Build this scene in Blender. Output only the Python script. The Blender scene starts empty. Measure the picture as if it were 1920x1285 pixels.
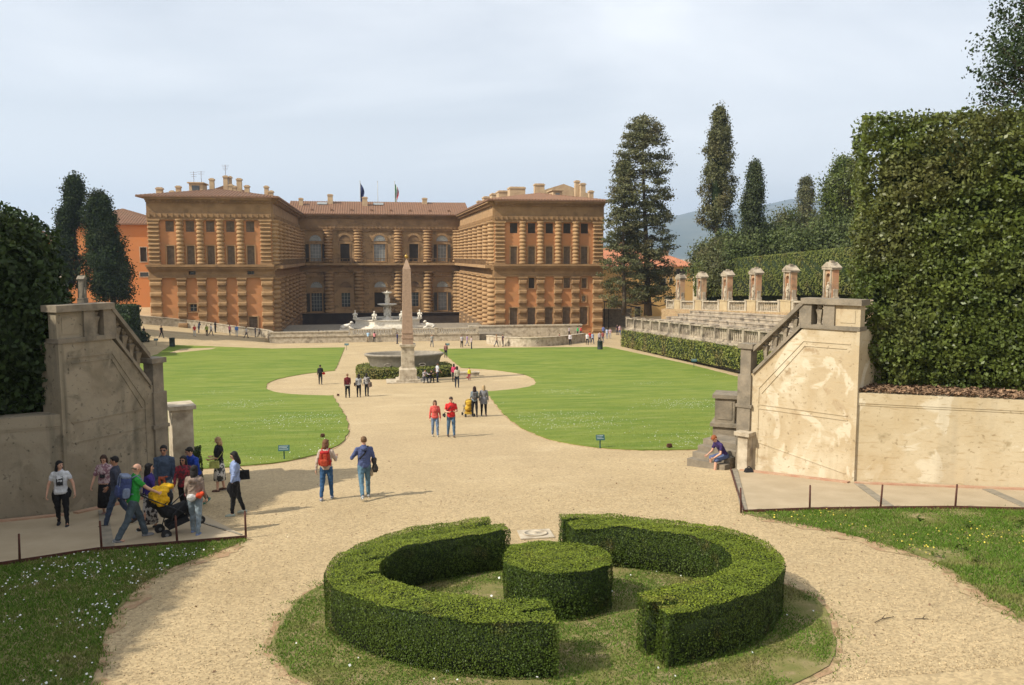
import bpy, bmesh, math, random
import numpy as np
from mathutils import Vector, Matrix
sc = bpy.context.scene
rad = math.radians
random.seed(5); rng = np.random.default_rng(5)

# ------------------------------------------------------------------ camera
F = 1600.0; PX, PY = 960.0, 642.5; CZ = 12.8
pitch = math.atan(161.5/F); yaw = math.atan(272*math.cos(pitch)/F)
FW = Vector((math.sin(yaw)*math.cos(pitch), math.cos(yaw)*math.cos(pitch), -math.sin(pitch)))
RT = Vector((math.cos(yaw), -math.sin(yaw), 0)); UP = RT.cross(FW); CAM = Vector((0, 0, CZ))
cd = bpy.data.cameras.new('camera'); cam = bpy.data.objects.new('camera', cd); sc.collection.objects.link(cam)
cd.sensor_width = 36; cd.lens = F/1920*36; cd.clip_start = 0.2; cd.clip_end = 30000
cam.location = CAM
cam.rotation_euler = Matrix((RT, UP, -FW)).transposed().to_euler()
sc.camera = cam

# ------------------------------------------------------------------ world, sun, exposure
SUN_EL, SUN_AZ = 42.0, 252.0        # azimuth clockwise from +Y
w = bpy.data.worlds.new('World'); sc.world = w; w.use_nodes = True
nt = w.node_tree; nt.nodes.clear()
N = nt.nodes.new; L = nt.links.new
out = N('ShaderNodeOutputWorld'); bg = N('ShaderNodeBackground'); sky = N('ShaderNodeTexSky')
sky.sky_type = 'NISHITA'; sky.sun_disc = False; sky.sun_elevation = rad(SUN_EL); sky.sun_rotation = rad(SUN_AZ)
sky.air_density = 1.0; sky.dust_density = 2.2; sky.ozone_density = 1.4; sky.altitude = 50
bg.inputs['Strength'].default_value = 0.078
tc = N('ShaderNodeTexCoord'); mp = N('ShaderNodeMapping'); mp.inputs['Scale'].default_value = (1.2, 1.0, 4.5); mp.inputs['Rotation'].default_value = (0, 0, .5)
nz = N('ShaderNodeTexNoise'); nz.inputs['Scale'].default_value = 1.3; nz.inputs['Detail'].default_value = 6; nz.inputs['Roughness'].default_value = .5; nz.inputs['Distortion'].default_value = .5
rp = N('ShaderNodeMapRange'); rp.inputs['From Min'].default_value = .36; rp.inputs['From Max'].default_value = .72; rp.inputs['To Min'].default_value = .40; rp.inputs['To Max'].default_value = .80
sx = N('ShaderNodeSeparateXYZ'); hz = N('ShaderNodeMapRange'); hz.inputs['From Min'].default_value = 0.0; hz.inputs['From Max'].default_value = .34; hz.inputs['To Min'].default_value = .97; hz.inputs['To Max'].default_value = 0.0
mx = N('ShaderNodeMath'); mx.operation = 'MAXIMUM'; mc = N('ShaderNodeMix'); mc.data_type = 'RGBA'
mc.inputs[7].default_value = (13.4, 13.5, 13.6, 1)
L(tc.outputs['Generated'], mp.inputs['Vector']); L(mp.outputs[0], nz.inputs['Vector']); L(nz.outputs['Fac'], rp.inputs[0])
L(tc.outputs['Generated'], sx.inputs[0]); L(sx.outputs['Z'], hz.inputs[0]); L(rp.outputs[0], mx.inputs[0]); L(hz.outputs[0], mx.inputs[1])
L(mx.outputs[0], mc.inputs[0]); L(sky.outputs[0], mc.inputs[6]); L(mc.outputs[2], bg.inputs['Color']); L(bg.outputs[0], out.inputs[0])
sd = bpy.data.lights.new('sun', 'SUN'); so = bpy.data.objects.new('sun', sd); sc.collection.objects.link(so)
sd.energy = 5.0; sd.angle = rad(.6); sd.color = (1, .93, .80)
SD = Vector((math.sin(rad(SUN_AZ))*math.cos(rad(SUN_EL)), math.cos(rad(SUN_AZ))*math.cos(rad(SUN_EL)), math.sin(rad(SUN_EL))))
so.rotation_euler = SD.to_track_quat('Z', 'Y').to_euler(); so.location = (0, 0, 60)
sc.view_settings.view_transform = 'Standard'; sc.view_settings.look = 'None'; sc.view_settings.gamma = 1; sc.view_settings.exposure = 0.40
sc.render.engine = 'CYCLES'

# ------------------------------------------------------------------ ground profile
def G(X, Y):
    z = float(np.interp(Y, [-20, 73, 130, 400], [CZ-6.2+38.4*.088, CZ-11, 0, 0]))
    return z + rise(X, Y)
def rise(X, Y):
    t = min(max((Y-112)/14, 0), 1)
    return max(0, min(-13-X, 26))*.125*t
def ray(x, y): return FW + RT*((x-PX)/F) - UP*((y-PY)/F)
def gp(x, y, dz=0):                 # the ground point a ray meets
    r = ray(x, y); t = 4.0; lo = t
    while t < 3000:
        p = CAM + r*t
        if p.z - G(p.x, p.y) - dz < 0: break
        lo = t; t *= 1.02
    hi = t
    for _ in range(30):
        m = (lo+hi)/2; p = CAM + r*m
        if p.z - G(p.x, p.y) - dz > 0: lo = m
        else: hi = m
    return CAM + r*hi
def atY(x, y, Y):
    r = ray(x, y); return CAM + r*(Y/r.y)

# ------------------------------------------------------------------ mesh builder
C = sc.collection
class MB:
    def __init__(s): s.v = []; s.f = []; s.m = []; s.T = None; s.mi = 0; s.sm = []
    def add(s, vs, fs, smooth=False):
        o = len(s.v)
        if s.T is not None: vs = [s.T @ Vector(v) for v in vs]
        s.v += [tuple(v) for v in vs]; s.f += [tuple(i+o for i in f) for f in fs]
        s.m += [s.mi]*len(fs); s.sm += [smooth]*len(fs)
    def box(s, x0, x1, y0, y1, z0, z1, top=0.0):       # top: inset of the upper face
        t = top
        vs = [(x0,y0,z0),(x1,y0,z0),(x1,y1,z0),(x0,y1,z0),(x0+t,y0+t,z1),(x1-t,y0+t,z1),(x1-t,y1-t,z1),(x0+t,y1-t,z1)]
        s.add(vs, [(0,3,2,1),(4,5,6,7),(0,1,5,4),(1,2,6,5),(2,3,7,6),(3,0,4,7)])
    def prism(s, poly, z0, z1):                        # z0, z1: number or function of (x, y)
        a = sum(poly[i][0]*poly[(i+1) % len(poly)][1]-poly[(i+1) % len(poly)][0]*poly[i][1] for i in range(len(poly)))
        if a < 0: poly = poly[::-1]
        f0 = z0 if callable(z0) else (lambda x, y: z0); f1 = z1 if callable(z1) else (lambda x, y: z1)
        n = len(poly)
        vs = [(x, y, f0(x, y)) for x, y in poly]+[(x, y, f1(x, y)) for x, y in poly]
        s.add(vs, [tuple(range(n))[::-1], tuple(range(n, 2*n))]+[(i, (i+1) % n, n+(i+1) % n, n+i) for i in range(n)])
    def lathe(s, prof, c=(0,0,0), seg=16, a0=0, a1=2*math.pi, smooth=True, sy=1.0):
        full = abs(a1-a0-2*math.pi) < 1e-6; k = seg if full else seg+1; vs = []
        for r, z in prof:
            for i in range(k):
                a = a0+(a1-a0)*i/seg; vs.append((c[0]+r*math.cos(a), c[1]+r*math.sin(a)*sy, c[2]+z))
        fs = []
        for j in range(len(prof)-1):
            for i in range(seg):
                i2 = (i+1) % k if full else i+1
                fs.append((j*k+i, j*k+i2, (j+1)*k+i2, (j+1)*k+i))
        if full: fs += [tuple(range(k))[::-1], tuple(range((len(prof)-1)*k, len(prof)*k))]
        s.add(vs, fs, smooth)
    def tube(s, pts, rr, seg=8, smooth=True):
        pts = [Vector(p) for p in pts]; vs = []; n = len(pts)
        if not hasattr(rr, '__len__'): rr = [rr]*n
        u = None
        for i, p in enumerate(pts):
            d = (pts[min(i+1, n-1)]-pts[max(i-1, 0)]); d = d.normalized() if d.length > 1e-9 else Vector((0,0,1))
            if u is None: u = d.orthogonal().normalized()
            else:
                u = u-d*u.dot(d); u = u.normalized() if u.length > 1e-6 else d.orthogonal().normalized()
            v = d.cross(u)
            for k in range(seg):
                a = 2*math.pi*k/seg; vs.append(p+(u*math.cos(a)+v*math.sin(a))*rr[i])
        fs = [(j*seg+i, j*seg+(i+1) % seg, (j+1)*seg+(i+1) % seg, (j+1)*seg+i) for j in range(n-1) for i in range(seg)]
        fs += [tuple(range(seg))[::-1], tuple(range((n-1)*seg, n*seg))]
        s.add(vs, fs, smooth)
    def ball(s, c, r, seg=10, rings=7, smooth=True, M=None):
        if not hasattr(r, '__len__'): r = (r, r, r)
        vs = []; c = Vector(c)
        for j in range(rings+1):
            t = math.pi*j/rings
            for i in range(seg):
                a = 2*math.pi*i/seg
                p = Vector((r[0]*math.sin(t)*math.cos(a), r[1]*math.sin(t)*math.sin(a), -r[2]*math.cos(t)))
                if M is not None: p = M @ p
                vs.append(c+p)
        fs = [(j*seg+i, j*seg+(i+1) % seg, (j+1)*seg+(i+1) % seg, (j+1)*seg+i) for j in range(rings) for i in range(seg)]
        s.add(vs, fs, smooth)
    def mesh(s, name, mats):
        me = bpy.data.meshes.new(name); me.from_pydata(s.v, [], s.f)
        for m in (mats if isinstance(mats, (list, tuple)) else [mats]): me.materials.append(m)
        me.polygons.foreach_set('material_index', s.m); me.polygons.foreach_set('use_smooth', s.sm); me.update()
        return me
    def build(s, name, mats, parent=None):
        return link(name, s.mesh(name, mats), parent)
def link(name, me, parent=None, loc=None, rz=None):
    o = bpy.data.objects.new(name, me); C.objects.link(o)
    if parent is not None: o.parent = parent
    if loc is not None: o.location = loc
    if rz is not None: o.rotation_euler = (0, 0, rz)
    return o
def tag(o, label, cat, group=None, kind=None):
    if kind: o['kind'] = kind
    if label: o['label'] = label
    if cat: o['category'] = cat
    if group: o['group'] = group
    return o
def empty(name, label, cat, loc=(0,0,0), rz=0, group=None):
    o = bpy.data.objects.new(name, None); C.objects.link(o); o.location = loc; o.rotation_euler = (0,0,rz); o.empty_display_size = .2
    return tag(o, label, cat, group)
def clone(o, parent=None):
    c = o.copy(); C.objects.link(c); c.parent = parent
    for ch in KIDS(o): clone(ch, c)
    return c
def KIDS(o): return [x for x in C.objects if x.parent == o]

# ------------------------------------------------------------------ materials
def mat(name, col, col2=None, scale=3.0, rough=.85, bump=0.0, bscale=None, detail=5, lo=.35, hi=.65, stretch=(1,1,1), coords='Object', metal=0, col3=None, scale3=1.0, lo3=.5, hi3=.6, spec=.3, island=0.0, trans=0.0, dist=0.0, rot=0.0):
    m = bpy.data.materials.new(name); m.use_nodes = True; nt = m.node_tree; N = nt.nodes.new; L = nt.links.new
    b = nt.nodes['Principled BSDF']; b.inputs['Roughness'].default_value = rough; b.inputs['Metallic'].default_value = metal
    b.inputs['Specular IOR Level'].default_value = spec
    b.inputs['Base Color'].default_value = (*col, 1)
    tc = N('ShaderNodeTexCoord'); mp = N('ShaderNodeMapping'); mp.inputs['Scale'].default_value = stretch; mp.inputs['Rotation'].default_value = (0, 0, rot)
    if coords == 'World':
        ge = N('ShaderNodeNewGeometry'); L(ge.outputs['Position'], mp.inputs[0])
    else: L(tc.outputs[coords], mp.inputs[0])
    src = None
    def noise(sca, det=detail):
        n = N('ShaderNodeTexNoise'); n.inputs['Scale'].default_value = sca; n.inputs['Detail'].default_value = det; n.inputs['Roughness'].default_value = .6
        n.inputs['Distortion'].default_value = dist
        L(mp.outputs[0], n.inputs['Vector']); return n
    def ramp(n, a, b_):
        r = N('ShaderNodeMapRange'); r.inputs[1].default_value = a; r.inputs[2].default_value = b_; L(n.outputs['Fac'], r.inputs[0]); return r
    def mix(fac, A, B):
        x = N('ShaderNodeMix'); x.data_type = 'RGBA'; L(fac, x.inputs[0])
        if isinstance(A, tuple): x.inputs[6].default_value = (*A, 1)
        else: L(A, x.inputs[6])
        if isinstance(B, tuple): x.inputs[7].default_value = (*B, 1)
        else: L(B, x.inputs[7])
        return x.outputs[2]
    if col2 is not None: src = mix(ramp(noise(scale), lo, hi).outputs[0], col, col2)
    if col3 is not None: src = mix(ramp(noise(scale3, 6), lo3, hi3).outputs[0], src if src else col, col3)
    if island:
        ge2 = N('ShaderNodeNewGeometry'); r = N('ShaderNodeMapRange'); r.inputs[3].default_value = 1-island; r.inputs[4].default_value = 1+island
        L(ge2.outputs['Random Per Island'], r.inputs[0]); v = N('ShaderNodeVectorMath'); v.operation = 'SCALE'
        if src: L(src, v.inputs[0])
        else: v.inputs[0].default_value = col
        L(r.outputs[0], v.inputs['Scale']); src = v.outputs[0]
    if src: L(src, b.inputs['Base Color'])
    if bump:
        bp = N('ShaderNodeBump'); bp.inputs['Strength'].default_value = min(bump, 1); bp.inputs['Distance'].default_value = .03*max(1, bump)
        L(noise(bscale or scale*6, 4).outputs['Fac'], bp.inputs['Height']); L(bp.outputs[0], b.inputs['Normal'])
    if trans:
        t = N('ShaderNodeBsdfTranslucent'); ms = N('ShaderNodeMixShader'); ms.inputs[0].default_value = trans
        if src: L(src, t.inputs[0])
        else: t.inputs[0].default_value = (*col, 1)
        L(b.outputs[0], ms.inputs[1]); L(t.outputs[0], ms.inputs[2]); L(ms.outputs[0], nt.nodes['Material Output'].inputs[0])
    m['mixfn'] = 0
    return m
def flat(name, col, rough=.75, metal=0, spec=.3): return mat(name, col, tuple(c*.72 for c in col), scale=14, rough=rough, metal=metal, spec=spec)

M = {}
# gravel: pale grit with grains, broad worn patches
def gravel():
    m = mat('gravel', (.43,.328,.185), (.345,.26,.142), scale=.35, rough=.95, bump=.5, bscale=38, coords='World', lo=.3, hi=.7, col3=(.43,.31,.17), scale3=26, lo3=.5, hi3=.72)
    nt = m.node_tree; N = nt.nodes.new; L = nt.links.new; b = nt.nodes['Principled BSDF']
    src = b.inputs['Base Color'].links[0].from_socket
    for st, sca, col, lo, hi, f_ in (((1, .28, 1), .16, (.35, .262, .15), .5, .68, .6), ((.5, 1, 1), .5, (.50, .395, .24), .56, .72, .5), ((1, 1, 1), 3.0, (.34, .25, .14), .58, .75, .4)):     # worn tracks, dusty and damp patches
        g0 = N('ShaderNodeNewGeometry'); mp = N('ShaderNodeMapping'); mp.inputs['Scale'].default_value = st; L(g0.outputs['Position'], mp.inputs[0]); n = N('ShaderNodeTexNoise'); n.inputs['Scale'].default_value = sca; n.inputs['Detail'].default_value = 5; L(mp.outputs[0], n.inputs['Vector'])
        r = N('ShaderNodeMapRange'); r.inputs[1].default_value = lo; r.inputs[2].default_value = hi; r.inputs[4].default_value = f_; L(n.outputs['Fac'], r.inputs[0]); x = N('ShaderNodeMix'); x.data_type = 'RGBA'; x.inputs[7].default_value = (*col, 1); L(r.outputs[0], x.inputs[0]); L(src, x.inputs[6]); src = x.outputs[2]
    ge = N('ShaderNodeNewGeometry'); v = N('ShaderNodeTexVoronoi'); v.inputs['Scale'].default_value = 22; L(ge.outputs['Position'], v.inputs['Vector'])
    r = N('ShaderNodeMapRange'); r.inputs[1].default_value = 0; r.inputs[2].default_value = 1; r.inputs[3].default_value = .80; r.inputs[4].default_value = 1.2
    s = N('ShaderNodeSeparateColor'); L(v.outputs['Color'], s.inputs[0]); L(s.outputs[0], r.inputs[0])
    vm = N('ShaderNodeVectorMath'); vm.operation = 'SCALE'; L(src, vm.inputs[0]); L(r.outputs[0], vm.inputs['Scale']); L(vm.outputs[0], b.inputs['Base Color'])
    return m
M['gravel'] = gravel()
M['lawn'] = mat('lawn_turf', (.105,.160,.014), (.165,.205,.026), scale=.55, rough=.95, bump=1.4, bscale=20, coords='World', stretch=(.35,1.1,1), rot=.45, col3=(.225,.245,.06), scale3=1.3, lo3=.52, hi3=.78, lo=.38, hi=.64)
M['turf'] = mat('short_turf', (.14,.15,.035), (.22,.19,.07), scale=2.5, rough=.95, bump=1.2, bscale=30, coords='World', col3=(.30,.23,.12), scale3=2.6, lo3=.50, hi3=.66)
M['soil'] = mat('soil_rim', (.34,.215,.12), (.42,.31,.17), scale=3.5, rough=1, bump=1.2, bscale=25, coords='World', lo=.44, hi=.56, col3=(.19,.15,.06), scale3=4, lo3=.53, hi3=.66)
M['pave'] = mat('walkway_cement', (.39,.31,.205), (.33,.26,.165), scale=1.2, rough=.9, bump=.2, bscale=30, coords='World')
M['kerb'] = mat('kerb_stone', (.27,.23,.17), (.18,.16,.12), scale=4, bump=.3)
M['brick'] = mat('brick_edging', (.36,.19,.12), (.42,.29,.19), scale=3, bump=.3, coords='World')
M['steel'] = mat('rusty_steel', (.10,.035,.02), (.05,.02,.015), scale=12, rough=.8)
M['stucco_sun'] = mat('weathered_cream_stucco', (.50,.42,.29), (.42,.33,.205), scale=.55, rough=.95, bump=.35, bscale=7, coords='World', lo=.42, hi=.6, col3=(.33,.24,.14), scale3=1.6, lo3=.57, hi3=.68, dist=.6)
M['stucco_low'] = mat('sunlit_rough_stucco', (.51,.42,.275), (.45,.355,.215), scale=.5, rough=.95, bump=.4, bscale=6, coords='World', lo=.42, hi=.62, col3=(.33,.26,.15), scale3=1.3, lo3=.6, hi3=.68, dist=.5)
def stucco(m, pale, dark, streak, sp, sd_, ss):
    # pale scabs, dark mould blotches and rain streaks layered on the plaster
    nt = m.node_tree; N = nt.nodes.new; L = nt.links.new; b = nt.nodes['Principled BSDF']; src = b.inputs['Base Color'].links[0].from_socket; ge = N('ShaderNodeNewGeometry')
    for col, sca, lo, hi, st, dis in ((pale, sp, .56, .60, (1, 1, .8), 1.2), (dark, sd_, .57, .70, (1, 1, .7), .5), (streak, ss, .55, .75, (3.5, 3.5, .25), .1), (tuple(c*.6 for c in dark), 9, .62, .72, (1, 1, 1), .3)):
        mp = N('ShaderNodeMapping'); mp.inputs['Scale'].default_value = st; mp.inputs['Location'].default_value = (sca*3, 1, sca); L(ge.outputs['Position'], mp.inputs[0])
        n = N('ShaderNodeTexNoise'); n.inputs['Scale'].default_value = sca; n.inputs['Detail'].default_value = 6; n.inputs['Distortion'].default_value = dis; L(mp.outputs[0], n.inputs['Vector'])
        r = N('ShaderNodeMapRange'); r.inputs[1].default_value = lo; r.inputs[2].default_value = hi; r.inputs[4].default_value = .75; L(n.outputs['Fac'], r.inputs[0])
        x = N('ShaderNodeMix'); x.data_type = 'RGBA'; x.inputs[7].default_value = (*col, 1); L(r.outputs[0], x.inputs[0]); L(src, x.inputs[6]); src = x.outputs[2]
    L(src, b.inputs['Base Color']); return m
M['stucco_shade'] = mat('shaded_mouldy_stucco', (.30,.252,.178), (.22,.18,.122), scale=.8, rough=.95, bump=.4, bscale=7, coords='World', lo=.4, hi=.62, col3=(.12,.105,.075), scale3=1.3, lo3=.55, hi3=.72, dist=.6)  # stained plaster, base also darkened for the shade on the left walls
M['stone'] = mat('grey_stone', (.26,.215,.155), (.16,.135,.10), scale=2.2, rough=.92, bump=.5, bscale=16, col3=(.09,.08,.06), scale3=1.5, lo3=.55, hi3=.75, coords='World')
M['stone_lt'] = mat('pale_travertine', (.50,.43,.32), (.33,.27,.19), scale=2.4, rough=.9, bump=.3, bscale=14, coords='World', col3=(.22,.18,.13), scale3=1.2, lo3=.55, hi3=.7)
M['marble'] = mat('white_marble', (.72,.67,.57), (.58,.52,.42), scale=3, rough=.6, bump=.2, bscale=12, coords='World')
M['granite_red'] = mat('red_granite', (.37,.25,.17), (.28,.19,.13), scale=5, rough=.7, bump=.3, bscale=22, coords='World')
M['granite_grey'] = mat('grey_granite', (.27,.235,.18), (.20,.17,.13), scale=3, rough=.6, bump=.15, coords='World')
M['gold'] = flat('gilded_bronze', (.45,.27,.07), .4, .8)
M['orange'] = mat('orange_plaster', (.47,.21,.085), (.39,.18,.08), scale=.30, rough=.92, coords='World', bump=.2, bscale=4, col3=(.38,.19,.08), scale3=.6, lo3=.52, hi3=.7)
M['orange2'] = mat('bright_orange_plaster', (.47,.185,.062), (.41,.17,.062), scale=.25, rough=.92, coords='World', col3=(.45,.20,.08), scale3=.5, lo3=.55, hi3=.75)
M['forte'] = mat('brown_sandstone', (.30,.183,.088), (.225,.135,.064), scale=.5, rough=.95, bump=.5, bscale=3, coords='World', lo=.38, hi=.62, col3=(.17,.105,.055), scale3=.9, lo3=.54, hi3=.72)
M['forte_dk'] = mat('dark_sandstone', (.17,.105,.055), (.24,.145,.07), scale=.6, rough=.95, bump=.5, bscale=3, coords='World', col3=(.09,.06,.04), scale3=1.0, lo3=.5, hi3=.7)  # darkest tone of the palace sandstone
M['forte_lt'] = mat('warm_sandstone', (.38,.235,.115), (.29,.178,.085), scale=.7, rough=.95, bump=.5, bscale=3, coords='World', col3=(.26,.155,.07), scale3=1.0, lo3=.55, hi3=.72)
M['moat'] = mat('dark_stone', (.07,.05,.035), (.045,.032,.025), scale=.8, rough=.95, bump=.6, bscale=3, coords='World')  # dark stone of the court, also used for the palace fillings
M['shutter'] = mat('brown_shutter', (.17,.12,.075), (.12,.085,.055), scale=2, rough=.8, island=.3)
M['shutter_dk'] = mat('dark_shutter', (.06,.045,.03), (.045,.035,.025), scale=2)
M['glass'] = mat('dark_window_glass', (.035,.04,.042), (.06,.065,.065), scale=1.5, rough=.15, spec=.6)
M['glass_lt'] = mat('curtained_glass', (.24,.24,.22), (.16,.16,.15), scale=1.5, rough=.2, spec=.6)
M['wframe'] = flat('pale_window_frame', (.42,.40,.34))
M['yellow'] = mat('yellow_plaster', (.50,.31,.11), (.44,.27,.10), scale=.4, rough=.92, coords='World')
M['chim'] = mat('chimney_plaster', (.50,.37,.22), (.40,.28,.17), scale=1.2, rough=.95, coords='World')
M['bark'] = mat('bark', (.10,.075,.05), (.06,.045,.03), scale=5, rough=1, bump=.8, stretch=(4,4,.7))
M['black'] = flat('black_metal', (.02,.02,.022), .5)
M['bin'] = flat('dark_green_bin', (.025,.035,.03), .6)  # young growth, brightened further for the sun on the hedge tops
M['sign'] = flat('teal_sign_paint', (.03,.10,.10), .5)
M['signw'] = flat('sign_lettering', (.45,.5,.5), .6)
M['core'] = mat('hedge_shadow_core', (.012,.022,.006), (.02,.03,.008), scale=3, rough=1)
def leafmat(name, a, b, c=None, isl=.45, sc3=.5, lo3=.5, hi3=.65, trans=.25, rough=.55): return mat(name, a, b, scale=.9, rough=rough, coords='World', island=isl, trans=trans, col3=c, scale3=sc3, lo3=lo3, hi3=hi3, spec=.25)
M['box_leaf'] = leafmat('box_leaves', (.038,.066,.007), (.055,.082,.009), (.10,.075,.025), sc3=1.6, lo3=.58, hi3=.72, trans=.08)  # leaf colour darkened to deepen the shade on the box hedge sides
M['box_far'] = leafmat('clipped_bay_leaves', (.17,.195,.038), (.22,.23,.055), (.22,.18,.065), sc3=.4)
M['ilex'] = leafmat('holm_oak_leaves', (.10,.125,.024), (.065,.092,.018), (.14,.125,.048), sc3=.22, lo3=.52, hi3=.78, rough=.4)
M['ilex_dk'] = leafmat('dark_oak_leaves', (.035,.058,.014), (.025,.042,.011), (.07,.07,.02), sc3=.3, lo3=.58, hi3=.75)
M['cyp'] = leafmat('cypress_foliage', (.040,.056,.020), (.065,.078,.028), (.10,.085,.04), sc3=.25, lo3=.55, hi3=.75)
M['back_hedge'] = leafmat('clipped_laurel_leaves', (.13,.155,.032), (.165,.185,.045), (.17,.15,.05), sc3=.4, isl=.28)
M['cyp_shade'] = leafmat('shaded_cypress_foliage', (.020,.034,.010), (.028,.042,.012), (.045,.045,.018), sc3=.25, lo3=.55, hi3=.75, trans=.08, rough=1)  # foliage colour darkened to stand for shade on the left cypresses
M['cedar'] = leafmat('cedar_foliage', (.085,.092,.038), (.115,.115,.045), (.15,.12,.055), sc3=.25, lo3=.5, hi3=.75)
M['wood'] = leafmat('woodland_leaves', (.065,.09,.025), (.09,.11,.032), (.12,.11,.05), sc3=.1)
M['grass'] = leafmat('grass_blades', (.085,.165,.014), (.115,.185,.02), (.19,.165,.06), sc3=.9, lo3=.52, hi3=.7, trans=.3, rough=.7)
M['daisy'] = flat('daisy_petals', (.75,.75,.70))
M['butter'] = flat('yellow_flowers', (.7,.55,.08))
M['litter'] = mat('leaf_litter', (.27,.17,.10), (.16,.10,.06), scale=4, rough=1, bump=1, bscale=14, island=.5, coords='World')
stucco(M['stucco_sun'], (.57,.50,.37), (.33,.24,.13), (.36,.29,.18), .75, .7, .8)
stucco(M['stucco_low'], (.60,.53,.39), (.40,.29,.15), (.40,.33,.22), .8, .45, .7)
stucco(M['stucco_shade'], (.30,.25,.175), (.075,.066,.048), (.10,.09,.064), 1.1, .7, .8)
def dashes(m, col):
    nt = m.node_tree; N = nt.nodes.new; L = nt.links.new; b = nt.nodes['Principled BSDF']; src = b.inputs['Base Color'].links[0].from_socket; ge = N('ShaderNodeNewGeometry')
    mp = N('ShaderNodeMapping'); mp.inputs['Scale'].default_value = (1.2, 1.2, 7); L(ge.outputs['Position'], mp.inputs[0]); n = N('ShaderNodeTexNoise'); n.inputs['Scale'].default_value = 2.2; n.inputs['Detail'].default_value = 5; L(mp.outputs[0], n.inputs['Vector'])
    r = N('ShaderNodeMapRange'); r.inputs[1].default_value = .58; r.inputs[2].default_value = .68; r.inputs[4].default_value = .6; L(n.outputs['Fac'], r.inputs[0]); x = N('ShaderNodeMix'); x.data_type = 'RGBA'; x.inputs[7].default_value = (*col, 1); L(r.outputs[0], x.inputs[0]); L(src, x.inputs[6]); L(x.outputs[2], b.inputs['Base Color'])
dashes(M['stucco_low'], (.36,.26,.14)); dashes(M['stucco_sun'], (.40,.30,.17))
def tiles():
    m = mat('roof_tiles', (.20,.105,.06), (.15,.085,.05), scale=1.2, rough=.9, coords='World', col3=(.19,.10,.06), scale3=.8, lo3=.5, hi3=.7, bump=.3, bscale=5)
    return m
M['tile'] = tiles()
M['forte_mid'] = mat('mid_brown_sandstone', (.34,.215,.105), (.265,.165,.078), scale=.5, rough=.95, bump=.5, bscale=3, coords='World', col3=(.14,.09,.045), scale3=.9, lo3=.52, hi3=.72)  # tone between the brown and the warm sandstone
M['tile2'] = mat('distant_roof_tiles', (.42,.17,.09), (.33,.14,.08), scale=1, rough=.9, coords='World')
# ------------------------------------------------------------------ leaves
def leafmesh(name, P, Nn, size, mats, tilt=.9, core=None, parent=None, aspect=1.6, jit=0.0, mis=None):
    """P, Nn: numpy points and outward normals; one quad leaf per point; core: an MB added with material 1"""
    n = len(P); P = np.asarray(P, float); Nn = np.asarray(Nn, float)
    d = rng.normal(size=(n, 3)); nn = Nn + d*tilt; nn /= np.linalg.norm(nn, axis=1)[:, None]+1e-9
    a = np.cross(nn, rng.normal(size=(n, 3))); a /= np.linalg.norm(a, axis=1)[:, None]+1e-9
    b = np.cross(nn, a)
    s = size*(0.6+.8*rng.random(n))[:, None]
    if jit: P = P+Nn*(rng.random(n)-.5)[:, None]*jit
    a = a*s*.5; b = b*s*.5/aspect
    V = np.stack([P-a, P-b+nn*s*.08, P+a, P+b+nn*s*.08], 1).reshape(-1, 3)
    cv = np.array(core.v, float).reshape(-1, 3) if core and core.v else np.zeros((0, 3))
    V = np.concatenate([V, cv]); lv = list(range(4*n)); ls = list(range(0, 4*n, 4)); lt = [4]*n; mi = [0]*n if mis is None else [int(q) for q in mis]
    if core:
        for f in core.f:
            ls.append(len(lv)); lt.append(len(f)); lv += [i+4*n for i in f]; mi.append(1)
    me = bpy.data.meshes.new(name); me.vertices.add(len(V)); me.vertices.foreach_set('co', V.ravel())
    me.loops.add(len(lv)); me.loops.foreach_set('vertex_index', lv)
    me.polygons.add(len(ls)); me.polygons.foreach_set('loop_start', ls); me.polygons.foreach_set('loop_total', lt)
    me.polygons.foreach_set('material_index', mi)
    for m in mats: me.materials.append(m)
    me.update(calc_edges=True); me.validate()
    return link(name, me, parent)
def inpoly(P, poly):
    x, y = P[:, 0], P[:, 1]; c = np.zeros(len(P), bool); n = len(poly)
    for i in range(n):
        x1, y1 = poly[i]; x2, y2 = poly[i-1]
        if y1 == y2: continue
        c ^= ((y1 > y) != (y2 > y)) & (x < (x2-x1)*(y-y1)/(y2-y1)+x1)
    return c
def polysample(poly, dens):
    xs = [p[0] for p in poly]; ys = [p[1] for p in poly]
    n = int((max(xs)-min(xs))*(max(ys)-min(ys))*dens)
    P = np.stack([rng.uniform(min(xs), max(xs), n), rng.uniform(min(ys), max(ys), n)], 1)
    return P[inpoly(P, poly)]
def ccw(poly):
    a = sum(poly[i][0]*poly[(i+1) % len(poly)][1]-poly[(i+1) % len(poly)][0]*poly[i][1] for i in range(len(poly)))
    return poly if a > 0 else poly[::-1]
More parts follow.
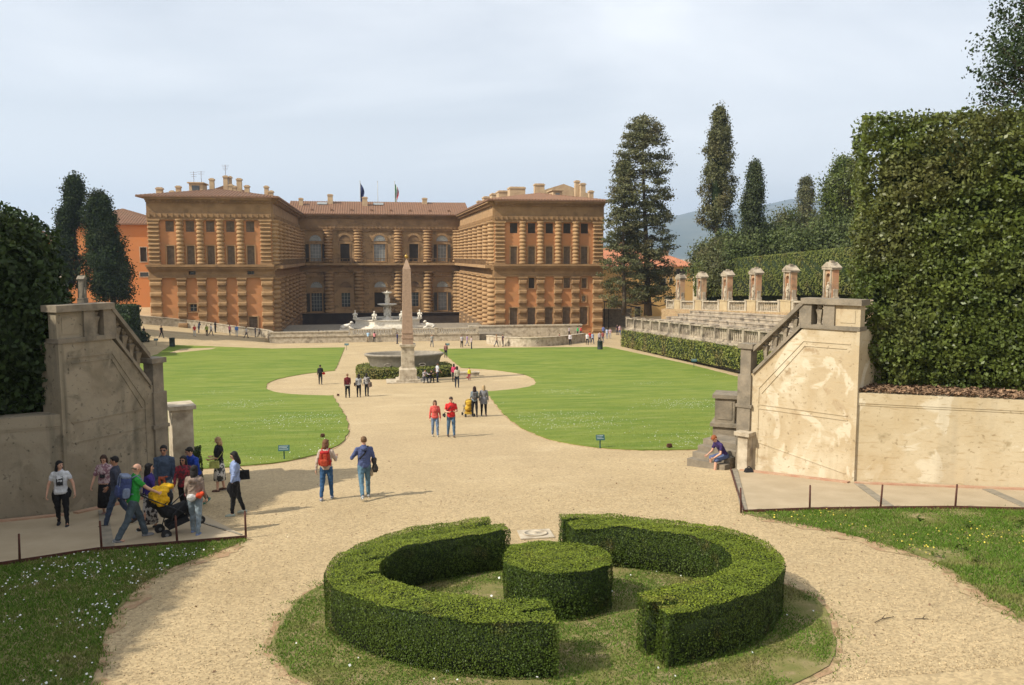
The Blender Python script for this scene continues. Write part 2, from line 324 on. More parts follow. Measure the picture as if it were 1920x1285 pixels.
def hedge(name, poly, zb, zt, dens, size, leafm, label=None, cat='hedge', group=None, inset=.06, topd=1.0, skip=(), lump=.05, holes=0.0, tilt=.7, topm=None):
    """a clipped hedge: dark core with a shell of leaves; zb, zt functions of (x, y)"""
    poly = ccw(poly); fb = zb if callable(zb) else (lambda x, y: zb); ft = zt if callable(zt) else (lambda x, y: zt)
    core = MB(); n = len(poly)
    ins = []
    for i in range(n):
        p0, p1, p2 = [Vector(q) for q in (poly[i-1], poly[i], poly[(i+1) % n])]
        e1 = (p1-p0).normalized(); e2 = (p2-p1).normalized(); nn = Vector((-e1.y-e2.y, e1.x+e2.x))
        nn = nn.normalized()*min(inset/max(.35, nn.length/2), inset*2) if nn.length > 1e-6 else nn
        ins.append((p1.x+nn.x, p1.y+nn.y))
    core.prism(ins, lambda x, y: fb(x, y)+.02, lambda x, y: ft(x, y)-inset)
    Ps = []; Ns = []
    for i in range(n):
        if i in skip: continue
        a = np.array(poly[i]); b = np.array(poly[(i+1) % n]); d = b-a; Ln = np.linalg.norm(d)
        if Ln < 1e-6: continue
        h = (ft(*a)-fb(*a)+ft(*b)-fb(*b))/2; k = int(Ln*h*dens); 
        t = rng.random(k); q = a+t[:, None]*d; u = rng.random(k)
        zb_ = np.array([fb(*p) for p in q]) if k < 4000 else fb(*a)+(fb(*b)-fb(*a))*t
        zt_ = np.array([ft(*p) for p in q]) if k < 4000 else ft(*a)+(ft(*b)-ft(*a))*t
        z = zb_+u*(zt_-zb_); nrm = np.array([d[1], -d[0], 0])/Ln
        P = np.stack([q[:, 0], q[:, 1], z], 1)
        w = lump*(np.sin(P[:, 0]*3.1+P[:, 2]*2.3)+np.sin(P[:, 1]*2.7-P[:, 2]*3.7)+np.sin((P[:, 0]+P[:, 1])*7.3+P[:, 2]*6.1)*.6)
        P += nrm*(w+(rng.random(k)-.5)*size*.8)[:, None]; Ps.append(P); Ns.append(np.tile(nrm, (k, 1)))
    T = polysample(poly, dens*topd)
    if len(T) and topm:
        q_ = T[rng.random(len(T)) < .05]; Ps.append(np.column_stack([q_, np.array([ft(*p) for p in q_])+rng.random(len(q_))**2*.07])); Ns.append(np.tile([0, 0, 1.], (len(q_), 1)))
    if len(T):
        z = np.array([ft(*p) for p in T]); P = np.column_stack([T, z+lump*.5*(np.sin(T[:, 0]*4+T[:, 1]*3)+np.sin(T[:, 1]*5.3-T[:, 0]*2))+(rng.random(len(T))-.5)*size*.8])
        Ps.append(P); Ns.append(np.tile([0, 0, 1.], (len(T), 1)))
    P = np.concatenate(Ps); Nn = np.concatenate(Ns)
    if holes:
        q = np.sin(P[:, 0]*1.9+P[:, 2]*2.3+1)+np.sin(P[:, 1]*2.2-P[:, 2]*1.7)+np.sin(P[:, 0]*4.3-P[:, 2]*3.9+P[:, 1]*3)
        k = (rng.random(len(P)) > holes*np.clip(q, 0, 2)) | (Nn[:, 2] > .5); P = P[k]; Nn = Nn[k]
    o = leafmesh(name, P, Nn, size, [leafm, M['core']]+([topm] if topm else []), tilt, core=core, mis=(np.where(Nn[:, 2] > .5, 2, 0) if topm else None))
    if label: tag(o, label, cat, group)
    return o

_ng = rng.random((97, 97))
def vnoise(u, v, oct_=3):
    r = np.zeros(len(u)); a = 1.0; tot = 0
    for o in range(oct_):
        U = u*2**o+13.7*o; V = v*2**o+7.1*o; i = np.floor(U).astype(int); j = np.floor(V).astype(int); f = U-i; g_ = V-j; f = f*f*(3-2*f); g_ = g_*g_*(3-2*g_)
        n = lambda a_, b_: _ng[a_ % 97, b_ % 97]
        r += a*(n(i, j)*(1-f)*(1-g_)+n(i+1, j)*f*(1-g_)+n(i, j+1)*(1-f)*g_+n(i+1, j+1)*f*g_); tot += a; a *= .6
    return r/tot
# ------------------------------------------------------------------ sheets that follow the ground
def sheet(poly, m, name, lift, skirt=True, parent=None, cell=None):
    bm = bmesh.new(); vs = [bm.verts.new((x, y, 0)) for x, y in ccw(poly)]; bm.faces.new(vs)
    def cut(co, no): bmesh.ops.bisect_plane(bm, geom=bm.verts[:]+bm.edges[:]+bm.faces[:], plane_co=co, plane_no=no)
    for Yc in (73, 112, 126, 130): cut((0, Yc, 0), (0, 1, 0))
    for Xc in (-13, -39): cut((Xc, 0, 0), (1, 0, 0))
    bmesh.ops.triangulate(bm, faces=bm.faces[:], quad_method='BEAUTY', ngon_method='BEAUTY')
    for v in bm.verts: v.co.z = G(v.co.x, v.co.y)+lift
    if skirt:
        be = [e for e in bm.edges if e.is_boundary]
        r = bmesh.ops.extrude_edge_only(bm, edges=be)
        for v in [g for g in r['geom'] if isinstance(g, bmesh.types.BMVert)]: v.co.z -= lift+.02
    bmesh.ops.recalc_face_normals(bm, faces=bm.faces[:])
    me = bpy.data.meshes.new(name); bm.to_mesh(me); bm.free(); me.materials.append(m)
    return link(name, me, parent)
def rough_(poly, amp, step=.3):
    out = []; n = len(poly)
    for i in range(n):
        a = Vector(poly[i]); b = Vector(poly[(i+1) % n]); k = max(1, int((b-a).length/step)); d = (b-a); nn = Vector((-d.y, d.x)).normalized() if d.length > 0 else Vector((0, 0))
        for j in range(k):
            p = a+d*j/k; e = math.sin(p.x*2.1+p.y*1.7)+math.sin(p.x*5.3-p.y*4.1)*.6+random.uniform(-.5, .5); p = p+nn*amp*e*.5; out.append((p.x, p.y))
    return out
def offset(poly, d):
    poly = ccw(poly); out = []; n = len(poly)
    for i in range(n):
        p0, p1, p2 = [Vector(q) for q in (poly[i-1], poly[i], poly[(i+1) % n])]
        e = ((p1-p0).normalized()+(p2-p1).normalized()); nn = Vector((e.y, -e.x)).normalized()*d
        out.append((p1.x+nn.x, p1.y+nn.y))
    return out
def smoothpoly(pts, k=4):
    out = []; n = len(pts)
    for i in range(n):
        p = [Vector(pts[(i+j-1) % n]) for j in range(4)]
        for t in [q/k for q in range(k)]:
            v = .5*((2*p[1])+(-p[0]+p[2])*t+(2*p[0]-5*p[1]+4*p[2]-p[3])*t*t+(-p[0]+3*p[1]-3*p[2]+p[3])*t**3); out.append((v.x, v.y))
    return out
def curve(pts, k=6):
    out = []; n = len(pts)
    for i in range(n-1):
        p = [Vector(pts[max(i-1, 0)]), Vector(pts[i]), Vector(pts[i+1]), Vector(pts[min(i+2, n-1)])]
        for t in [q/k for q in range(k)]:
            v = .5*((2*p[1])+(-p[0]+p[2])*t+(2*p[0]-5*p[1]+4*p[2]-p[3])*t*t+(-p[0]+3*p[1]-3*p[2]+p[3])*t**3); out.append(tuple(v))
    out.append(tuple(pts[-1])); return out
AX = 3.0                                     # the garden's axis
# the ground: one big sheet with a hole for the palace's sunken court
xs = sorted(set([-6000,-1500,-400,-150,-80,-60,-50,-39]+list(range(-36, -13, 4))+[-13,-8,-4,0,4,8,14.5,20.4,26,34,43,60,90,150,400,1500,6000,-14.5]))
ys = sorted(set([-300,-60,-20,0,10,20,40,60,73,90,100,112,116,120,126,130,138,152,188,230,300,400,1000,3000,9000]))
g = MB(); idx = {}
for j, y in enumerate(ys):
    for i, x in enumerate(xs):
        idx[i, j] = len(g.v); g.v.append((x, y, G(x, y)))
for j in range(len(ys)-1):
    for i in range(len(xs)-1):
        if xs[i] >= -14.5 and xs[i+1] <= 20.4 and ys[j] >= 152 and ys[j+1] <= 188: continue
        g.f.append((idx[i, j], idx[i+1, j], idx[i+1, j+1], idx[i, j+1])); g.m.append(0); g.sm.append(False)
tag(g.build('ground', M['gravel']), None, None, kind='structure')

P2 = lambda x, y: tuple(gp(x, y))[:2]
# lawns
def lawnpoly(s):      # right-hand lawn, mirrored for the left
    pts = [(AX+5.6*1, 62.8)]
    pts += curve([(8.6, 62.3), (7.9, 54), (7.2, 45), (7.0, 38), (7.6, 33.2), (9.4, 30.4), (12.8, 29.6)], 5)[1:]
    pts += [(30.5, 29.6), (33.2, 60), (33.4, 85), (31.8, 111), (20, 112.5), (9.2, 112.5), (9.3, 92)]
    pts += curve([(9.4, 86.8), (12.4, 83.8), (14.5, 79), (14.6, 74), (13.4, 68.5), (11.4, 64.8), (8.9, 62.6)], 4)
    if s < 0: pts = [(2*AX-x, y) for x, y in pts]
    return pts
LR = lawnpoly(1); LL = lawnpoly(-1)
LL = [(x if x > -25 else x, (118.5 if y > 105 else y)) for x, y in LL]
for nm, pl in (('lawn', LR), ('lawn', LL)):
    tag(sheet(offset(pl, .07), M['soil'], 'lawn_edge', .012), None, None, kind='structure')
    tag(sheet(rough_(pl, .07, .35), M['lawn'], nm, .045), None, None, kind='structure')
# the ring-hedge island
ISL = smoothpoly([(AX-.12+4.38*math.cos(a), 13.1+4.25*math.sin(a)) for a in [2*math.pi*i/14 for i in range(14)]])
ISL = rough_(ISL, .10, .3)
tag(sheet(rough_(offset(smoothpoly([(AX-.12+4.42*math.cos(a), 13.1+4.3*math.sin(a)) for a in [2*math.pi*i/14 for i in range(14)]]), .04), .12, .12), M['soil'], 'island_edge', .008, False), None, None, kind='structure')
tag(sheet(ISL, M['turf'], 'island_turf', .02, False), None, None, kind='structure')
# grass banks beside the walkways
LB = [(-2.75, 19.15), (-4.2, 18.95), (-5.76, 18.75), (-7.3, 17.95), (-12, 16.2), (-18, 13), (-18, 5), (-4.2, 8.5)]
LB += curve([(-3.55, 10.6), (-3.75, 12), (-4.15, 14), (-4.2, 15.8), (-3.75, 17.3), (-2.9, 18.6)], 5)
RB = [(9.0, 19.1), (10.7, 19.0), (12.4, 18.72), (14.2, 18.35), (18, 17), (24, 13), (24, 4), (11, 7)]
RB += curve([(9.7, 10.3), (10.1, 12.2), (10.6, 14), (10.5, 15.6), (10.0, 17.2), (9.3, 18.4)], 5)
for pl in (LB, RB):
    tag(sheet(rough_(offset(pl, .22), .3, .12), M['soil'], 'bank_edge', .008, False), None, None, kind='structure')
    tag(sheet(rough_(pl, .09, .2) , M['turf'], 'grass_bank', .02, False), None, None, kind='structure')
# walkways
PR1, AR, BR = (11.85, 25.1), (13.85, 22.3), (19.5, 19.4)
PL1, AL, BL = (-6.05, 25.5), (-7.75, 23.1), (-13.5, 21.2)
WR = [(9.0, 19.25), (10.7, 19.12), (12.4, 18.84), (14.2, 18.47), (19, 16.7), (21, 18.6), BR, AR, (11.7, 25.2), (11.45, 25.2)]
WL = [(-2.75, 19.3), (-4.2, 19.1), (-5.76, 18.9), (-7.3, 18.1), (-12, 16.4), (-15, 18), BL, AL, PL1]
for pl in (WR, WL): tag(sheet(pl, M['pave'], 'walkway', .03), None, None, kind='structure')
def strip(a, b, w, lift, m, name, h=.0):
    a = Vector(a); b = Vector(b); d = (b-a).normalized(); n = Vector((-d.y, d.x))*w/2
    return sheet([tuple(a+n), tuple(b+n), tuple(b-n), tuple(a-n)], m, name, lift)
for a, b, wd, ml in (((-6.9, 23.15), (-5.55, 18.95), .22, 'kerb'), ((-2.9, 19.5), (-5.2, 22.6), .06, 'kerb'), ((13.75, 21.9), (12.75, 18.9), .22, 'kerb'), ((16.6, 20.3), (15.9, 18), .26, 'kerb'),
                    ((9.1, 19.35), (11.45, 25.1), .16, 'kerb')):
    tag(strip(a, b, wd, .05, M[ml], 'stone_joint'), None, None, kind='structure')
for a, b in ((AL, BL), (AR, BR), (PR1, AR), (PL1, AL)):
    a = Vector(a); b = Vector(b); d = (b-a).normalized(); n = Vector((d.y, -d.x)); 
    if n.y > 0: n = -n
    tag(strip(a+n*.34, b+n*.34, .2, .075, M['brick'], 'brick_kerb'), None, None, kind='structure')
def edging(pts, name):
    mb = MB()
    for p, q in zip(pts, pts[1:]):
        p = Vector(p); q = Vector(q); d = (q-p).normalized(); n = Vector((-d.y, d.x))*.012
        mb.prism([tuple(p+n), tuple(q+n), tuple(q-n), tuple(p-n)], lambda x, y: G(x, y)-.03, lambda x, y: G(x, y)+.085)
    return tag(mb.build(name, M['steel']), None, None, kind='structure')
edging([(-2.75, 19.22), (-4.2, 19.02), (-5.76, 18.82), (-7.3, 18.02), (-12, 16.3)], 'walkway_edging')
edging([(11.35, 25.2), (9.0, 19.17), (10.7, 19.05), (12.4, 18.77), (14.2, 18.4), (19, 16.6)], 'walkway_edging')
# posts
pm = MB(); pm.T = None
pm.tube([(0,0,-.05), (0,0,.62)], [.026, .022], 8); pm.tube([(0,0,.62), (0,0,.635)], [.022, .01], 8)
pmesh = pm.mesh('edge_post', M['steel'])
posts = [(-7.0, 18.08, 'rusty iron post at the grass bank, leftmost in the photo'), (-5.70, 18.93, 'rusty iron post where a stone joint crosses the shaded walkway'), (-4.2, 19.12, 'rusty iron post in front of the stroller group'),
         (-2.78, 19.32, 'rusty iron post at the end of the shaded walkway by the gravel'), (8.95, 19.2, 'rusty iron post at the corner of the sunlit walkway'), (10.71, 19.1, 'rusty iron post second from the sunlit walkway corner'),
         (12.43, 18.8, 'rusty iron post where a stone joint meets the sunlit walkway edge'), (14.2, 18.42, 'rusty iron post rightmost along the sunlit walkway'), (-8.6,17.55,'')]
for x, y, lb in posts:
    if lb: tag(link('edge_post', pmesh, None, (x, y, G(x, y))), lb, 'post', 'iron posts along the walkway edges').rotation_euler = (random.uniform(-.05,.05), random.uniform(-.04,.04), 0)
# stone slab by the ring hedge
sl = MB(); x0, x1, y0, y1 = 3.2, 3.95, 17.75, 18.55; z = G(3.5, 18.1)
sl.prism([(x0, y0), (x1, y0), (x1+.05, y1), (x0+.05, y1)], lambda x, y: G(x, y)-.05, lambda x, y: G(x, y)+.03)
sl.T = Matrix.Translation((3.6, 18.15, z+.032)) @ Matrix.Rotation(math.atan(-.088), 4, 'X')
sl.lathe([(.27, 0), (.27, .018), (.24, .018), (.24, .008), (.05, .008), (.045, .02), (.0, .02)], seg=24)
tag(sl.build('drain_slab', M['stone_lt']), 'pale square stone slab with a round cover lying in the gravel', 'drain cover')
# hills
def hills():
    mb = MB(); n = 90; rows = []
    for k, (Y, f) in enumerate(((3600, 0), (4200, .35), (4900, .75), (5600, 1.0), (6500, .9), (7200, .5))):
        r = []
        for i in range(n+1):
            X = -4200+i*(10500/n)
            a = X/5600
            h = np.interp(a, [-.8, .1, .26, .32, .36, .42, .5, .58, .66, .8, 1.1], [60, 60, 90, 225, 275, 330, 385, 410, 450, 430, 380])
            h = h*f+14*math.sin(i*.9+k)*f+8*math.sin(i*2.3+k*2)*f
            r.append(len(mb.v)); mb.v.append((X*Y/5600, Y, h-2))
        rows.append(r)
    for a, b in zip(rows, rows[1:]):
        for i in range(n): mb.f.append((a[i], a[i+1], b[i+1], b[i])); mb.m.append(0); mb.sm.append(True)
    m = mat('wooded_hillside', (.035,.055,.035), (.075,.085,.05), scale=.004, rough=1, coords='World', lo=.45, hi=.6, col3=(.35,.30,.22), scale3=.02, lo3=.68, hi3=.72)
    tag(mb.build('hills', m), None, None, kind='structure')
hills()
# the air
hb = MB(); hb.box(-7000, 7000, -400, 9500, -12, 620)
hm = bpy.data.materials.new('haze_air'); hm.use_nodes = True; hn = hm.node_tree; hn.nodes.clear()
ho = hn.nodes.new('ShaderNodeOutputMaterial'); hv = hn.nodes.new('ShaderNodeVolumePrincipled')
hv.inputs['Color'].default_value = (.62, .78, 1, 1); hv.inputs['Density'].default_value = .00017; hv.inputs['Anisotropy'].default_value = .2
hn.links.new(hv.outputs[0], ho.inputs['Volume'])
HAZE = True
if HAZE: tag(hb.build('haze', hm), None, None, kind='stuff')
M['glass_fan'] = mat('fanlight_glass', (.34,.35,.33), (.22,.23,.22), scale=1.5, rough=.2, spec=.6)
# ------------------------------------------------------------------ palace
YF, YB = 138.0, 188.5; XI0, XI1 = -14.5, 20.4; WW = 18.3
ZT, ZM, ZB = 21.8, 11.4, 0.0        # eaves, terrace cornice, ground
def wallgrid(mb, u0, u1, z0, z1, ops, T, depth=.4):
    """flat wall in local (u, n, z) with n outward, with real openings and reveals"""
    mb.T = T; us = sorted(set([u0, u1]+[a for o in ops for a in o[:2]])); zs = sorted(set([z0, z1]+[a for o in ops for a in o[2:4]]))
    for i in range(len(us)-1):
        for j in range(len(zs)-1):
            cu, cz = (us[i]+us[i+1])/2, (zs[j]+zs[j+1])/2
            if any(o[0] < cu < o[1] and o[2] < cz < o[3] for o in ops): continue
            mb.add([(us[i],0,zs[j]),(us[i+1],0,zs[j]),(us[i+1],0,zs[j+1]),(us[i],0,zs[j+1])], [(0,1,2,3)])
    for a, b, c, d in [o[:4] for o in ops]:
        mb.add([(a,0,c),(b,0,c),(b,0,d),(a,0,d),(a,-depth,c),(b,-depth,c),(b,-depth,d),(a,-depth,d)], [(0,4,5,1),(1,5,6,2),(2,6,7,3),(3,7,4,0)])
    mb.T = None
def frame(ox, oy, ang): return Matrix.Translation((ox, oy, 0)) @ Matrix.Rotation(ang, 4, 'Z') @ Matrix.Diagonal((1, -1, 1, 1))
# local y is outward; Diagonal(1,-1,1) puts outward at world -y for angle 0
def tb(mb, T, *a, **k): mb.T = T; mb.box(*a, **k); mb.T = None
palace = empty('palace', 'large brown stone palace with two orange plastered wings around a court, red tiled roofs', 'palace', (AX, YF, 0))
PL = Matrix.Translation((-AX, -YF, 0))
def part(mb, name, m, parent=None):
    mb.v = [(x-AX, y-YF, z) for x, y, z in mb.v]
    return mb.build(name, m, parent or palace)
def sub(mb, name, m, par): mb.v = [(x-AX, y-YF, z) for x, y, z in mb.v]; return mb.build(name, m, par)
def window(T, a, b, c, d, depth=.35, kind='shutter', surround=True, arch=False):
    mb = MB(); mb.T = T; t = .09
    sm_ = .16
    if surround:
        mb.box(a-sm_, a, 0, .10, c-.05, d+sm_); mb.box(b, b+sm_, 0, .10, c-.05, d+sm_); mb.box(a, b, 0, .10, d, d+sm_); mb.box(a-.22, b+.22, 0, .18, c-.14, c-.05)
    for x in (a, b-t): mb.box(x, x+t, -depth+.02, -depth+.10, c, d)
    mb.box(a+t, b-t, -depth+.02, -depth+.10, d-t, d); mb.box(a+t, b-t, -depth+.02, -depth+.10, c, c+t)
    mb.T = None
    w_ = part(mb, 'window', M['forte_lt'] if surround else M['wframe'])
    p = MB(); p.T = T
    if kind in ('shutter', 'dark'):
        m = M['shutter'] if kind == 'shutter' else M['shutter_dk']
        mid = (a+b)/2
        for x0, x1 in ((a+.03, mid-.02), (mid+.02, b-.03)):
            p.box(x0, x1, -depth+.11, -depth+.16, c+.03, d-.03)
            z = c+.12
            while z < d-.15: p.box(x0+.07, x1-.07, -depth+.16, -depth+.185, z, z+.05); z += .12
        p.T = None; sub(p, 'shutter', m, w_)
    else:
        p.box(a+.02, b-.02, -depth-.02, -depth+.02, c+.02, d-.02); p.T = None; sub(p, 'pane', M['glass_lt'] if kind == 'light' else M['glass'], w_)
        q = MB(); q.T = T; nx = max(2, int((b-a)/.55)); nz_ = max(2, int((d-c)/.7))
        for i in range(1, nx): x = a+(b-a)*i/nx; q.box(x-.035, x+.035, -depth+.03, -depth+.07, c+t, d-t)
        for i in range(1, nz_): z = c+(d-c)*i/nz_; q.box(a+t, b-t, -depth+.035, -depth+.065, z-.03, z+.03)
        q.T = None; sub(q, 'glazing_bar', M['wframe'], w_)
    return w_
def colmesh(h, r, nb, kind, cap=.5):
    mb = MB(); prof = [(r*1.25, 0), (r*1.25, .35), (r*1.05, .4)]
    z0, z1 = .4, h-cap; bh = (z1-z0)/nb
    if kind == 'round':
        for i in range(nb):
            z = z0+i*bh
            prof += [(r*.86, z+.02), (r*.86, z+bh*.16), (r*1.02, z+bh*.24), (r*1.16, z+bh*.45), (r*1.16, z+bh*.66), (r*1.0, z+bh*.92)]
        prof += [(r*.88, z1), (r*.9, z1+.08), (r*1.2, z1+cap*.5), (r*1.3, h-.12), (r*1.3, h)]
        mb.lathe(prof, seg=14, smooth=True)
    else:
        mb.box(-r*1.12, r*1.12, -.1, .38, 0, .4)
        for i in range(nb):
            z = z0+i*bh
            if i % 2: mb.box(-r*.92, r*.92, -.1, .22, z, z+bh)
            else:
                mb.box(-r*1.08, r*1.08, -.1, .36, z+.03, z+bh*.97)
                mb.add([(-r*1.08,.36,z+.03),(r*1.08,.36,z+.03),(r*1.08,.36,z+bh*.97),(-r*1.08,.36,z+bh*.97),(-r*.9,.50,z+bh*.3),(r*.9,.50,z+bh*.3),(r*.9,.50,z+bh*.7),(-r*.9,.50,z+bh*.7)], [(4,7,6,5),(0,4,5,1),(1,5,6,2),(2,6,7,3),(3,7,4,0)])
        mb.box(-r*1.0, r*1.0, -.1, .34, z1, z1+cap*.5); mb.box(-r*1.22, r*1.22, -.1, .5, z1+cap*.5, h)
    return mb
COLM = {}
def column(T, u, z0, h, r, nb, kind, m):
    k = (round(h, 2), r, nb, kind, m.name)
    if k not in COLM:
        mb = colmesh(h, r, nb, kind); COLM[k] = mb.mesh('column', m)
        if kind != 'round':
            for v in COLM[k].vertices: v.co.y *= -1
            COLM[k].flip_normals()
    p = T @ Vector((u, .12 if kind == 'round' else 0, z0))
    o = link('column', COLM[k], palace, (p.x-AX, p.y-YF, p.z)); d = T.to_3x3() @ Vector((1, 0, 0)); o.rotation_euler = (0, 0, math.atan2(d.y, d.x))
    return o
def blocks(mb, T, u0, u1, z0, z1, ops, bw, bh, pr=.1):
    mb.T = T; j = 0; z = z0
    while z < z1-.1:
        zt = min(z+bh, z1); u = u0-(bw/2 if j % 2 else 0)
        while u < u1:
            a, b = max(u, u0), min(u+bw, u1)
            if b-a > .2 and not any(o[0]-.02 < b and o[1]+.02 > a and o[2]-.02 < zt and o[3]+.02 > z for o in ops):
                g_ = .035; p = pr*random.uniform(.7, 1.25)
                mb.add([(a+g_,0,z+g_),(b-g_,0,z+g_),(b-g_,0,zt-g_),(a+g_,0,zt-g_),(a+.14,p,z+.12),(b-.14,p,z+.12),(b-.14,p,zt-.12),(a+.14,p,zt-.12)], [(4,7,6,5)[::-1],(0,4,5,1)[::-1],(1,5,6,2)[::-1],(2,6,7,3)[::-1],(3,7,4,0)[::-1]])
            u += bw
        z = zt; j += 1
    mb.T = None
def entab(T, u0, u1, zt, zb, m, consoles=True, proj=1.1):
    """entablature: architrave with consoles, frieze, cornice"""
    mb = MB(); mb.T = T; H = zt-zb
    mb.box(u0, u1, -.2, .30, zb, zb+H*.14); mb.box(u0, u1, -.2, .42, zb+H*.14, zb+H*.30)
    mb.box(u0, u1, -.2, .22, zb+H*.30, zb+H*.78); mb.box(u0-.05, u1+.05, -.2, .45, zb+H*.78, zb+H*.86); mb.box(u0-.1, u1+.1, -.2, proj*.7, zb+H*.86, zb+H*.92); mb.box(u0-.15, u1+.15, -.2, proj, zb+H*.92, zt)
    if consoles:
        n = int((u1-u0)/.8)
        for i in range(n):
            u = u0+(i+.5)*(u1-u0)/n; mb.box(u-.12, u+.12, .42, .53, zb+H*.10, zb+H*.28); mb.box(u-.13, u+.13, .45, proj*.66, zb+H*.79, zb+H*.855)
    mb.T = None; return part(mb, 'cornice', m)
def wingfront(x0, x1, lower, frieze, mright):
    T = frame(x0, YF, 0); W = x1-x0; cp = 1.75; bw = (W-2*cp)/5
    cu = [cp+bw*(i+.5) for i in range(5)]
    up = [(c-.62, c+.62, 16.55, 18.2) for c in cu]+[(c-.55, c+.55, ZM+.12, 14.4) for c in cu]
    lo = [o[:4] for o in lower]; fr = [(u-.5, u+.5, 10.0, 10.55) for u in frieze]
    wl = MB(); wallgrid(wl, 0, W, -.5, 9.5, lo, T); wallgrid(wl, 0, W, ZM, 18.45, up, T); wallgrid(wl, 0, W, 9.5, ZM, fr, T)
    part(wl, 'wall', M['orange'])
    for o in up[:5]: window(T, *o, kind='dark' if mright else 'shutter', surround=False)
    for o in up[5:]: window(T, *o)
    for o in lower: window(T, *o[:4], kind=o[4])
    for o in fr: window(T, *o, kind='glass', surround=False, depth=.9)
    for i in range(1, 5):
        column(T, cp+bw*i, ZM+.15, 6.9, .52, 10, 'round', M['forte_lt']); column(T, cp+bw*i, -.2, 9.7, .64, 11, 'square', M['forte'])
    for u in (cp*.5+.05, W-cp*.5-.05):
        column(T, u, ZM+.15, 6.9, .80, 19, 'square', M['forte_lt']); column(T, u, -.2, 9.7, .82, 11, 'square', M['forte_lt'])
    entab(T, 0, W, ZT-.1, 18.35, M['forte'])
    mb = MB(); mb.T = T    # terrace cornice
    mb.box(-.1, W+.1, -.2, .3, 9.5, 9.75); mb.box(0, W, -.2, .16, 9.75, 9.98); mb.box(-.1, W+.1, -.2, .42, 10.62, 10.85); mb.box(-.2, W+.2, -.2, .75, 10.85, 11.2); mb.box(-.3, W+.3, -.2, 1.0, 11.2, ZM+.15)
    mb.box(0, .6, -.2, .16, 9.98, 10.62); mb.box(W-.6, W, -.2, .16, 9.98, 10.62)
    us = [0.6]+sorted([v for u in frieze for v in (u-.5, u+.5)])+[W-.6]
    for a, b in zip(us[::2], us[1::2]): mb.box(a, b, -.2, .16, 9.98, 10.62)
    mb.T = None; part(mb, 'cornice', M['forte'])
XL0 = XI0-WW; XR1 = XI1+WW
bwl = (WW-3.5)/5; cL = [1.75+bwl*(i+.5) for i in range(5)]
wingfront(XL0, XI0, [(cL[1]-.5, cL[1]+.6, 4.3, 5.5, 'glass'), (cL[1]-.7, cL[1]+.7, .9, 2.9, 'shutter'), (cL[4]-.6, cL[4]+.7, 0, 3.4, 'shutter')], [cL[1]+.1, cL[4]-.1], False)
wingfront(XI1, XR1, [(c-.65, c+.65, 1.5, 4.4, 'shutter') for c in cL]+[(cL[1]-.5, cL[1]+.5, 7.6, 9.3, 'dark'), (cL[3]-.5, cL[3]+.6, 7.6, 9.3, 'shutter'), (cL[4]-.4, cL[4]+.45, 7.6, 9.2, 'shutter'), (cL[4]-.3, cL[4]+.3, 5.3, 6.3, 'light')], [], True)
# courtyard sides: local u runs along the wing
def lunette(T, u, z, r, m, light):
    mb = MB(); mb.T = T; n = 13
    for i in range(n):
        a0, a1 = math.pi*i/n+.02, math.pi*(i+1)/n-.02; r0, r1 = r, r+.55
        vs = []
        for nn, k in ((-.1, 0), (.22, .03)):
            for rr, a in ((r0+k, a0), (r1-k, a0), (r1-k, a1), (r0+k, a1)): vs.append((u+rr*math.cos(a), nn, z+rr*math.sin(a)))
        mb.add(vs, [(4,5,6,7),(0,1,5,4),(1,2,6,5),(2,3,7,6),(3,0,4,7)])
    mb.T = None; f = part(mb, 'arch', m)
    p = MB(); p.T = T; pts = [(u+(r)*math.cos(math.pi*i/16), -.06, z+(r)*math.sin(math.pi*i/16)) for i in range(17)]
    p.add(pts+[(q[0], .05, q[2]) for q in pts], [tuple(range(17)), tuple(range(17, 34))]+[(i, i+1, i+18, i+17) for i in range(16)]); p.T = None
    sub(p, 'lunette', M['glass_fan'] if light else M['forte_dk'], f)
    if light:
        q = MB(); q.T = T
        for i in range(1, 8):
            a = math.pi*i/8; q.tube([(u+.2*math.cos(a), .07, z+.2*math.sin(a)), (u+r*math.cos(a), .07, z+r*math.sin(a))], .06, 4, False)
        for rr in (.45*r, .75*r): q.tube([(u+rr*math.cos(math.pi*i/10), .07, z+rr*math.sin(math.pi*i/10)) for i in range(11)], .05, 4, False)
        q.T = None; sub(q, 'glazing_bar', M['wframe'], f)
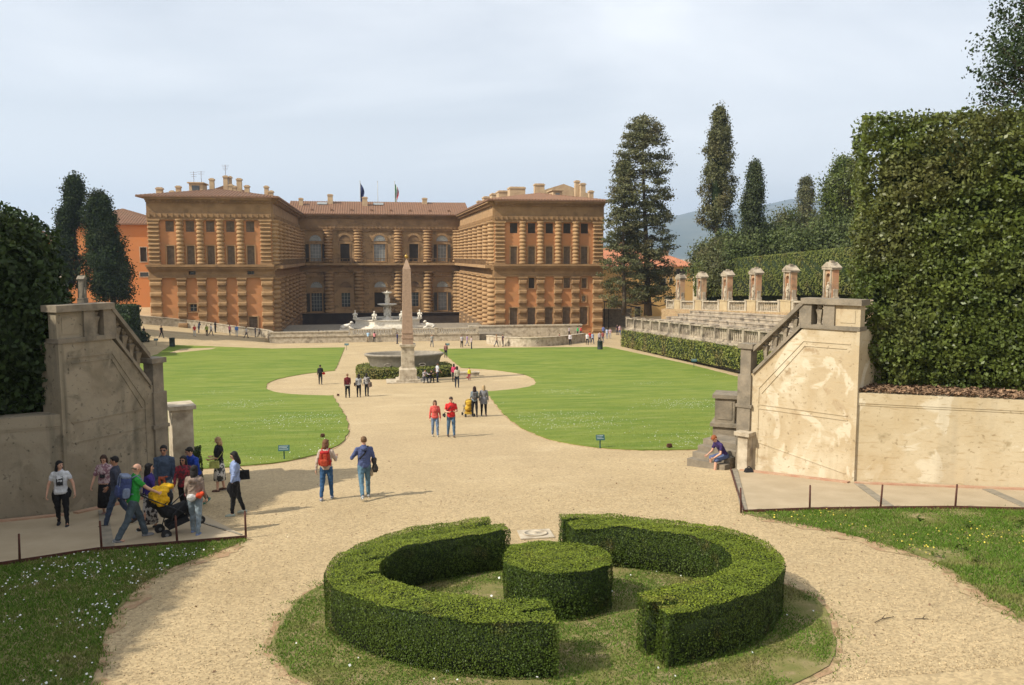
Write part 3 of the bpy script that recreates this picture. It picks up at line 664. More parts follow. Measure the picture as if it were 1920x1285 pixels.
def courtwall(T, W, cus, wus, wide, m, mdk, lights, back=False):
    zl = 8.6
    if back:
        ops = []
        for i, (u, wd) in enumerate(zip(wus, wide)):
            ops += [(u-wd/2, u+wd/2, ZM+.3, 15.5), (u-wd/2, u+wd/2, (.9 if i in (0, 4) else 1.8), 5.0)]
        avoid = ops+[(u-wd/2-1.0, u+wd/2+1.0, ZM+.3, 15.4) for u, wd in zip(wus, wide)]+[(u-1.75, u+1.75, 15.3, 18.25) for u in wus]+[(u-1.75, u+1.75, 0, 8.1) for u in wus]
    else:
        ops = [(u-.9, u+.9, ZM+.8, 15.2) for u in wus]+[(u-.9, u+.9, 1.6, 5.2) for u in wus]
        avoid = ops
    wl = MB(); wallgrid(wl, 0, W, -3.5, 9.5, [o for o in ops if o[3] < 9], T); wallgrid(wl, 0, W, 9.5, 18.45, [o for o in ops if o[3] > 9], T)
    blocks(wl, T, 0, W, -.4, 9.4, [o for o in avoid if o[3] < 9], 1.5, .62, .10 if back else .22); blocks(wl, T, 0, W, ZM+.3, 18.3, [o for o in avoid if o[3] > 9], 1.5, .62, .08 if back else .16)
    part(wl, 'wall', m if not back else mdk)
    for i, o in enumerate(ops):
        u = (o[0]+o[1])/2; k = i//2 if back else i % len(wus); up = o[3] > 9
        if back: window(T, *o, kind=['light', 'dark', 'light', 'dark', 'light'][k] if up else ['glass', 'glass', 'dark', 'glass', 'light'][k], surround=True)
        else: window(T, *o, kind='dark')
        if back and k in (0, 4):
            for x0_, x1_ in ((o[0]-.85, o[0]-.2), (o[1]+.2, o[1]+.85)): sb = MB(); sb.T = T; sb.box(x0_, x1_, .19, .26, o[2], o[3]-.1); sb.T = None; part(sb, 'shutter', M['shutter_dk'])
        r = 1.25 if back else 1.25
        lunette(T, u, (16.1 if up else 6.1) if back else (15.9 if up else 6.0), r, M['forte_lt'] if up else (mdk if back else m), back and k in lights)
    for u in cus:
        column(T, u, ZM+.15, 6.9, .82 if back else .78, 10, 'round', M['forte_lt']); column(T, u, -.4, 9.9, .9 if back else .85, 12, 'round', mdk if back else m)
    entab(T, 0, W, ZT-.1, 18.35, m if not back else M['forte'])
    mb = MB(); mb.T = T
    mb.box(0, W, -.2, .35, 9.5, 9.8); mb.box(0, W, -.2, .22, 9.8, 10.6); mb.box(0, W, -.2, .55, 10.6, 10.9); mb.box(0, W, -.2, 1.5, 10.9, ZM)
    mb.T = None; part(mb, 'cornice', m if not back else M['forte_mid'])
    rb = MB(); rb.T = T                 # terrace railing
    rb.box(.2, W-.2, 1.28, 1.42, ZM+.85, ZM+.97)
    for i in range(int(W/1.0)): rb.box(.3+i, .3+i+.14, 1.30, 1.40, ZM+.003, ZM+.85)
    rb.T = None; part(rb, 'railing', M['forte_dk'])
CW = XI1-XI0; SW = YB-YF
TB = frame(XI0, YB, 0)
pxu = lambda x: atY(x, 480, YB).x-XI0
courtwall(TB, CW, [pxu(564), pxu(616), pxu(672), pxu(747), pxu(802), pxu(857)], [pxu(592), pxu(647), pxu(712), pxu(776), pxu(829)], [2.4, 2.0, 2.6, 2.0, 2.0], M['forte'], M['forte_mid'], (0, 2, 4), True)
for a_, b_ in ((XL0, XI0), (XI1, XR1)):
    mb = MB(); mb.box(a_+1, b_-1, YF+1.2, YB+20, -.4, ZT-.6); part(mb, 'dark_filler', M['moat'])  # added dark box, keeps sky from showing through the window gaps
mb = MB(); mb.box(XI0, XI1, YB+1.2, YB+9, -.4, ZT-.6); part(mb, 'dark_filler', M['moat'])  # same added dark filling behind the back front
TRt = Matrix.Translation((XI1, YF, 0)) @ Matrix.Rotation(rad(90), 4, 'Z')       # outward = -X
TLt = Matrix.Translation((XI0, YB, 0)) @ Matrix.Rotation(rad(-90), 4, 'Z')
# for both, local x runs along Y and local +y must face the court
nb = 7; st = SW/nb
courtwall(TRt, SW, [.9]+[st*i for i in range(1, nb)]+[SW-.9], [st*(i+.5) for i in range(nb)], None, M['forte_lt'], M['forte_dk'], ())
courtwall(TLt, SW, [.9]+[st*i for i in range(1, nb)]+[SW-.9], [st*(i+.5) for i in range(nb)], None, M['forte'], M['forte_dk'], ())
# outer side walls (plain)
for x, s, m in ((XL0, 1, M['orange']), (XR1, -1, M['yellow'])):
    mb = MB(); mb.box(min(x, x+s*.5), max(x, x+s*.5), YF+.45, YB+22, -.5, ZT-.4); part(mb, 'wall', m)
# roofs with rows of tiles
def roofplane(mb, p, n_rows=None):
    """p: four corners (eave a, eave b, ridge b, ridge a); flat slab plus raised tile rolls running up the slope"""
    a, b, c, d = [Vector(q) for q in p]; mb.add([a, b, c, d], [(0, 1, 2, 3)])
    n = (b-a).cross(d-a).normalized(); n = n if n.z > 0 else -n; k = int((b-a).length/.5)
    for i in range(k):
        t = (i+.5)/k; e = a.lerp(b, t); r = None
        # ridge point straight up the slope
        ed = (b-a).normalized(); up_ = n.cross(ed); up_ = up_ if up_.z > 0 else -up_
        # distance to the nearest of the three other edges
        L_ = 1e9
        for q0, q1 in ((b, c), (c, d), (d, a)):
            dd = q1-q0
            if dd.length < 1e-6: continue
            # solve e + s*up = q0 + r*dd in the plane's (ed, up) basis
            A = np.array([[0, -dd.dot(ed)], [1, -dd.dot(up_)]]); B = np.array([(q0-e).dot(ed), (q0-e).dot(up_)])
            try: s_, r_ = np.linalg.solve(A, B)
            except Exception: continue
            if s_ > .05 and -1e-3 <= r_ <= 1.001: L_ = min(L_, s_)
        if L_ > 1e8: continue
        f = e+up_*L_; w_ = ed*.13
        mb.add([e-w_, e+n*.10, e+w_, f-w_, f+n*.10, f+w_], [(0, 1, 4, 3), (1, 2, 5, 4), (0, 2, 1)])
def hip(x0, x1, y0, y1, ze, rise_, ov=1.25, hipfront=True, back=True):
    mb = MB(); x0 -= ov; x1 += ov; y0 -= ov if hipfront else 0; h = (x1-x0)/2; xm = (x0+x1)/2
    ra = (xm, y0+h*.95, ze+rise_); rb = (xm, y1, ze+rise_)
    roofplane(mb, [(x0, y0, ze), (x1, y0, ze), ra, ra]) ; roofplane(mb, [(x1, y0, ze), (x1, y1, ze), rb, ra]); roofplane(mb, [(x0, y1, ze), (x0, y0, ze), ra, rb])
    mb.add([(x0, y0, ze), (x1, y0, ze), (x1, y1, ze), (x0, y1, ze), (x0, y0, ze-.22), (x1, y0, ze-.22), (x1, y1, ze-.22), (x0, y1, ze-.22)], [(4,7,6,5), (0,4,5,1), (1,5,6,2), (3,7,4,0)])
    return part(mb, 'roof', M['tile'])
rL = hip(XL0, XI0, YF, YB+22, ZT+.12, 1.75); rR = hip(XI1, XR1, YF, YB+22, ZT+.12, 1.75)
mb = MB(); roofplane(mb, [(XI0-2, YB-1.3, ZT+.05), (XI1+2, YB-1.3, ZT+.05), (XI1+2, YB+8, 25.0), (XI0-2, YB+8, 25.0)])
mb.add([(XI0-2, YB-1.3, ZT-.15), (XI1+2, YB-1.3, ZT-.15), (XI1+2, YB-1.3, ZT+.05), (XI0-2, YB-1.3, ZT+.05), (XI1+2, YB+8, ZT-.15), (XI0-2, YB+8, ZT-.15)], [(0,1,2,3), (0,5,4,1)])
for xx in range(8):
    u = XI0+3+xx*4.2; mb.box(u-.25, u+.25, YB+.6, YB+1.4, ZT+.5, ZT+1.15)
rC = part(mb, 'roof', M['tile'])
def chimney(x0, x1, yt, yb, Y, roof, dy=.9, kind=0):
    a = atY(x0, yt, Y); b = atY(x1, yb, Y); mb = MB(); wdt = b.x-a.x
    mb.box(a.x, b.x, Y, Y+dy, b.z-1.6, a.z-.35); mb.box(a.x-.1, b.x+.1, Y-.1, Y+dy+.1, a.z-.35, a.z-.12); mb.box(a.x+.08, b.x-.08, Y+.08, Y+dy-.08, a.z-.12, a.z)
    part(mb, 'chimney', M['chim'], roof)
for r, cs in ((rL, [(292,304,351,362,144,.9),(329,338,348,358,147,.9),(392,401,334,352,150,.9),(418,427,329,352,153,.9),(428,434,330,352,153.5,.9),(443,453,334,355,150,.9),(458,467,347,358,146,.9),(495,503,348,360,144,.9),(504,512,357,364,143.5,.8),(318,326,357,364,143,.8),(428,436,345,357,148,1.0),(437,443,348,358,148,.8)]),
               (rC, [(560,568,371,384,193,.9),(614,624,364,383,194.5,.9),(679,689,369,385,193,.9),(792,801,371,382,195,.9)]),
               (rR, [(907,921,368,374,164,2.2),(922,935,362,372,160,2.6),(935,953,357,370,154,3),(956,985,350,364,150,2.5),(1003,1021,344,358,150,1.2),(1079,1087,338,357,149,.9),(1089,1098,343,357,148,.9),(1105,1113,357,370,143,.9),(896,906,376,382,168,2)])):
    for c in cs: chimney(c[0], c[1], c[2], c[3], c[4], r, c[5])
def dormer(x0, x1, yt, yb, Y, roof, m):
    a = atY(x0, yt, Y); b = atY(x1, yb, Y); mb = MB(); mb.box(a.x, b.x, Y, Y+4, b.z-.3, a.z-.15); mb.box(a.x-.25, b.x+.25, Y-.3, Y+4.2, a.z-.15, a.z+.03)
    d = part(mb, 'dormer', M['chim'], roof); w_ = MB(); w_.box(a.x+.45, b.x-.45, Y-.04, Y+.02, b.z+.15, a.z-.5); part(w_, 'pane', m, roof)
dormer(354, 380, 342, 362, 145, rL, M['glass']); dormer(1037, 1054, 356, 373, 144, rR, M['glass_lt'])
mb = MB()   # attic gable behind the right roof
p0 = atY(1018, 357, 152); p1 = atY(1057, 345, 152); p2 = atY(1106, 364, 152)
mb.add([(p0.x, 152, p0.z-2), (p2.x, 152, p2.z-2), (p2.x, 152, p2.z), (p1.x, 152, p1.z), (p0.x, 152, p0.z), (p0.x, 160, p0.z-2), (p2.x, 160, p2.z-2), (p2.x, 160, p2.z), (p1.x, 160, p1.z), (p0.x, 160, p0.z)], [(0,1,2,3,4), (4,3,8,9), (3,2,7,8), (1,6,7,2), (0,4,9,5)])
part(mb, 'attic', M['chim'], rR)
p0 = atY(470, 357, 156); mb = MB(); a = atY(385, 360, 158); b = atY(470, 352, 158); c_ = atY(425, 346, 158)
mb.add([(a.x, 158, a.z-2), (b.x, 158, a.z-2), (b.x, 158, a.z), (c_.x, 158, c_.z), (a.x, 158, a.z), (a.x, 166, a.z-2), (b.x, 166, a.z-2), (b.x, 166, a.z), (c_.x, 166, c_.z), (a.x, 166, a.z)], [(0,1,2,3,4), (4,3,8,9), (3,2,7,8)])
part(mb, 'attic', M['tile'], rL)
for x0, x1, yy in ((594, 613, 381), (700, 719, 382)):      # skylights in the middle roof
    a = atY(x0, yy, 193.2); b = atY(x1, yy, 193.2); k = (25-ZT)/9.3; z = lambda Y: ZT+.05+(Y-YB+1.3)*.344+.16
    mb = MB(); mb.add([(a.x, 193.5, z(193.5)), (b.x, 193.5, z(193.5)), (b.x, 195.2, z(195.2)), (a.x, 195.2, z(195.2))], [(0,1,2,3)]); part(mb, 'skylight', M['glass_lt'], rC)
# aerials
def aerial(x, yt, yb, Y, lb, bars):
    a = atY(x, yt, Y); b = atY(x, yb, Y); mb = MB(); mb.tube([(0,0,0), (0,0,a.z-b.z+.5)], .035, 5)
    for k in range(bars): z = (a.z-b.z)*(.95-.13*k)+.5; mb.tube([(-.6+.08*k, 0, z), (.6-.08*k, 0, z)], .02, 4)
    o = mb.build('roof_aerial', M['steel']); o.location = (b.x, Y, b.z-.5); tag(o, lb, 'antenna', 'aerials on the palace roof')
aerial(364, 322, 352, 152, 'thin television aerial, leftmost of three on the left wing roof', 3); aerial(378, 321, 352, 152, 'thin television aerial in the middle of three on the left wing roof', 2); aerial(423, 309, 331, 154, 'tall thin television aerial standing above the tallest chimney', 4)
# flagpoles behind the middle roof
def flagpole(x, yt, cols, lb):
    a = atY(x, yt, 206); t = empty('flagpole', lb, 'flagpole', (a.x, 206, 18), 0, 'flagpoles behind the middle roof')
    mb = MB(); mb.tube([(0,0,0), (0,0,a.z-18)], [.09, .05], 6); mb.ball((0,0,a.z-18), .12, 6, 4); mb.build('pole', M['wframe'], t)
    if cols:
        f = MB(); n = 8; H = a.z-18-.4
        for ci in range(3):
            f.mi = ci
            vs = []
            for i in range(n+1):
                z = H-i*4.6/n
                for q in range(2):
                    u = .1+(ci+q)*.28+.12*math.sin(i*.8)*(ci+q); vs.append((u*.75, .18*math.sin(i*1.1+(ci+q)*2.2), z-(ci+q)*.35))
            f.add(vs, [(2*i, 2*i+1, 2*i+3, 2*i+2) for i in range(n)], True)
        f.build('flag', cols, t)
navy = flat('navy_cloth', (.02,.03,.10)); green_ = flat('green_cloth', (.02,.16,.06)); wh = flat('white_cloth', (.62,.62,.60)); rd = flat('red_cloth', (.40,.03,.03))
flagpole(675, 340, [navy, navy, navy], 'flagpole with a dark blue flag hanging limp above the middle roof'); flagpole(708, 341, None, 'bare thin flagpole between the two flags'); flagpole(740, 341, [green_, wh, rd], 'flagpole with a limp green, white and red flag')
# ---- terrace, fountain, court
mb = MB(); mb.box(XI0+.1, XI1-.1, 152, 152.4, -3.4, .93); mb.box(XI0+.1, XI1-.1, 184.0, 184.6, -3.4, .6); mb.box(XI0+.05, XI1-.05, 183.8, 184.8, .6, .8)
mb.mi = 0
tag(mb.build('court_retaining_wall', [M['moat']]), 'dark stone wall with a coping in front of the palace back front', 'wall')
mb = MB(); mb.box(XI0+.01, XI1-.01, 152.4, 184.0, -3.45, -3.4); tag(mb.build('court_floor', M['moat']), None, None, kind='structure')
mb = MB(); mb.box(XI0+.02, XI1-.02, 129.3, 152, -.3, .95); tag(mb.build('terrace', M['stone']), None, None, kind='structure')
def railwall(x, lb):
    r = MB(); s = 1 if x < AX else -1
    r.box(min(x+s*.3, x+s*.9), max(x+s*.3, x+s*.9), 140, 184, -3, 1.05); r.box(min(x+s*.2, x+s*1.0), max(x+s*.2, x+s*1.0), 139.8, 183.7, 1.05, 1.25)
    tag(r.build('court_parapet', M['forte_dk']), lb, 'parapet', 'parapets beside the court')
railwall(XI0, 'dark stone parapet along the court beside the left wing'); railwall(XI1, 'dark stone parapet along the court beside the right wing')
# ------------------------------------------------------------------ neighbouring buildings
def building(name, label, x0, x1, y0, y1, zt, zb, m, roofm, wins, ov=.8, rise_=2.5, hipr=True, zw0=None):
    t = empty(name, label, 'building', (x0, y0, 0)); mb = MB(); T = Matrix.Translation((0, 0, 0)) @ Matrix.Diagonal((1, -1, 1, 1))
    wallgrid(mb, 0, x1-x0, zb, zt, [w_[:4] for w_ in wins], T, .3)
    mb.add([(0,0,zb),(0,0,zt),(0,y1-y0,zt),(0,y1-y0,zb),(x1-x0,0,zb),(x1-x0,0,zt),(x1-x0,y1-y0,zt),(x1-x0,y1-y0,zb)], [(0,1,2,3),(4,5,6,7),(2,3,7,6)])
    mb.build('wall', m, t)
    for a, b, c, d, k in wins:
        f = MB(); f.box(a-.1, a, -.06, .1, c-.1, d+.1); f.box(b, b+.1, -.06, .1, c-.1, d+.1); f.box(a, b, -.06, .1, d, d+.1); f.box(a-.15, b+.15, -.1, .1, c-.12, c)
        fo = f.build('window', M['stone_lt'], t); p = MB()
        if k == 'arch': p.lathe([(b-a)/2 and ((b-a)/2, 0), ((b-a)/2, .05)], ((a+b)/2, -.05, d), 12)
        p.box(a+.02, b-.02, .2, .25, c+.02, d-.02); z = c+.1
        if k != 'glass':
            while z < d-.1: p.box(a+.06, b-.06, .16, .2, z, z+.06); z += .14
        p.box((a+b)/2-.04, (a+b)/2+.04, .14, .2, c, d); p.build('shutter' if k != 'glass' else 'pane', M['shutter_dk'] if k != 'glass' else M['glass'], fo)
    r = MB(); X0, X1, Y0, Y1 = -ov, x1-x0+ov, -ov, y1-y0+ov; h = min(X1-X0, Y1-Y0)/2
    if (X1-X0) > (Y1-Y0): ra = (X0+h, (Y0+Y1)/2, zt+rise_); rb = (X1-h, (Y0+Y1)/2, zt+rise_)
    else: ra = rb = ((X0+X1)/2, Y0+h, zt+rise_)
    roofplane(r, [(X0,Y0,zt),(X1,Y0,zt),rb,ra]); roofplane(r, [(X1,Y0,zt),(X1,Y1,zt),rb,rb]); roofplane(r, [(X1,Y1,zt),(X0,Y1,zt),ra,rb]); roofplane(r, [(X0,Y1,zt),(X0,Y0,zt),ra,ra])
    r.box(X0+.02, X1-.02, Y0+.02, Y1-.02, zt-.2, zt-.004)
    return t, r.build('roof', roofm, t)
def zpx(x, y, Y): return atY(x, y, Y).z
# orange house left of the palace
x0 = atY(120, 500, 170).x; x1 = atY(300, 500, 170).x
e1 = zpx(240, 420, 170)
building('orange_house', 'bright orange plastered house close to the left of the palace wing', x0, x1, 170, 196, e1, 0, M['orange2'], M['tile'],
         [(atY(264,500,170).x-x0, atY(276,500,170).x-x0, zpx(270,491,170), zpx(270,464,170), 's'), (atY(262,500,170).x-x0, atY(278,500,170).x-x0, zpx(270,519,170), zpx(270,511,170), 'glass'), (atY(268,500,170).x-x0, atY(282,500,170).x-x0, zpx(270,594,170), zpx(270,583,170), 's')], rise_=3.2)
x0 = atY(-60, 500, 215).x; x1 = atY(150, 500, 215).x
building('orange_house', 'far orange house with cornice and brown shutters at the left edge behind the cypresses', x0, x1, 215, 240, zpx(90, 452, 215), 0, M['orange2'], M['tile'],
         [(atY(86,500,215).x-x0, atY(98,500,215).x-x0, zpx(90,515,215), zpx(90,487,215), 's'), (atY(84,500,215).x-x0, atY(97,500,215).x-x0, zpx(90,555,215), zpx(90,533,215), 's')], rise_=2.5)
# yellow house right
Yy = 175; X = lambda x: atY(x, 500, Yy).x
x0, x1 = X(1105), X(1300)
wins = [(X(a)-x0, X(b)-x0, zpx(1250, d, Yy), zpx(1250, c, Yy), k) for a, b, c, d, k in
        ((1224,1238,505,516,'s'), (1268,1288,505,516,'s'), (1246,1251,501,506,'glass'), (1258,1263,501,506,'glass'), (1244,1249,522,533,'s'), (1256,1261,522,533,'s'), (1248,1259,556,566,'glass'), (1192,1202,575,599,'s'), (1150,1158,560,575,'s'))]
hy, ry = building('yellow_house', 'yellow plastered house with red tiled roof behind the tall tree beside the palace', x0, x1, Yy, 200, zpx(1250, 499, Yy), -.5, M['yellow'], M['tile2'], wins, rise_=5.6)
for a, b, c in ((1232, 1239, 478), (1258, 1265, 480)):
    m_ = MB(); m_.box(X(a)-x0, X(b)-x0, 4, 5, zpx(a, 492, Yy), zpx(a, c-3, Yy)+.6); m_.box(X(a)-x0-.15, X(b)-x0+.15, 3.85, 5.15, zpx(a, c-3, Yy)+.6, zpx(a, c-3, Yy)+.85); m_.build('chimney', M['chim'], ry)
# grey gate wall with a canopy between palace and hedge
mb = MB(); a = atY(1128, 600, 150); b = atY(1172, 600, 150); mb.box(a.x, b.x+1, 150, 150.5, -.3, 3.1); mb.box(a.x-.1, b.x+1.1, 149.9, 150.6, 3.1, 3.3)
tag(mb.build('boundary_wall', M['stone']), 'grey boundary wall between the palace and the clipped hedge', 'wall')
t = empty('canopy', 'dark metal canopy on posts beside the right end of the palace', 'canopy', (a.x+2, 146, 0)); mb = MB()
mb.prism([(-2, 0), (3.4, 0), (3.4, 3), (-2, 3)], lambda x, y: 4.3-.18*x, lambda x, y: 4.5-.18*x); mb.build('roof', M['black'], t)
for x in (-1.8, 3.2):
    for y in (.1, 2.9): m_ = MB(); m_.tube([(x, y, 0), (x, y, 4.35-.18*x)], .07, 6); m_.build('post', M['black'], t)

# ------------------------------------------------------------------ low walls before the palace
def wallpath(pts, h, w_, m, name, label, cat='wall', cop=.12, base=None):
    mb = MB(); n = len(pts)
    nm_ = []
    for i in range(n):
        a = Vector(pts[max(i-1, 0)][:2]); b = Vector(pts[min(i+1, n-1)][:2]); d = (b-a).normalized(); nm_.append(Vector((-d.y, d.x)))
    for off0, off1, z0, z1 in ((0, w_, -.2, h), (-.08, w_+.08, h, h+cop)):
        for i in range(n-1):
            hs = [(pts[i][2] if len(pts[i]) > 2 else 0), (pts[i+1][2] if len(pts[i+1]) > 2 else 0)]
            P = []
            for z in (z0, z1):
                for k, o_ in ((i, off0), (i+1, off0), (i+1, off1), (i, off1)):
                    q = Vector(pts[k][:2])+nm_[k]*o_; P.append((q.x, q.y, G(q.x, q.y)+z+(hs[k-i] if z > 0 else 0)))
            mb.add(P, [(0,3,2,1),(4,5,6,7),(0,1,5,4),(1,2,6,5),(2,3,7,6),(3,0,4,7)])
    return tag(mb.build(name, m), label, cat)
q = [gp(x, y) for x, y in ((540, 640), (500, 634), (440, 627), (350, 615), (250, 606.5))]
lw = curve([(-14.4, 129.2)]+[(p.x, p.y) for p in q[1:]]+[(q[-1].x-6, q[-1].y+1)], 4)
wallpath(lw[::-1], 1.15, .5, M['stone_lt'], 'low_wall', 'long low stone wall sloping up past the foot of the left palace wing')
q = [gp(x, y) for x, y in ((912, 645), (945, 649), (996, 650.5), (1050, 647.5), (1098, 641))]
rw = curve([(p.x, p.y) for p in q], 5)
wallpath(rw, 1.15, .5, M['stone_lt'], 'low_wall', 'curved low stone wall bulging in front of the right palace wing')
a = gp(912, 645)
mb = MB(); mb.box(-14.3, a.x, 128.7, 129.2, -.3, 1.0); mb.box(-14.4, a.x+.1, 128.6, 129.3, 1.0, 1.12)
tag(mb.build('terrace_wall', M['stone_lt']), 'pale stone retaining wall under the fountain terrace balustrade', 'wall')
mb = MB(); mb.box(a.x-1, 34, 133.5, 134.1, -.3, 1.7); mb.box(a.x-1.1, 34.1, 133.4, 134.2, 1.7, 1.9)
tag(mb.build('ramp_wall', M['stone_lt']), 'pale stone ramp wall close to the foot of the right palace wing', 'wall')
# balustrade: posts are its parts, the balusters are one stuff part per rail
BALP = [(.10, 0), (.10, .05), (.05, .1), (.09, .3), (.08, .38), (.04, .6), (.045, .72), (.09, .78), (.09, .85)]
def balustrade(pts, h, name, label, m, every=3.2, group=None, plinth=.12, pitch_=.36, zf=None):
    """stone balustrade along a polyline of (x, y, z)"""
    t = empty(name, label, 'balustrade', pts[0], 0, group); o = Vector(pts[0]); rail = MB(); bal = MB(); pier = []
    k = h/1.1
    for a, b in zip(pts, pts[1:]):
        a = Vector(a)-o; b = Vector(b)-o; d = b-a; Lh = Vector((d.x, d.y)).length; ang = math.atan2(d.y, d.x); n = max(1, round(Lh/every))
        sh = d.z/Lh
        for z0, z1, w_ in ((0, plinth, .17), (h-.14, h, .19)):
            rail.T = Matrix.Translation(a) @ Matrix.Rotation(ang, 4, 'Z') @ Matrix(((1,0,0,0),(0,1,0,0),(sh,0,1,0),(0,0,0,1))); rail.box(0, Lh, -w_, w_, z0, z1); rail.T = None
        for i in range(n+1):
            p = a+d*(i/n); pier.append((p, ang))
        m_ = int(Lh/pitch_)
        for i in range(m_):
            s_ = (i+.5)/m_
            if min(abs(s_*n-round(s_*n))*Lh/n, 9) < .28: continue
            p = a+d*s_; bal.lathe([(r, plinth+z*(h-plinth-.14)/.85) for r, z in BALP], p, 6, smooth=True)
    rail.build('rail', m, t)
    b = bal.build('baluster', m, t)
    if len(bal.f) > 600: b['kind'] = 'stuff'
    done = []
    for p, ang in pier:
        if any((p-q).length < .3 for q in done): continue
        done.append(p); mb = MB(); mb.box(-.2, .2, -.2, .2, -.02, h+.03); mb.box(-.25, .25, -.25, .25, h+.03, h+.14); po = mb.build('pier', m, t); po.location = p; po.rotation_euler = (0, 0, ang)
    return t
balustrade([(-2.5, 129.0, 1.13), (a.x-.3, 129.0, 1.13)], .85, 'balustrade', 'pale stone balustrade on the terrace wall in front of the marble fountain', M['stone_lt'], 6.0)
mb = MB(); mb.box(-14.2, -2.9, 128.8, 129.15, 1.125, 1.6); mb.box(-14.3, -2.8, 128.72, 129.23, 1.6, 1.75)
tag(mb.build('parapet', M['stone_lt']), 'solid stone parapet left of the terrace balustrade', 'parapet')

# ------------------------------------------------------------------ fountain
FX, FY = AX+.25, 146.0
ft = empty('fountain', 'white marble fountain with octagonal basin and two stacked bowls on the palace terrace', 'fountain', (FX, FY, .95))
mb = MB(); Rb = 5.9
for r, z0, z1 in ((Rb+1.3, 0, .18), (Rb+.7, .18, .36)): mb.lathe([(r, z0), (r, z1), (r-.6, z1)], seg=8, a0=rad(22.5), a1=rad(382.5), smooth=False, sy=.8)
mb.lathe([(Rb, .36), (Rb, .5), (Rb-.15, .55), (Rb-.12, 1.2), (Rb+.12, 1.3), (Rb+.12, 1.42), (Rb-.35, 1.42), (Rb-.4, .8), (.1, .8)], seg=8, a0=rad(22.5), a1=rad(382.5), smooth=False, sy=.8)
mb.build('basin', M['marble'], ft)
mb = MB(); mb.lathe([(.95, .8), (.9, 1.3), (.6, 1.5), (.42, 1.9), (.55, 2.2), (.72, 2.6), (.5, 3.0), (.35, 3.3), (.45, 3.5)], seg=12)
for k in range(4):
    a_ = rad(45+90*k); mb.ball((.62*math.cos(a_), .62*math.sin(a_), 2.1), (.2, .2, .42)); mb.ball((.66*math.cos(a_), .66*math.sin(a_), 2.62), .15); mb.tube([(.6*math.cos(a_), .6*math.sin(a_), 2.4), (.85*math.cos(a_), .85*math.sin(a_), 3.1), (.7*math.cos(a_), .7*math.sin(a_), 3.5)], [.08, .07, .06], 6)
mb.build('pedestal', M['marble'], ft)
mb = MB(); mb.lathe([(.3, 3.45), (.9, 3.5), (1.6, 3.72), (1.68, 3.85), (1.5, 3.85), (.8, 3.68), (.1, 3.62)], seg=20); mb.build('bowl', M['marble'], ft)
mb = MB(); mb.lathe([(.5, 3.6), (.3, 3.9), (.42, 4.3), (.28, 4.8), (.34, 5.2), (.3, 5.5)], seg=10)
for k in range(3):
    a_ = rad(20+120*k); mb.ball((.34*math.cos(a_), .34*math.sin(a_), 4.35), (.15, .15, .35)); mb.ball((.36*math.cos(a_), .36*math.sin(a_), 4.8), .12)
mb.build('stem', M['marble'], ft)
mb = MB(); mb.lathe([(.2, 5.45), (.5, 5.52), (.85, 5.75), (.88, 5.85), (.7, 5.83), (.2, 5.7), (.12, 5.75), (.14, 5.9), (.05, 6.1)], seg=16); mb.build('bowl', M['marble'], ft)
mb = MB(); mb.lathe([(Rb-.5, 1.12), (Rb-.5, 1.13), (.3, 1.13)], seg=8, a0=rad(22.5), a1=rad(382.5), smooth=False, sy=.8); mb.build('water', M['glass'], ft)
def figure(label, x, y, z, pose, s=1.0, rz=0, group=None):
    """marble figures: 'putto' seated child, 'reclining' animal-like figure"""
    mb = MB()
    if pose == 'putto':
        mb.box(-.3, .3, -.3, .3, 0, .18)
        mb.lathe([(.22, .18), (.25, .35), (.2, .6), (.21, .78), (.1, .88), (.07, .93)], seg=10, sy=.8); mb.ball((0, 0, 1.05), (.12, .13, .15))
        for q in (-1, 1):
            mb.tube([(q*.12, 0, .3), (q*.18, -.3, .42), (q*.16, -.36, .1)], [.11, .09, .06], 8); mb.tube([(q*.2, 0, .8), (q*.3, -.12, .6), (q*.14, -.3, .62)], [.065, .055, .045], 8)
    else:
        mb.prism([(-.9, -.3), (.9, -.3), (.9, .3), (-.9, .3)], 0, .12)
        mb.tube([(-.75, 0, .3), (-.3, 0, .42), (.2, 0, .5), (.5, 0, .72)], [.18, .26, .26, .16], 10); mb.ball((.62, 0, .92), (.2, .15, .17)); mb.tube([(.68, 0, .9), (.88, 0, .84)], [.1, .06], 8)
        for q in (-1, 1):
            mb.tube([(.3, q*.15, .4), (.6, q*.18, .18), (.85, q*.18, .16)], [.11, .08, .06], 8); mb.tube([(-.6, q*.2, .35), (-.25, q*.28, .2), (-.55, q*.28, .15)], [.15, .1, .06], 8)
    mb.v = [(a*s, b*s, c*s) for a, b, c in mb.v]
    o = mb.build('statue', M['marble']); o.location = (x, y, z); o.rotation_euler = (0, 0, rz); tag(o, label, 'statue', group); return o
for i, (a_, lb) in enumerate(((202.5, 'left end'), (247.5, 'front left corner'), (292.5, 'front right corner'), (337.5, 'right end'))):
    figure('small white marble putto sitting on the '+lb+' of the fountain basin', FX+(Rb-.1)*math.cos(rad(a_)), FY+(Rb-.1)*.8*math.sin(rad(a_)), .95+1.42, 'putto', 1.25, 0, 'marble putti on the fountain basin')
for x, y, lb, r in ((424, 612, 'left', 0), (1030, 612, 'right', math.pi)):
    px = 650 if lb == 'left' else 806
    p = atY(px, 612, 141); figure('white marble reclining figure on a plinth on the terrace, %s of the fountain' % lb, p.x, 141, .95, 'rec', 1.25, r)

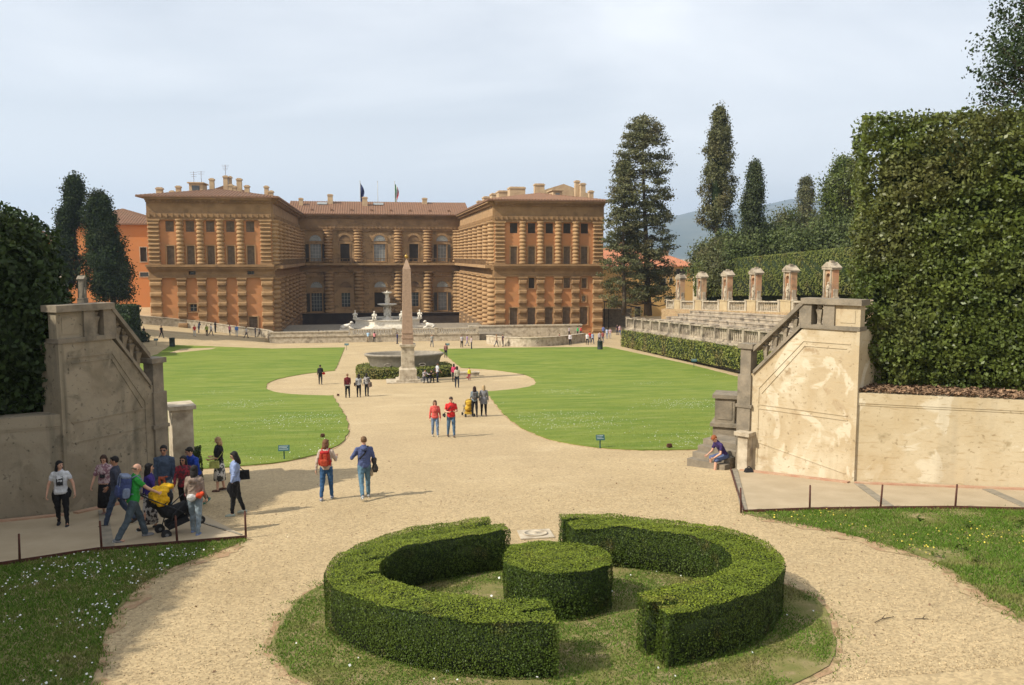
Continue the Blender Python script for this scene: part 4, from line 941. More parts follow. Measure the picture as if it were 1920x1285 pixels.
# ------------------------------------------------------------------ obelisk, granite basin
OB = gp(765, 716); OX, OY = OB.x, OB.y
ob = empty('obelisk', 'tall red granite obelisk with a gilded ball on a pale pedestal', 'obelisk', (OX, OY, G(OX, OY)))
sc_ = OY/73.96
mb = MB(); mb.box(-1.9, 1.9, -1.25, 1.25, -.3, .12); mb.box(-1.05, 1.05, -1.05, 1.05, .12, .3); mb.build('step', M['stone_lt'], ob)
mb = MB(); mb.box(-.80, .80, -.80, .80, .3, .42); mb.box(-.75, .75, -.75, .75, .42, 1.15); mb.box(-.75, .75, -.75, .75, 1.15, 1.3, .12); mb.box(-.55, .55, -.55, .55, 1.3, 3.1); mb.box(-.60, .60, -.60, .60, 3.1, 3.2); mb.box(-.70, .70, -.70, .70, 3.2, 3.38)
for k in range(4):
    mb.T = Matrix.Rotation(rad(90*k), 4, 'Z'); mb.box(-.42, .42, -.565, -.55, 1.42, 2.98); mb.T = None
mb.build('pedestal', M['stone_lt'], ob)
mb = MB(); mb.box(-.48, .48, -.48, .48, 3.38, 3.9); mb.box(-.52, .52, -.52, .52, 3.9, 3.98); mb.box(-.46, .46, -.46, .46, 3.98, 4.35); mb.box(-.5, .5, -.5, .5, 4.35, 4.42)
mb.build('plinth', M['granite_red'], ob)
mb = MB(); mb.box(-.46, .46, -.46, .46, 4.42, 10.0, .13); mb.box(-.33, .33, -.33, .33, 10.0, 10.85, .29)
for k in range(4):                      # shallow carved signs on the faces
    for i in range(11):
        z = 4.9+i*.44; xx = -.456+.13*(z-4.42)/5.58; mb.T = Matrix.Rotation(rad(90*k), 4, 'Z')
        if i % 3 == 0: mb.lathe([(.09, 0), (.09, .012), (.06, .012)], (0, 0, 0), 10) if False else mb.box(-.12, .12, xx-.008, xx+.01, z, z+.07)
        elif i % 3 == 1: mb.box(-.05, .05, xx-.008, xx+.01, z, z+.22); mb.box(.09, .13, xx-.008, xx+.01, z, z+.15)
        else: mb.box(-.13, -.07, xx-.008, xx+.01, z, z+.2); mb.box(.0, .12, xx-.008, xx+.01, z+.05, z+.1)
        mb.T = None
mb.build('shaft', M['granite_red'], ob)
mb = MB(); mb.lathe([(.05, 10.8), (.05, 10.95)], seg=8); mb.ball((0, 0, 11.08), .17, 12, 8); mb.lathe([(.03, 11.2), (.0, 11.42)], seg=6); mb.build('finial', M['gold'], ob)
BX, BY = AX+.35, 81.0
mb = MB(); zb = G(BX, BY)
mb.T = Matrix.Translation((BX, BY, zb)) @ Matrix.Diagonal((1, .52, 1, 1))
mb.lathe([(2.9, .25), (3.0, .3), (3.25, 1.1), (3.5, 1.8), (3.72, 1.95), (3.78, 2.05), (3.72, 2.14), (3.5, 2.16), (3.35, 2.0), (3.0, 1.0), (1.0, .9)], seg=40)
mb.T = None
for k in (-1.6, 1.6):
    mb.tube([(BX+k+.3*math.cos(rad(20*i)), BY-1.66+.1*0, zb+1.2-.12*math.sin(rad(20*i))) for i in range(19)], .05, 6)
tag(mb.build('stone_basin', M['granite_grey']), 'huge oval grey granite bathtub basin behind the obelisk, ringed by a low hedge', 'basin')
pl = smoothpoly([(BX+4.45*math.copysign(abs(math.cos(a))**.6, math.cos(a)), BY-.2+3.0*math.copysign(abs(math.sin(a))**.7, math.sin(a))) for a in [2*math.pi*i/16 for i in range(16)]], 2)
hedge('basin_hedge', pl, lambda x, y: G(x, y), lambda x, y: G(BX, BY)+.98, 170, .13, M['box_far'], 'low clipped green hedge around the granite bathtub basin behind the obelisk', topd=.8)
# small slab bench right of the basin hedge
mb = MB(); p = gp(868, 706); mb.box(-1.3, 1.3, -.3, .3, -.1, .32); mb.box(-1.35, 1.35, -.35, .35, .32, .42); o = mb.build('stone_bench', M['stone_lt']); o.location = (p.x+.2, p.y, p.z); tag(o, 'low pale stone bench beside the right end of the basin hedge', 'bench')

# ------------------------------------------------------------------ amphitheatre
def gz(x, y): return G(x, y)
def tier_side(s):
    mir = (lambda x: x) if s > 0 else (lambda x: 2*AX-x)
    Y0, Y1 = 62, 113
    t = empty('amphitheatre_steps', 'six long weathered stone steps rising behind the right hedge' if s > 0 else 'long weathered stone steps behind the left bank hedge', 'steps', (mir(35.8), Y0, 0), 0)
    zA = lambda Y: 3.05+(111-Y)*.042            # top of the hedge base wall
    for k in range(6):
        mb = MB(); xa = 35.6+k*1.15; Ye = Y1-1.0-k*1.3
        x_0, x_1 = sorted((mir(xa), mir(43.4))); z1 = lambda x, y, k=k: zA(y)+.50+k*.40
        z0 = lambda x, y, k=k: (zA(y)+.50+(k-1)*.40) if k else 0
        mb.prism([(x_0, Y0), (x_1, Y0), (x_1, Ye), (x_0, Ye)], z0, z1)
        x_2, x_3 = sorted((mir(xa-.07), mir(xa+.4)))
        mb.prism([(x_2, Y0-.05), (x_3, Y0-.05), (x_3, Ye+.07), (x_2, Ye+.07)], lambda x, y: z1(x, y)-.13, lambda x, y: z1(x, y)+.004)
        mb.v = [(x-mir(35.8), y-Y0, z) for x, y, z in mb.v]; mb.build('step', M['tier'], t)
    # front: hedge against a base wall, balustraded parapet above
    pl = [(mir(34.2), 111.6), (mir(37.0), 80.7), (mir(38.2), 62), (mir(36.2), 62), (mir(35.4), 80), (mir(33.0+2.2), 111.6)]
    return zA
M['tier'] = mat('streaked_tier_stone', (.43,.36,.26), (.25,.20,.15), scale=.9, rough=.95, coords='World', stretch=(1,1,1), col3=(.14,.115,.085), scale3=.8, lo3=.5, hi3=.62, bump=.3, bscale=8, dist=.4)
zA = tier_side(1)
balustrade([(34.9, 111.8, zA(111.8)-.0), (35.0, 62, zA(62))], 1.45, 'balustrade', 'weathered panelled stone balustrade above the long clipped hedge on the right', M['tier'], 3.4, plinth=.2, pitch_=.44)
mb = MB(); mb.prism([(35.2, 62), (35.5, 62), (35.5, 111.8), (35.2, 111.8)], 0, lambda x, y: zA(y)+1.25); mb.prism([(34.5, 62), (35.3, 62), (35.3, 112), (34.5, 112)], lambda x, y: zA(y)-.25, lambda x, y: zA(y)-.005)
tag(mb.build('parapet_wall', M['tier']), 'orange-stained wall behind the balusters above the right hedge', 'wall')
hedge('clipped_hedge', [(34.0, 111.8), (34.1, 62), (34.9, 62), (34.9, 111.8)], lambda x, y: G(x, y), lambda x, y: zA(y)-.22, 70, .2, M['box_far'], 'long straight clipped hedge under the balustrade along the right lawn', topd=.3, skip=(), lump=.05)
# aedicules with statues
def aedicule(x, y, z, s, label, k=1.0, mb_=None):
    """brick and stone niche shrine: open front faces the axis (s=-1 looks left)"""
    t = empty('niche_shrine', label, 'shrine', (x, y, z), 0 if s > 0 else math.pi, 'niche shrines along the top of the amphitheatre')
    W, D = .88, .36            # half width along y, half depth along x ; front = -x
    b = MB(); b.box(-D-.2, D+.2, -W-.35, W+.35, -.1, 1.25); b.box(-D-.26, D+.26, -W-.41, W+.41, 1.25, 1.38); t.scale = (k, k, k); b.build('plinth', mb_ or M['shrine_base'], t)
    m = MB(); m.box(-D, -D+.3, -W, -.42, 1.38, 4.6); m.box(-D, -D+.3, .42, W, 1.38, 4.6); m.box(-D+.3, D, -W, W, 1.38, 4.6)
    n = 8; pts = []
    for i in range(n):                        # arch head over the niche
        a0, a1 = math.pi*i/n, math.pi*(i+1)/n; y0_, y1_ = .42*math.cos(a0), .42*math.cos(a1); z0_, z1_ = 3.8+.42*math.sin(a0), 3.8+.42*math.sin(a1)
        m.add([(-D, y0_, z0_), (-D, y1_, z1_), (-D, y1_, 4.6), (-D, y0_, 4.6), (-D+.3, y0_, z0_), (-D+.3, y1_, z1_)], [(0,1,2,3), (0,4,5,1)])
    m.build('body', mb_ or M['brickish'], t)
    c = MB()
    for q in (-1, 1):
        c.box(-D-.12, -D, q*.66-.13, q*.66+.13, 1.38, 4.6)
        c.prism([(-.3, q*W), (.25, q*W), (.25, q*(W+.36)), (-.3, q*(W+.36))], 1.38, 1.8); c.prism([(-.25, q*W), (.2, q*W), (.2, q*(W+.16)), (-.25, q*(W+.16))], 1.8, 2.6)
    c.box(-D-.2, D+.2, -W-.12, W+.12, 4.6, 4.82)
    c.add([(-D-.25,-W-.2,4.82),(D+.25,-W-.2,4.82),(D+.25,W+.2,4.82),(-D-.25,W+.2,4.82),(-D-.25,0,5.4),(D+.25,0,5.4)], [(0,4,3),(1,2,5),(0,1,5,4),(2,3,4,5),(0,3,2,1)])
    c.box(-.2, .2, -.2, .2, 5.2, 5.55)
    c.build('pediment', mb_ or M['tier'], t)
    s_ = MB(); s_.v = []; s_.box(-.2, .2, -.25, .25, 0, .2); s_.lathe([(.2, .2), (.17, .6), (.2, 1.0), (.15, 1.2), (.2, 1.45), (.1, 1.6), (.07, 1.66)], seg=9, sy=.9); s_.ball((0, 0, 1.78), (.11, .1, .14), 8, 6)
    s_.tube([(0, -.2, 1.45), (-.15, -.26, 1.15), (-.22, -.1, 1.2)], [.07, .06, .05], 6); s_.tube([(0, .2, 1.45), (-.05, .28, 1.1), (-.08, .25, .85)], [.07, .06, .05], 6)
    so_ = s_.build('statue', M['stone_lt']); so_.scale = (k, k, k); so_.location = (x-s*(D-.05)*k, y, z+1.42*k); so_.rotation_euler = (0, 0, 0 if s > 0 else math.pi)
    tag(so_, label.replace('niche shrine', 'marble statue in the niche shrine') if False else 'small white statue in the niche shrine '+label.split(', ')[-1], 'statue', 'statues in the niche shrines')
    return t
M['brickish'] = mat('peeling_orange_plaster', (.43,.22,.12), (.38,.27,.16), scale=1.1, rough=.95, coords='World', col3=(.24,.15,.09), scale3=1.4, lo3=.52, hi3=.7, bump=.4, bscale=8)
M['shrine_base'] = mat('cream_plinth', (.46,.36,.21), (.38,.28,.155), scale=.9, rough=.95, coords='World', col3=(.25,.18,.11), scale3=1.0, lo3=.55, hi3=.7)
ordn = ['farthest of the right row', 'second farthest of the right row', 'third farthest of the right row', 'third nearest of the right row', 'second nearest of the right row', 'nearest of the right row']
AY = [114.2, 106.5, 98.4, 90.7, 82.7, 74.8]
for y, lb in zip(AY, ordn):
    z = atY(0, 0, 1).z*0+5.55+(114.2-y)*.050
    aedicule(43.3, y, z-.10, 1, 'gabled niche shrine with peeling orange plaster, '+lb, .90)
pts = [(43.0, y, 5.45+(114.2-y)*.05) for y in (117, 62)]
for i in range(6):
    ya = AY[i]-1.5; yb = (AY[i+1]+1.5) if i < 5 else 68
    balustrade([(43.0, ya, 5.4+(114.2-ya)*.05), (43.0, yb, 5.4+(114.2-yb)*.05)], 1.2, 'balustrade', 'pale balustrade along the top of the steps, '+('between the %s and %s farthest shrines' % (['farthest','second farthest','third farthest','fourth farthest','fifth farthest'][i], ['second','third','fourth','fifth','sixth'][i]) if i < 5 else 'on the near side of the nearest shrine'), M['stone_lt'], 5, 'balustrades between the shrines', pitch_=.40)
balustrade([(43.0, 118.5, 5.3), (43.0, 115.7, 5.4)], 1.2, 'balustrade', 'pale balustrade at the far end of the steps beyond the farthest shrine', M['stone_lt'], 5, 'balustrades between the shrines', pitch_=.40)
# raised ground behind
mb = MB(); mb.prism([(42.6, 60), (110, 50), (110, 120), (42.6, 120)], 0, lambda x, y: 5.4+(114.2-y)*.05+(x-43)*.12*(x > 44)); tag(mb.build('upper_terrain', M['soil']), None, None, kind='structure')
mb = MB(); mb.prism([(2*AX-42.6, 60), (2*AX-100, 50), (2*AX-100, 120), (2*AX-42.6, 120)], 0, lambda x, y: 3.9+(114.2-y)*.05); tag(mb.build('upper_terrain', M['soil']), None, None, kind='structure')
hz_ = lambda x, y: 5.4+(114.2-y)*.05
hedge('tall_hedge', [(47.2, 119), (48.0, 60), (50.5, 60), (50, 119)], lambda x, y: hz_(x, y)+1.8, lambda x, y: 11.9+(119-y)*.045, 95, .17, M['back_hedge'], 'tall clipped hedge wall behind the niche shrines on the right', topd=1, skip=(), lump=.08, tilt=.4)
tk = MB(); tk.prism([(48.2, 119), (49, 60), (50, 60), (49.5, 119)], lambda x, y: hz_(x, y)-.5, lambda x, y: hz_(x, y)+2.6); tag(tk.build('hedge_undershade', M['core']), 'dark slab standing in for the shade beneath the tall clipped hedge behind the shrines', 'shade slab')  # dark slab put in as the shade under the hedge
# left bank: two shrines and hedges seen over the stair wall
for px, y, lb in ((155, 117, 'right one of two above the left stair'), (114, 111, 'leftmost beside the dark oak hedge')):
    p = atY(px, 560, y); aedicule(p.x, p.y, atY(px, 571, y).z-.2, -1, 'weathered grey gabled niche shrine, '+lb, .72, M['stone'])
a = atY(165, 560, 112); b = atY(238, 560, 112); c_ = atY(120, 560, 116)
hedge('clipped_hedge', [(c_.x, 116), (b.x, 113), (b.x+.5, 116), (c_.x, 119)], 1, lambda x, y: 6.6, 60, .25, M['ilex_dk'], 'dark clipped hedge below the cypresses behind the left stair', lump=.1)
hedge('clipped_hedge', [(atY(205,560,108).x, 108), (atY(240,600,108).x, 108), (atY(238,600,112).x, 112), (atY(205,560,112).x, 112)], 0, lambda x, y: 5.6, 70, .25, M['ilex_dk'], 'dark hedge end hanging down behind the left stair railing', lump=.15)
wl = MB(); wl.prism([(2*AX-42.6, 118), (2*AX-42, 118), (2*AX-36, 60), (2*AX-36.6, 60)], 0, 4.2); tag(wl.build('bank_wall', M['tier']), 'stone bank wall of the left amphitheatre below the dark hedge', 'wall')

hedge('tall_hedge', [(-41.5, 119), (-42.5, 60), (-45, 60), (-44.5, 119)], lambda x, y: 3.5, lambda x, y: 9.2+(119-y)*.05, 30, .26, M['back_hedge'], 'tall clipped hedge along the left bank behind the dark oak hedge', topd=1, lump=.1)
# ------------------------------------------------------------------ stair walls
def onwall(P, A, px, py):
    """where the ray of a pixel meets the vertical plane of the wall: distance along it and height"""
    P = Vector((*P, 0)); A = Vector((*A, 0)); d = (A-P).normalized(); r = ray(px, py)
    n = Vector((-d.y, d.x, 0)); t = (P-CAM).dot(n)/r.dot(n); q = CAM+r*t
    return (q-P).dot(d), q.z
def stairwall(P, A, s, m, label, zn, zb0, zl0, zl1, sl, mids, sN, D=2.3):
    """P newel foot, A corner; s=+1 solid lies to the right; zn newel top; parapet base zb0 at newel, zl0 at landing; zl1 landing top; sl landing start"""
    Pv = Vector((*P, 0)); Av = Vector((*A, 0)); d = (Av-Pv); Ln = d.length; d.normalize(); ang = math.atan2(d.y, d.x)
    n = Vector((-d.y, d.x, 0)); sg = 1 if n.x*s > 0 else -1     # solid side (local +y * sg)
    T = Matrix.Translation(Pv) @ Matrix.Rotation(ang, 4, 'Z') @ Matrix.Diagonal((1, sg, 1, 1))
    t = empty('stair_wall', label, 'staircase', (P[0], P[1], G(*P)))
    def B(mb, nm, mt, par=t):
        o = Vector((P[0], P[1], G(*P))); mb.v = [tuple(Vector(v)-o) for v in mb.v]; return mb.build(nm, mt, par)
    gz0 = G(*P)-.2
    mb = MB(); mb.T = T
    pr = [(0, gz0), (Ln, gz0), (Ln, zl0), (sl, zl0), (0.1, zb0), (0, zb0)]
    k = len(pr); mb.add([(a, 0, z) for a, z in pr]+[(a, D, z) for a, z in pr], [tuple(range(k)), tuple(range(k, 2*k))[::-1]]+[(i, (i+1) % k, k+(i+1) % k, k+i) for i in range(k)])
    mb.T = None; B(mb, 'wall', m)
    # coping and mouldings
    c = MB(); c.T = T
    def beam(a0, z0, a1, z1, y0, y1, h, mbx=c):
        mbx.add([(a0,y0,z0),(a1,y0,z1),(a1,y1,z1),(a0,y1,z0),(a0,y0,z0+h),(a1,y0,z1+h),(a1,y1,z1+h),(a0,y1,z0+h)], [(0,3,2,1),(4,5,6,7),(0,1,5,4),(1,2,6,5),(2,3,7,6),(3,0,4,7)])
    hp = zl1-zl0
    beam(.15, zb0-.02, sl-.1, zl0-.02, -.06, .42, .13); beam(sl-.1, zl0-.02, Ln+.02, zl0-.02, -.05, .44, .12)
    beam(.15, zb0+hp-.16, sl-.02, zl1-.16, -.07, .43, .15); beam(sl-.1, zl1-.15, Ln+.06, zl1-.15, -.09, .5, .17)
    c.T = None; B(c, 'coping', M['stone'])
    # piers
    for a, b, z0, z1 in ((sl-.16, sl+.22, zl0, zl1-.15), (sN, sN+.34, zl0, zl1-.15)):
        p = MB(); p.T = T; p.box(a, b, -.03, .38, z0+.1, z1); p.T = None; B(p, 'pier', M['stone'])
    p = MB(); p.T = T; p.box(sN+.34, Ln-.004, .03, .33, zl0+.1, zl1-.15); p.box(sN+.5, Ln-.15, .015, .03, zl0+.2, zl1-.3); p.T = None; B(p, 'panel', m)
    p = MB(); p.T = T; p.box(-.36, .1, -.08, .4, gz0, zn-.95); p.box(-.30, .06, -.04, .34, zn-.95, zn-.12); p.box(-.38, .14, -.1, .42, zn-.12, zn+.03); p.box(-.40, .16, -.11, .44, zn-2.0, zn-1.9)
    p.T = None; B(p, 'newel', M['stone'])
    # balusters
    def balu(a, z, h):
        b = MB(); prof = [(.10, 0), (.10, .04*h), (.055, .08*h), (.085, .5*h), (.135, .72*h), (.06, .78*h), (.10, .84*h), (.10, .9*h), (.07, .93*h), (.115, .96*h), (.115, h)]
        b.T = T @ Matrix.Translation((a, .17, z)) @ Matrix.Rotation(rad(45), 4, 'Z'); b.lathe(prof, seg=4, smooth=False); b.T = None; B(b, 'baluster', M['stone_bal'])
    nb_ = max(4, int((sl-.5)/.30))
    for i in range(nb_):
        a = .3+(sl-.5)*(i+.5)/nb_; f = (a-.1)/(sl-.1); balu(a, zb0+(zl0-zb0)*f+.06, hp-.18)
    g_ = sN-sl-.22; q = 2 if g_ > .5 else 1
    for i in range(q): balu(sl+.22+g_*(i+.5)/q, zl0+.09, hp-.24)
    # incised frame lines, as slim fillets standing a little proud
    f = MB(); f.T = T
    for za in mids: beam(.35, za[0], Ln-.25, za[1], -.02, 0, .03, f)
    beam(.35, zb0-.45, sl, zl0-.42, -.02, 0, .03, f); beam(sl, zl0-.42, Ln-.25, zl0-.42, -.02, 0, .03, f); beam(.45, zb0-.6, sl+.04, zl0-.56, -.02, 0, .025, f); beam(sl+.04, zl0-.56, Ln-.35, zl0-.56, -.02, 0, .025, f)
    f.box(.33, .36, -.02, 0, G(*P)+.3, zb0-.45); f.box(Ln-.06, Ln+.03, -.05, .04, gz0, zl0-.03)
    f.T = None; B(f, 'moulding', m)
    return T, t
M['stone_bal'] = mat('mottled_baluster_stone', (.30,.25,.18), (.17,.14,.10), scale=5, rough=.9, coords='World', bump=.3)
sR = {k: onwall(PR1, AR, *v) for k, v in dict(n=(1405, 647), b0=(1406, 700), l0=(1508, 614), l1=(1508, 560), sn=(1545, 565), A=(1614, 564)).items()}
print('R', {k: tuple(round(q, 2) for q in v) for k, v in sR.items()})
LnR = (Vector(PR1)-Vector(AR)).length
m1 = onwall(PR1, AR, 1417, 758)[1]; m2 = onwall(PR1, AR, 1417, 829)[1]
TR_, stR = stairwall(PR1, AR, 1, M['stucco_sun'], 'sunlit cream stair wall with stone balustrade and peeling stucco at the right', sR['n'][1], sR['b0'][1], sR['l0'][1], sR['l1'][1], sR['l0'][0], [(m1, m1), (m1-.13, m1-.13), (m2, m2-.5)], sR['sn'][0])
sL = {k: onwall(PL1, AL, *v) for k, v in dict(n=(301, 672), b0=(288, 722), l0=(208, 634), l1=(208, 569), sn=(176, 570), A=(112, 570)).items()}
print('L', {k: tuple(round(q, 2) for q in v) for k, v in sL.items()})
m1 = onwall(PL1, AL, 280, 765)[1]; m2 = onwall(PL1, AL, 280, 800)[1]
TL_, stL = stairwall(PL1, AL, -1, M['stucco_shade'], 'shaded mouldy stair wall with stone balustrade at the left', sL['n'][1], sL['b0'][1], sL['l0'][1], sL['l1'][1], sL['l0'][0], [(m1, m1), (m2, m2)], sL['sn'][0], .7)
# lower piers and steps of the stairs
def lowpier(x, y, w_, h1, h2, ang, label, m, capz=.12):
    mb = MB(); z = G(x, y); mb.T = Matrix.Translation((x, y, z)) @ Matrix.Rotation(ang, 4, 'Z')
    mb.box(-w_/2, w_/2, -w_*.7, w_*.7, -.2, h1); mb.box(-w_/2-.09, w_/2+.09, -w_*.7-.09, w_*.7+.09, h1, h1+.12)
    if h2: mb.box(-w_/2+.05, w_/2-.05, -w_*.6, w_*.6, h1+.12, h1+h2); mb.box(-w_/2+.14, w_/2-.14, -w_*.6-.02, -w_*.6, h1+.25, h1+h2-.12); mb.box(-w_/2-.04, w_/2+.04, -w_*.7, w_*.7, h1+h2, h1+h2+.13)
    mb.T = None; return tag(mb.build('stair_pier', m), label, 'pier')
p = gp(1358, 856); lowpier(p.x+.25, p.y+.5, .78, 1.1, 1.0, rad(-30), 'dark two-tier stone pier at the foot of the right stair behind the seated man', M['stone'])
p = gp(1403, 884); lowpier(p.x+.0, p.y+.2, .34, 1.15, 0, rad(-54), 'short stone post with a cap at the near side of the right steps', M['stone_lt'])
mb = MB(); mb.T = Matrix.Translation((11.1, 25.9, G(11.1, 25.9))) @ Matrix.Rotation(rad(-54), 4, 'Z')
for k in range(3): mb.box(-.9+.30*0, .35, -.35+.3*k, .6+.3*k if k == 2 else -.35+.3*(k+1)+.003*k, -.15, .17*(k+1))
mb.T = None; mb = MB(); mb.T = Matrix.Translation((11.05, 25.3, G(11.05, 25.3))) @ Matrix.Rotation(rad(36), 4, 'Z')
for k in range(4): mb.box(.32*k, 2.0, -.15, 1.25, (.17*k if k else -.2)+.001*k, .17*(k+1))
mb.T = None; tag(mb.build('stone_steps', M['stone']), 'grey stone steps at the foot of the right stair where the man sits', 'steps')
p = gp(332, 905); lowpier(p.x+.05, p.y+.6, .62, 2.3, 0, rad(20), 'tan stone pier with a flat cap beyond the left stair wall', M['stone_lt'])
hedge('clipped_hedge', [tuple(gp(352, 905))[:2], tuple(gp(378, 905))[:2], tuple(gp(378, 893))[:2], tuple(gp(350, 893))[:2]], lambda x, y: G(x, y), lambda x, y: G(x, y)+1.0, 300, .07, M['ilex_dk'], 'small dark clipped bush beside the tan pier at the left stair', lump=.04)
# low retaining walls and raised beds
def retaining(A, B, zt, m, label, s, ztB=None):
    mb = MB(); A2 = Vector(A); B2 = Vector(B); d = (B2-A2).normalized(); n = Vector((-d.y, d.x)); n = n if n.y > 0 else -n
    q = lambda p, o: tuple(p+n*o)
    mb.prism([q(A2, .03), q(B2, .03), q(B2, .55), q(A2, .55)], lambda x, y: G(x, y)-.3, zt-.30)
    mb.prism([q(A2, 0), q(B2, 0), q(B2, .6), q(A2, .6)], zt-.30, zt)
    mb.prism([q(A2, .015), q(B2, .015), q(B2, .03), q(A2, .03)], zt-.36, zt-.30)
    return tag(mb.build('retaining_wall', m), label, 'wall'), n
zR = onwall(AR, BR, 1608, 737)[1]; zR2 = onwall(AR, BR, 1915, 748)[1]; print('retR', zR, zR2)
BR_ = (AR[0]+(BR[0]-AR[0])*1.55, AR[1]+(BR[1]-AR[1])*1.55)
w1, nR = retaining(AR, BR_, zR, M['stucco_low'], 'low sunlit cream retaining wall below the tall hedge at the right', 1)
zL_ = onwall(AL, BL, 112, 777)[1]; zL2 = onwall(AL, BL, 5, 787)[1]; print('retL', zL_, zL2)
w2, nL = retaining(AL, BL, zL_, M['stucco_shade'], 'low shaded stained retaining wall at the left edge', -1)
rh = MB(); c0 = onwall(AR, BR, 1643, 742); d = (Vector(BR)-Vector(AR)).normalized()
mb = MB(); a0 = Vector(AR)+nR*.55; b0 = Vector(BR)+nR*.55
mb.prism([tuple(a0), tuple(b0), (27, 14), (40, 30), (30, 45), (17.5, 30)], 5, lambda x, y: zR-.06+.12*max(0, (Vector((x, y))-a0).dot(nR)) if (Vector((x, y))-a0).dot(nR) < 6 else zR+.7)
tag(mb.build('raised_bed', M['litter']), None, None, kind='structure')
a1 = Vector(AL)+nL*.55; b1 = Vector(BL)+nL*.55
mb = MB(); mb.prism([tuple(a1), tuple(b1), (-22, 12), (-40, 20), (-36, 45), (-11, 30)], 5, zL_-.05)
tag(mb.build('raised_bed', M['litter']), None, None, kind='structure')
# litter on the bed edge
n_ = 5000; tt = rng.random(n_); oo = rng.random(n_)*.9
P = np.column_stack([a0.x+(b0.x-a0.x)*tt+nR.x*(oo-.5), a0.y+(b0.y-a0.y)*tt+nR.y*(oo-.5), np.full(n_, zR+.03)+rng.random(n_)*.07+oo*.1])
tag(leafmesh('fallen_leaves', P, np.tile([0, 0, 1.], (n_, 1)), .10, [M['litter']], .5), 'brown fallen leaves lying along the top of the low sunlit wall', 'leaves', kind='stuff')

# ------------------------------------------------------------------ big hedges
H0 = onwall(tuple(a0+nR*.4), tuple(b0+nR*.4), 1617, 220); zH = H0[1]; dR = (Vector(BR)-Vector(AR)).normalized()
hs = Vector(a0+nR*.4)+dR*(H0[0]-.0); print('hedge top', zH, hs)
he = Vector(b0+nR*.4)+dR*2.5
vd = Vector((hs.x, hs.y)).normalized()
hp_ = [tuple(hs), tuple(he), tuple(he+Vector((5, 4))), tuple(hs+vd*7)]
def bighedge():
    # bottom, middle and top bulge differently so that the face is not a plane
    P = []; Nn = []
    f = [hp_[0], hp_[1]]; a = np.array(f[0]); b = np.array(f[1]); dl = b-a; Ln = np.linalg.norm(dl); nrm = np.array([dl[1], -dl[0]])/Ln
    if nrm[1] > 0: nrm = -nrm
    k = int(Ln*(zH-zR)*900); t = rng.random(k); z = zR+.05+(zH-zR-.05)*rng.random(k)
    uu = t*Ln; bulge = .75*(vnoise(uu*.55, z*.55)-.5)+.55*(vnoise(uu*2.1+9, z*2.1, 2)-.5)+.3*np.exp(-((z-zR-1.2)/1.2)**2)
    q = a+t[:, None]*dl+nrm*(bulge+(rng.random(k)-.5)*.3)[:, None]
    P.append(np.column_stack([q, z])); nn = np.column_stack([np.tile(nrm, (k, 1)), np.zeros(k)]); Nn.append(nn)
    # left end and top
    a = np.array(hp_[0]); b = np.array(hp_[3]); dl = b-a; L2 = np.linalg.norm(dl); k = int(L2*(zH-zR)*160); t = rng.random(k); z = zR+(zH-zR)*rng.random(k)
    n2 = np.array([-dl[1], dl[0]])/L2; n2 = n2 if n2[0] < 0 else -n2
    q = a+t[:, None]*dl+n2*(.12*np.sin(t*9+z*2)+.1*np.sin(z*4.7)+(rng.random(k)-.5)*.2)[:, None]; P.append(np.column_stack([q, z])); Nn.append(np.column_stack([np.tile(n2, (k, 1)), np.zeros(k)]))
    T_ = polysample(hp_, 200); P.append(np.column_stack([T_, zH+.07*np.sin(T_[:, 0]*3)+.06*np.sin(T_[:, 0]*7+T_[:, 1]*3)+(rng.random(len(T_))-.5)*.25])); Nn.append(np.tile([0, 0, 1.], (len(T_), 1)))
    core = MB(); cx = sum(p[0] for p in hp_)/4; cy = sum(p[1] for p in hp_)/4
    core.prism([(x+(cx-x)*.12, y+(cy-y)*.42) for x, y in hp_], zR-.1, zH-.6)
    P = np.concatenate(P); Nn = np.concatenate(Nn)
    g1 = vnoise((P[:, 0]+P[:, 1]*.5)*2.6, P[:, 2]*2.6, 3)
    keep = rng.random(len(P)) > .85*np.clip((g1-.52)/.2, 0, 1)
    o = leafmesh('tall_hedge', P[keep], Nn[keep], .12, [M['ilex'], M['core']], .8, core=core)
    tag(o, 'huge tall clipped evergreen hedge rising above the low cream wall at the right', 'hedge')
bighedge()
# left: dark oak hedge, rounded top
def crown(name, blobs, dens, size, m, label, cat='tree', core_in=.8, group=None, parent=None, tilt=1.0):
    P = []; Nn = []; core = MB()
    for (cx, cy, cz), (rx, ry, rz) in blobs:
        ar = 4*math.pi*((rx*ry)**1.6/3+(rx*rz)**1.6/3+(ry*rz)**1.6/3)**(1/1.6); k = int(ar*dens)
        d = rng.normal(size=(k, 3)); d /= np.linalg.norm(d, axis=1)[:, None]
        rr = 1+.10*np.sin(d[:, 0]*7+d[:, 2]*9)+.08*np.sin(d[:, 1]*11+d[:, 2]*5)+(rng.random(k)-.5)*.16
        P.append(np.array([cx, cy, cz])+d*np.array([rx, ry, rz])*rr[:, None]); Nn.append(d)
        core.ball((cx, cy, cz), (rx*core_in, ry*core_in, rz*core_in), 12, 8)
    o = leafmesh(name, np.concatenate(P), np.concatenate(Nn), size, [m, M['core']], tilt, core=core, parent=parent)
    if label: tag(o, label, cat, group)
    return o
z9 = zL_
bl = []
def wp(px, py, Y): q = atY(px, py, Y); return (q.x, q.y, q.z)
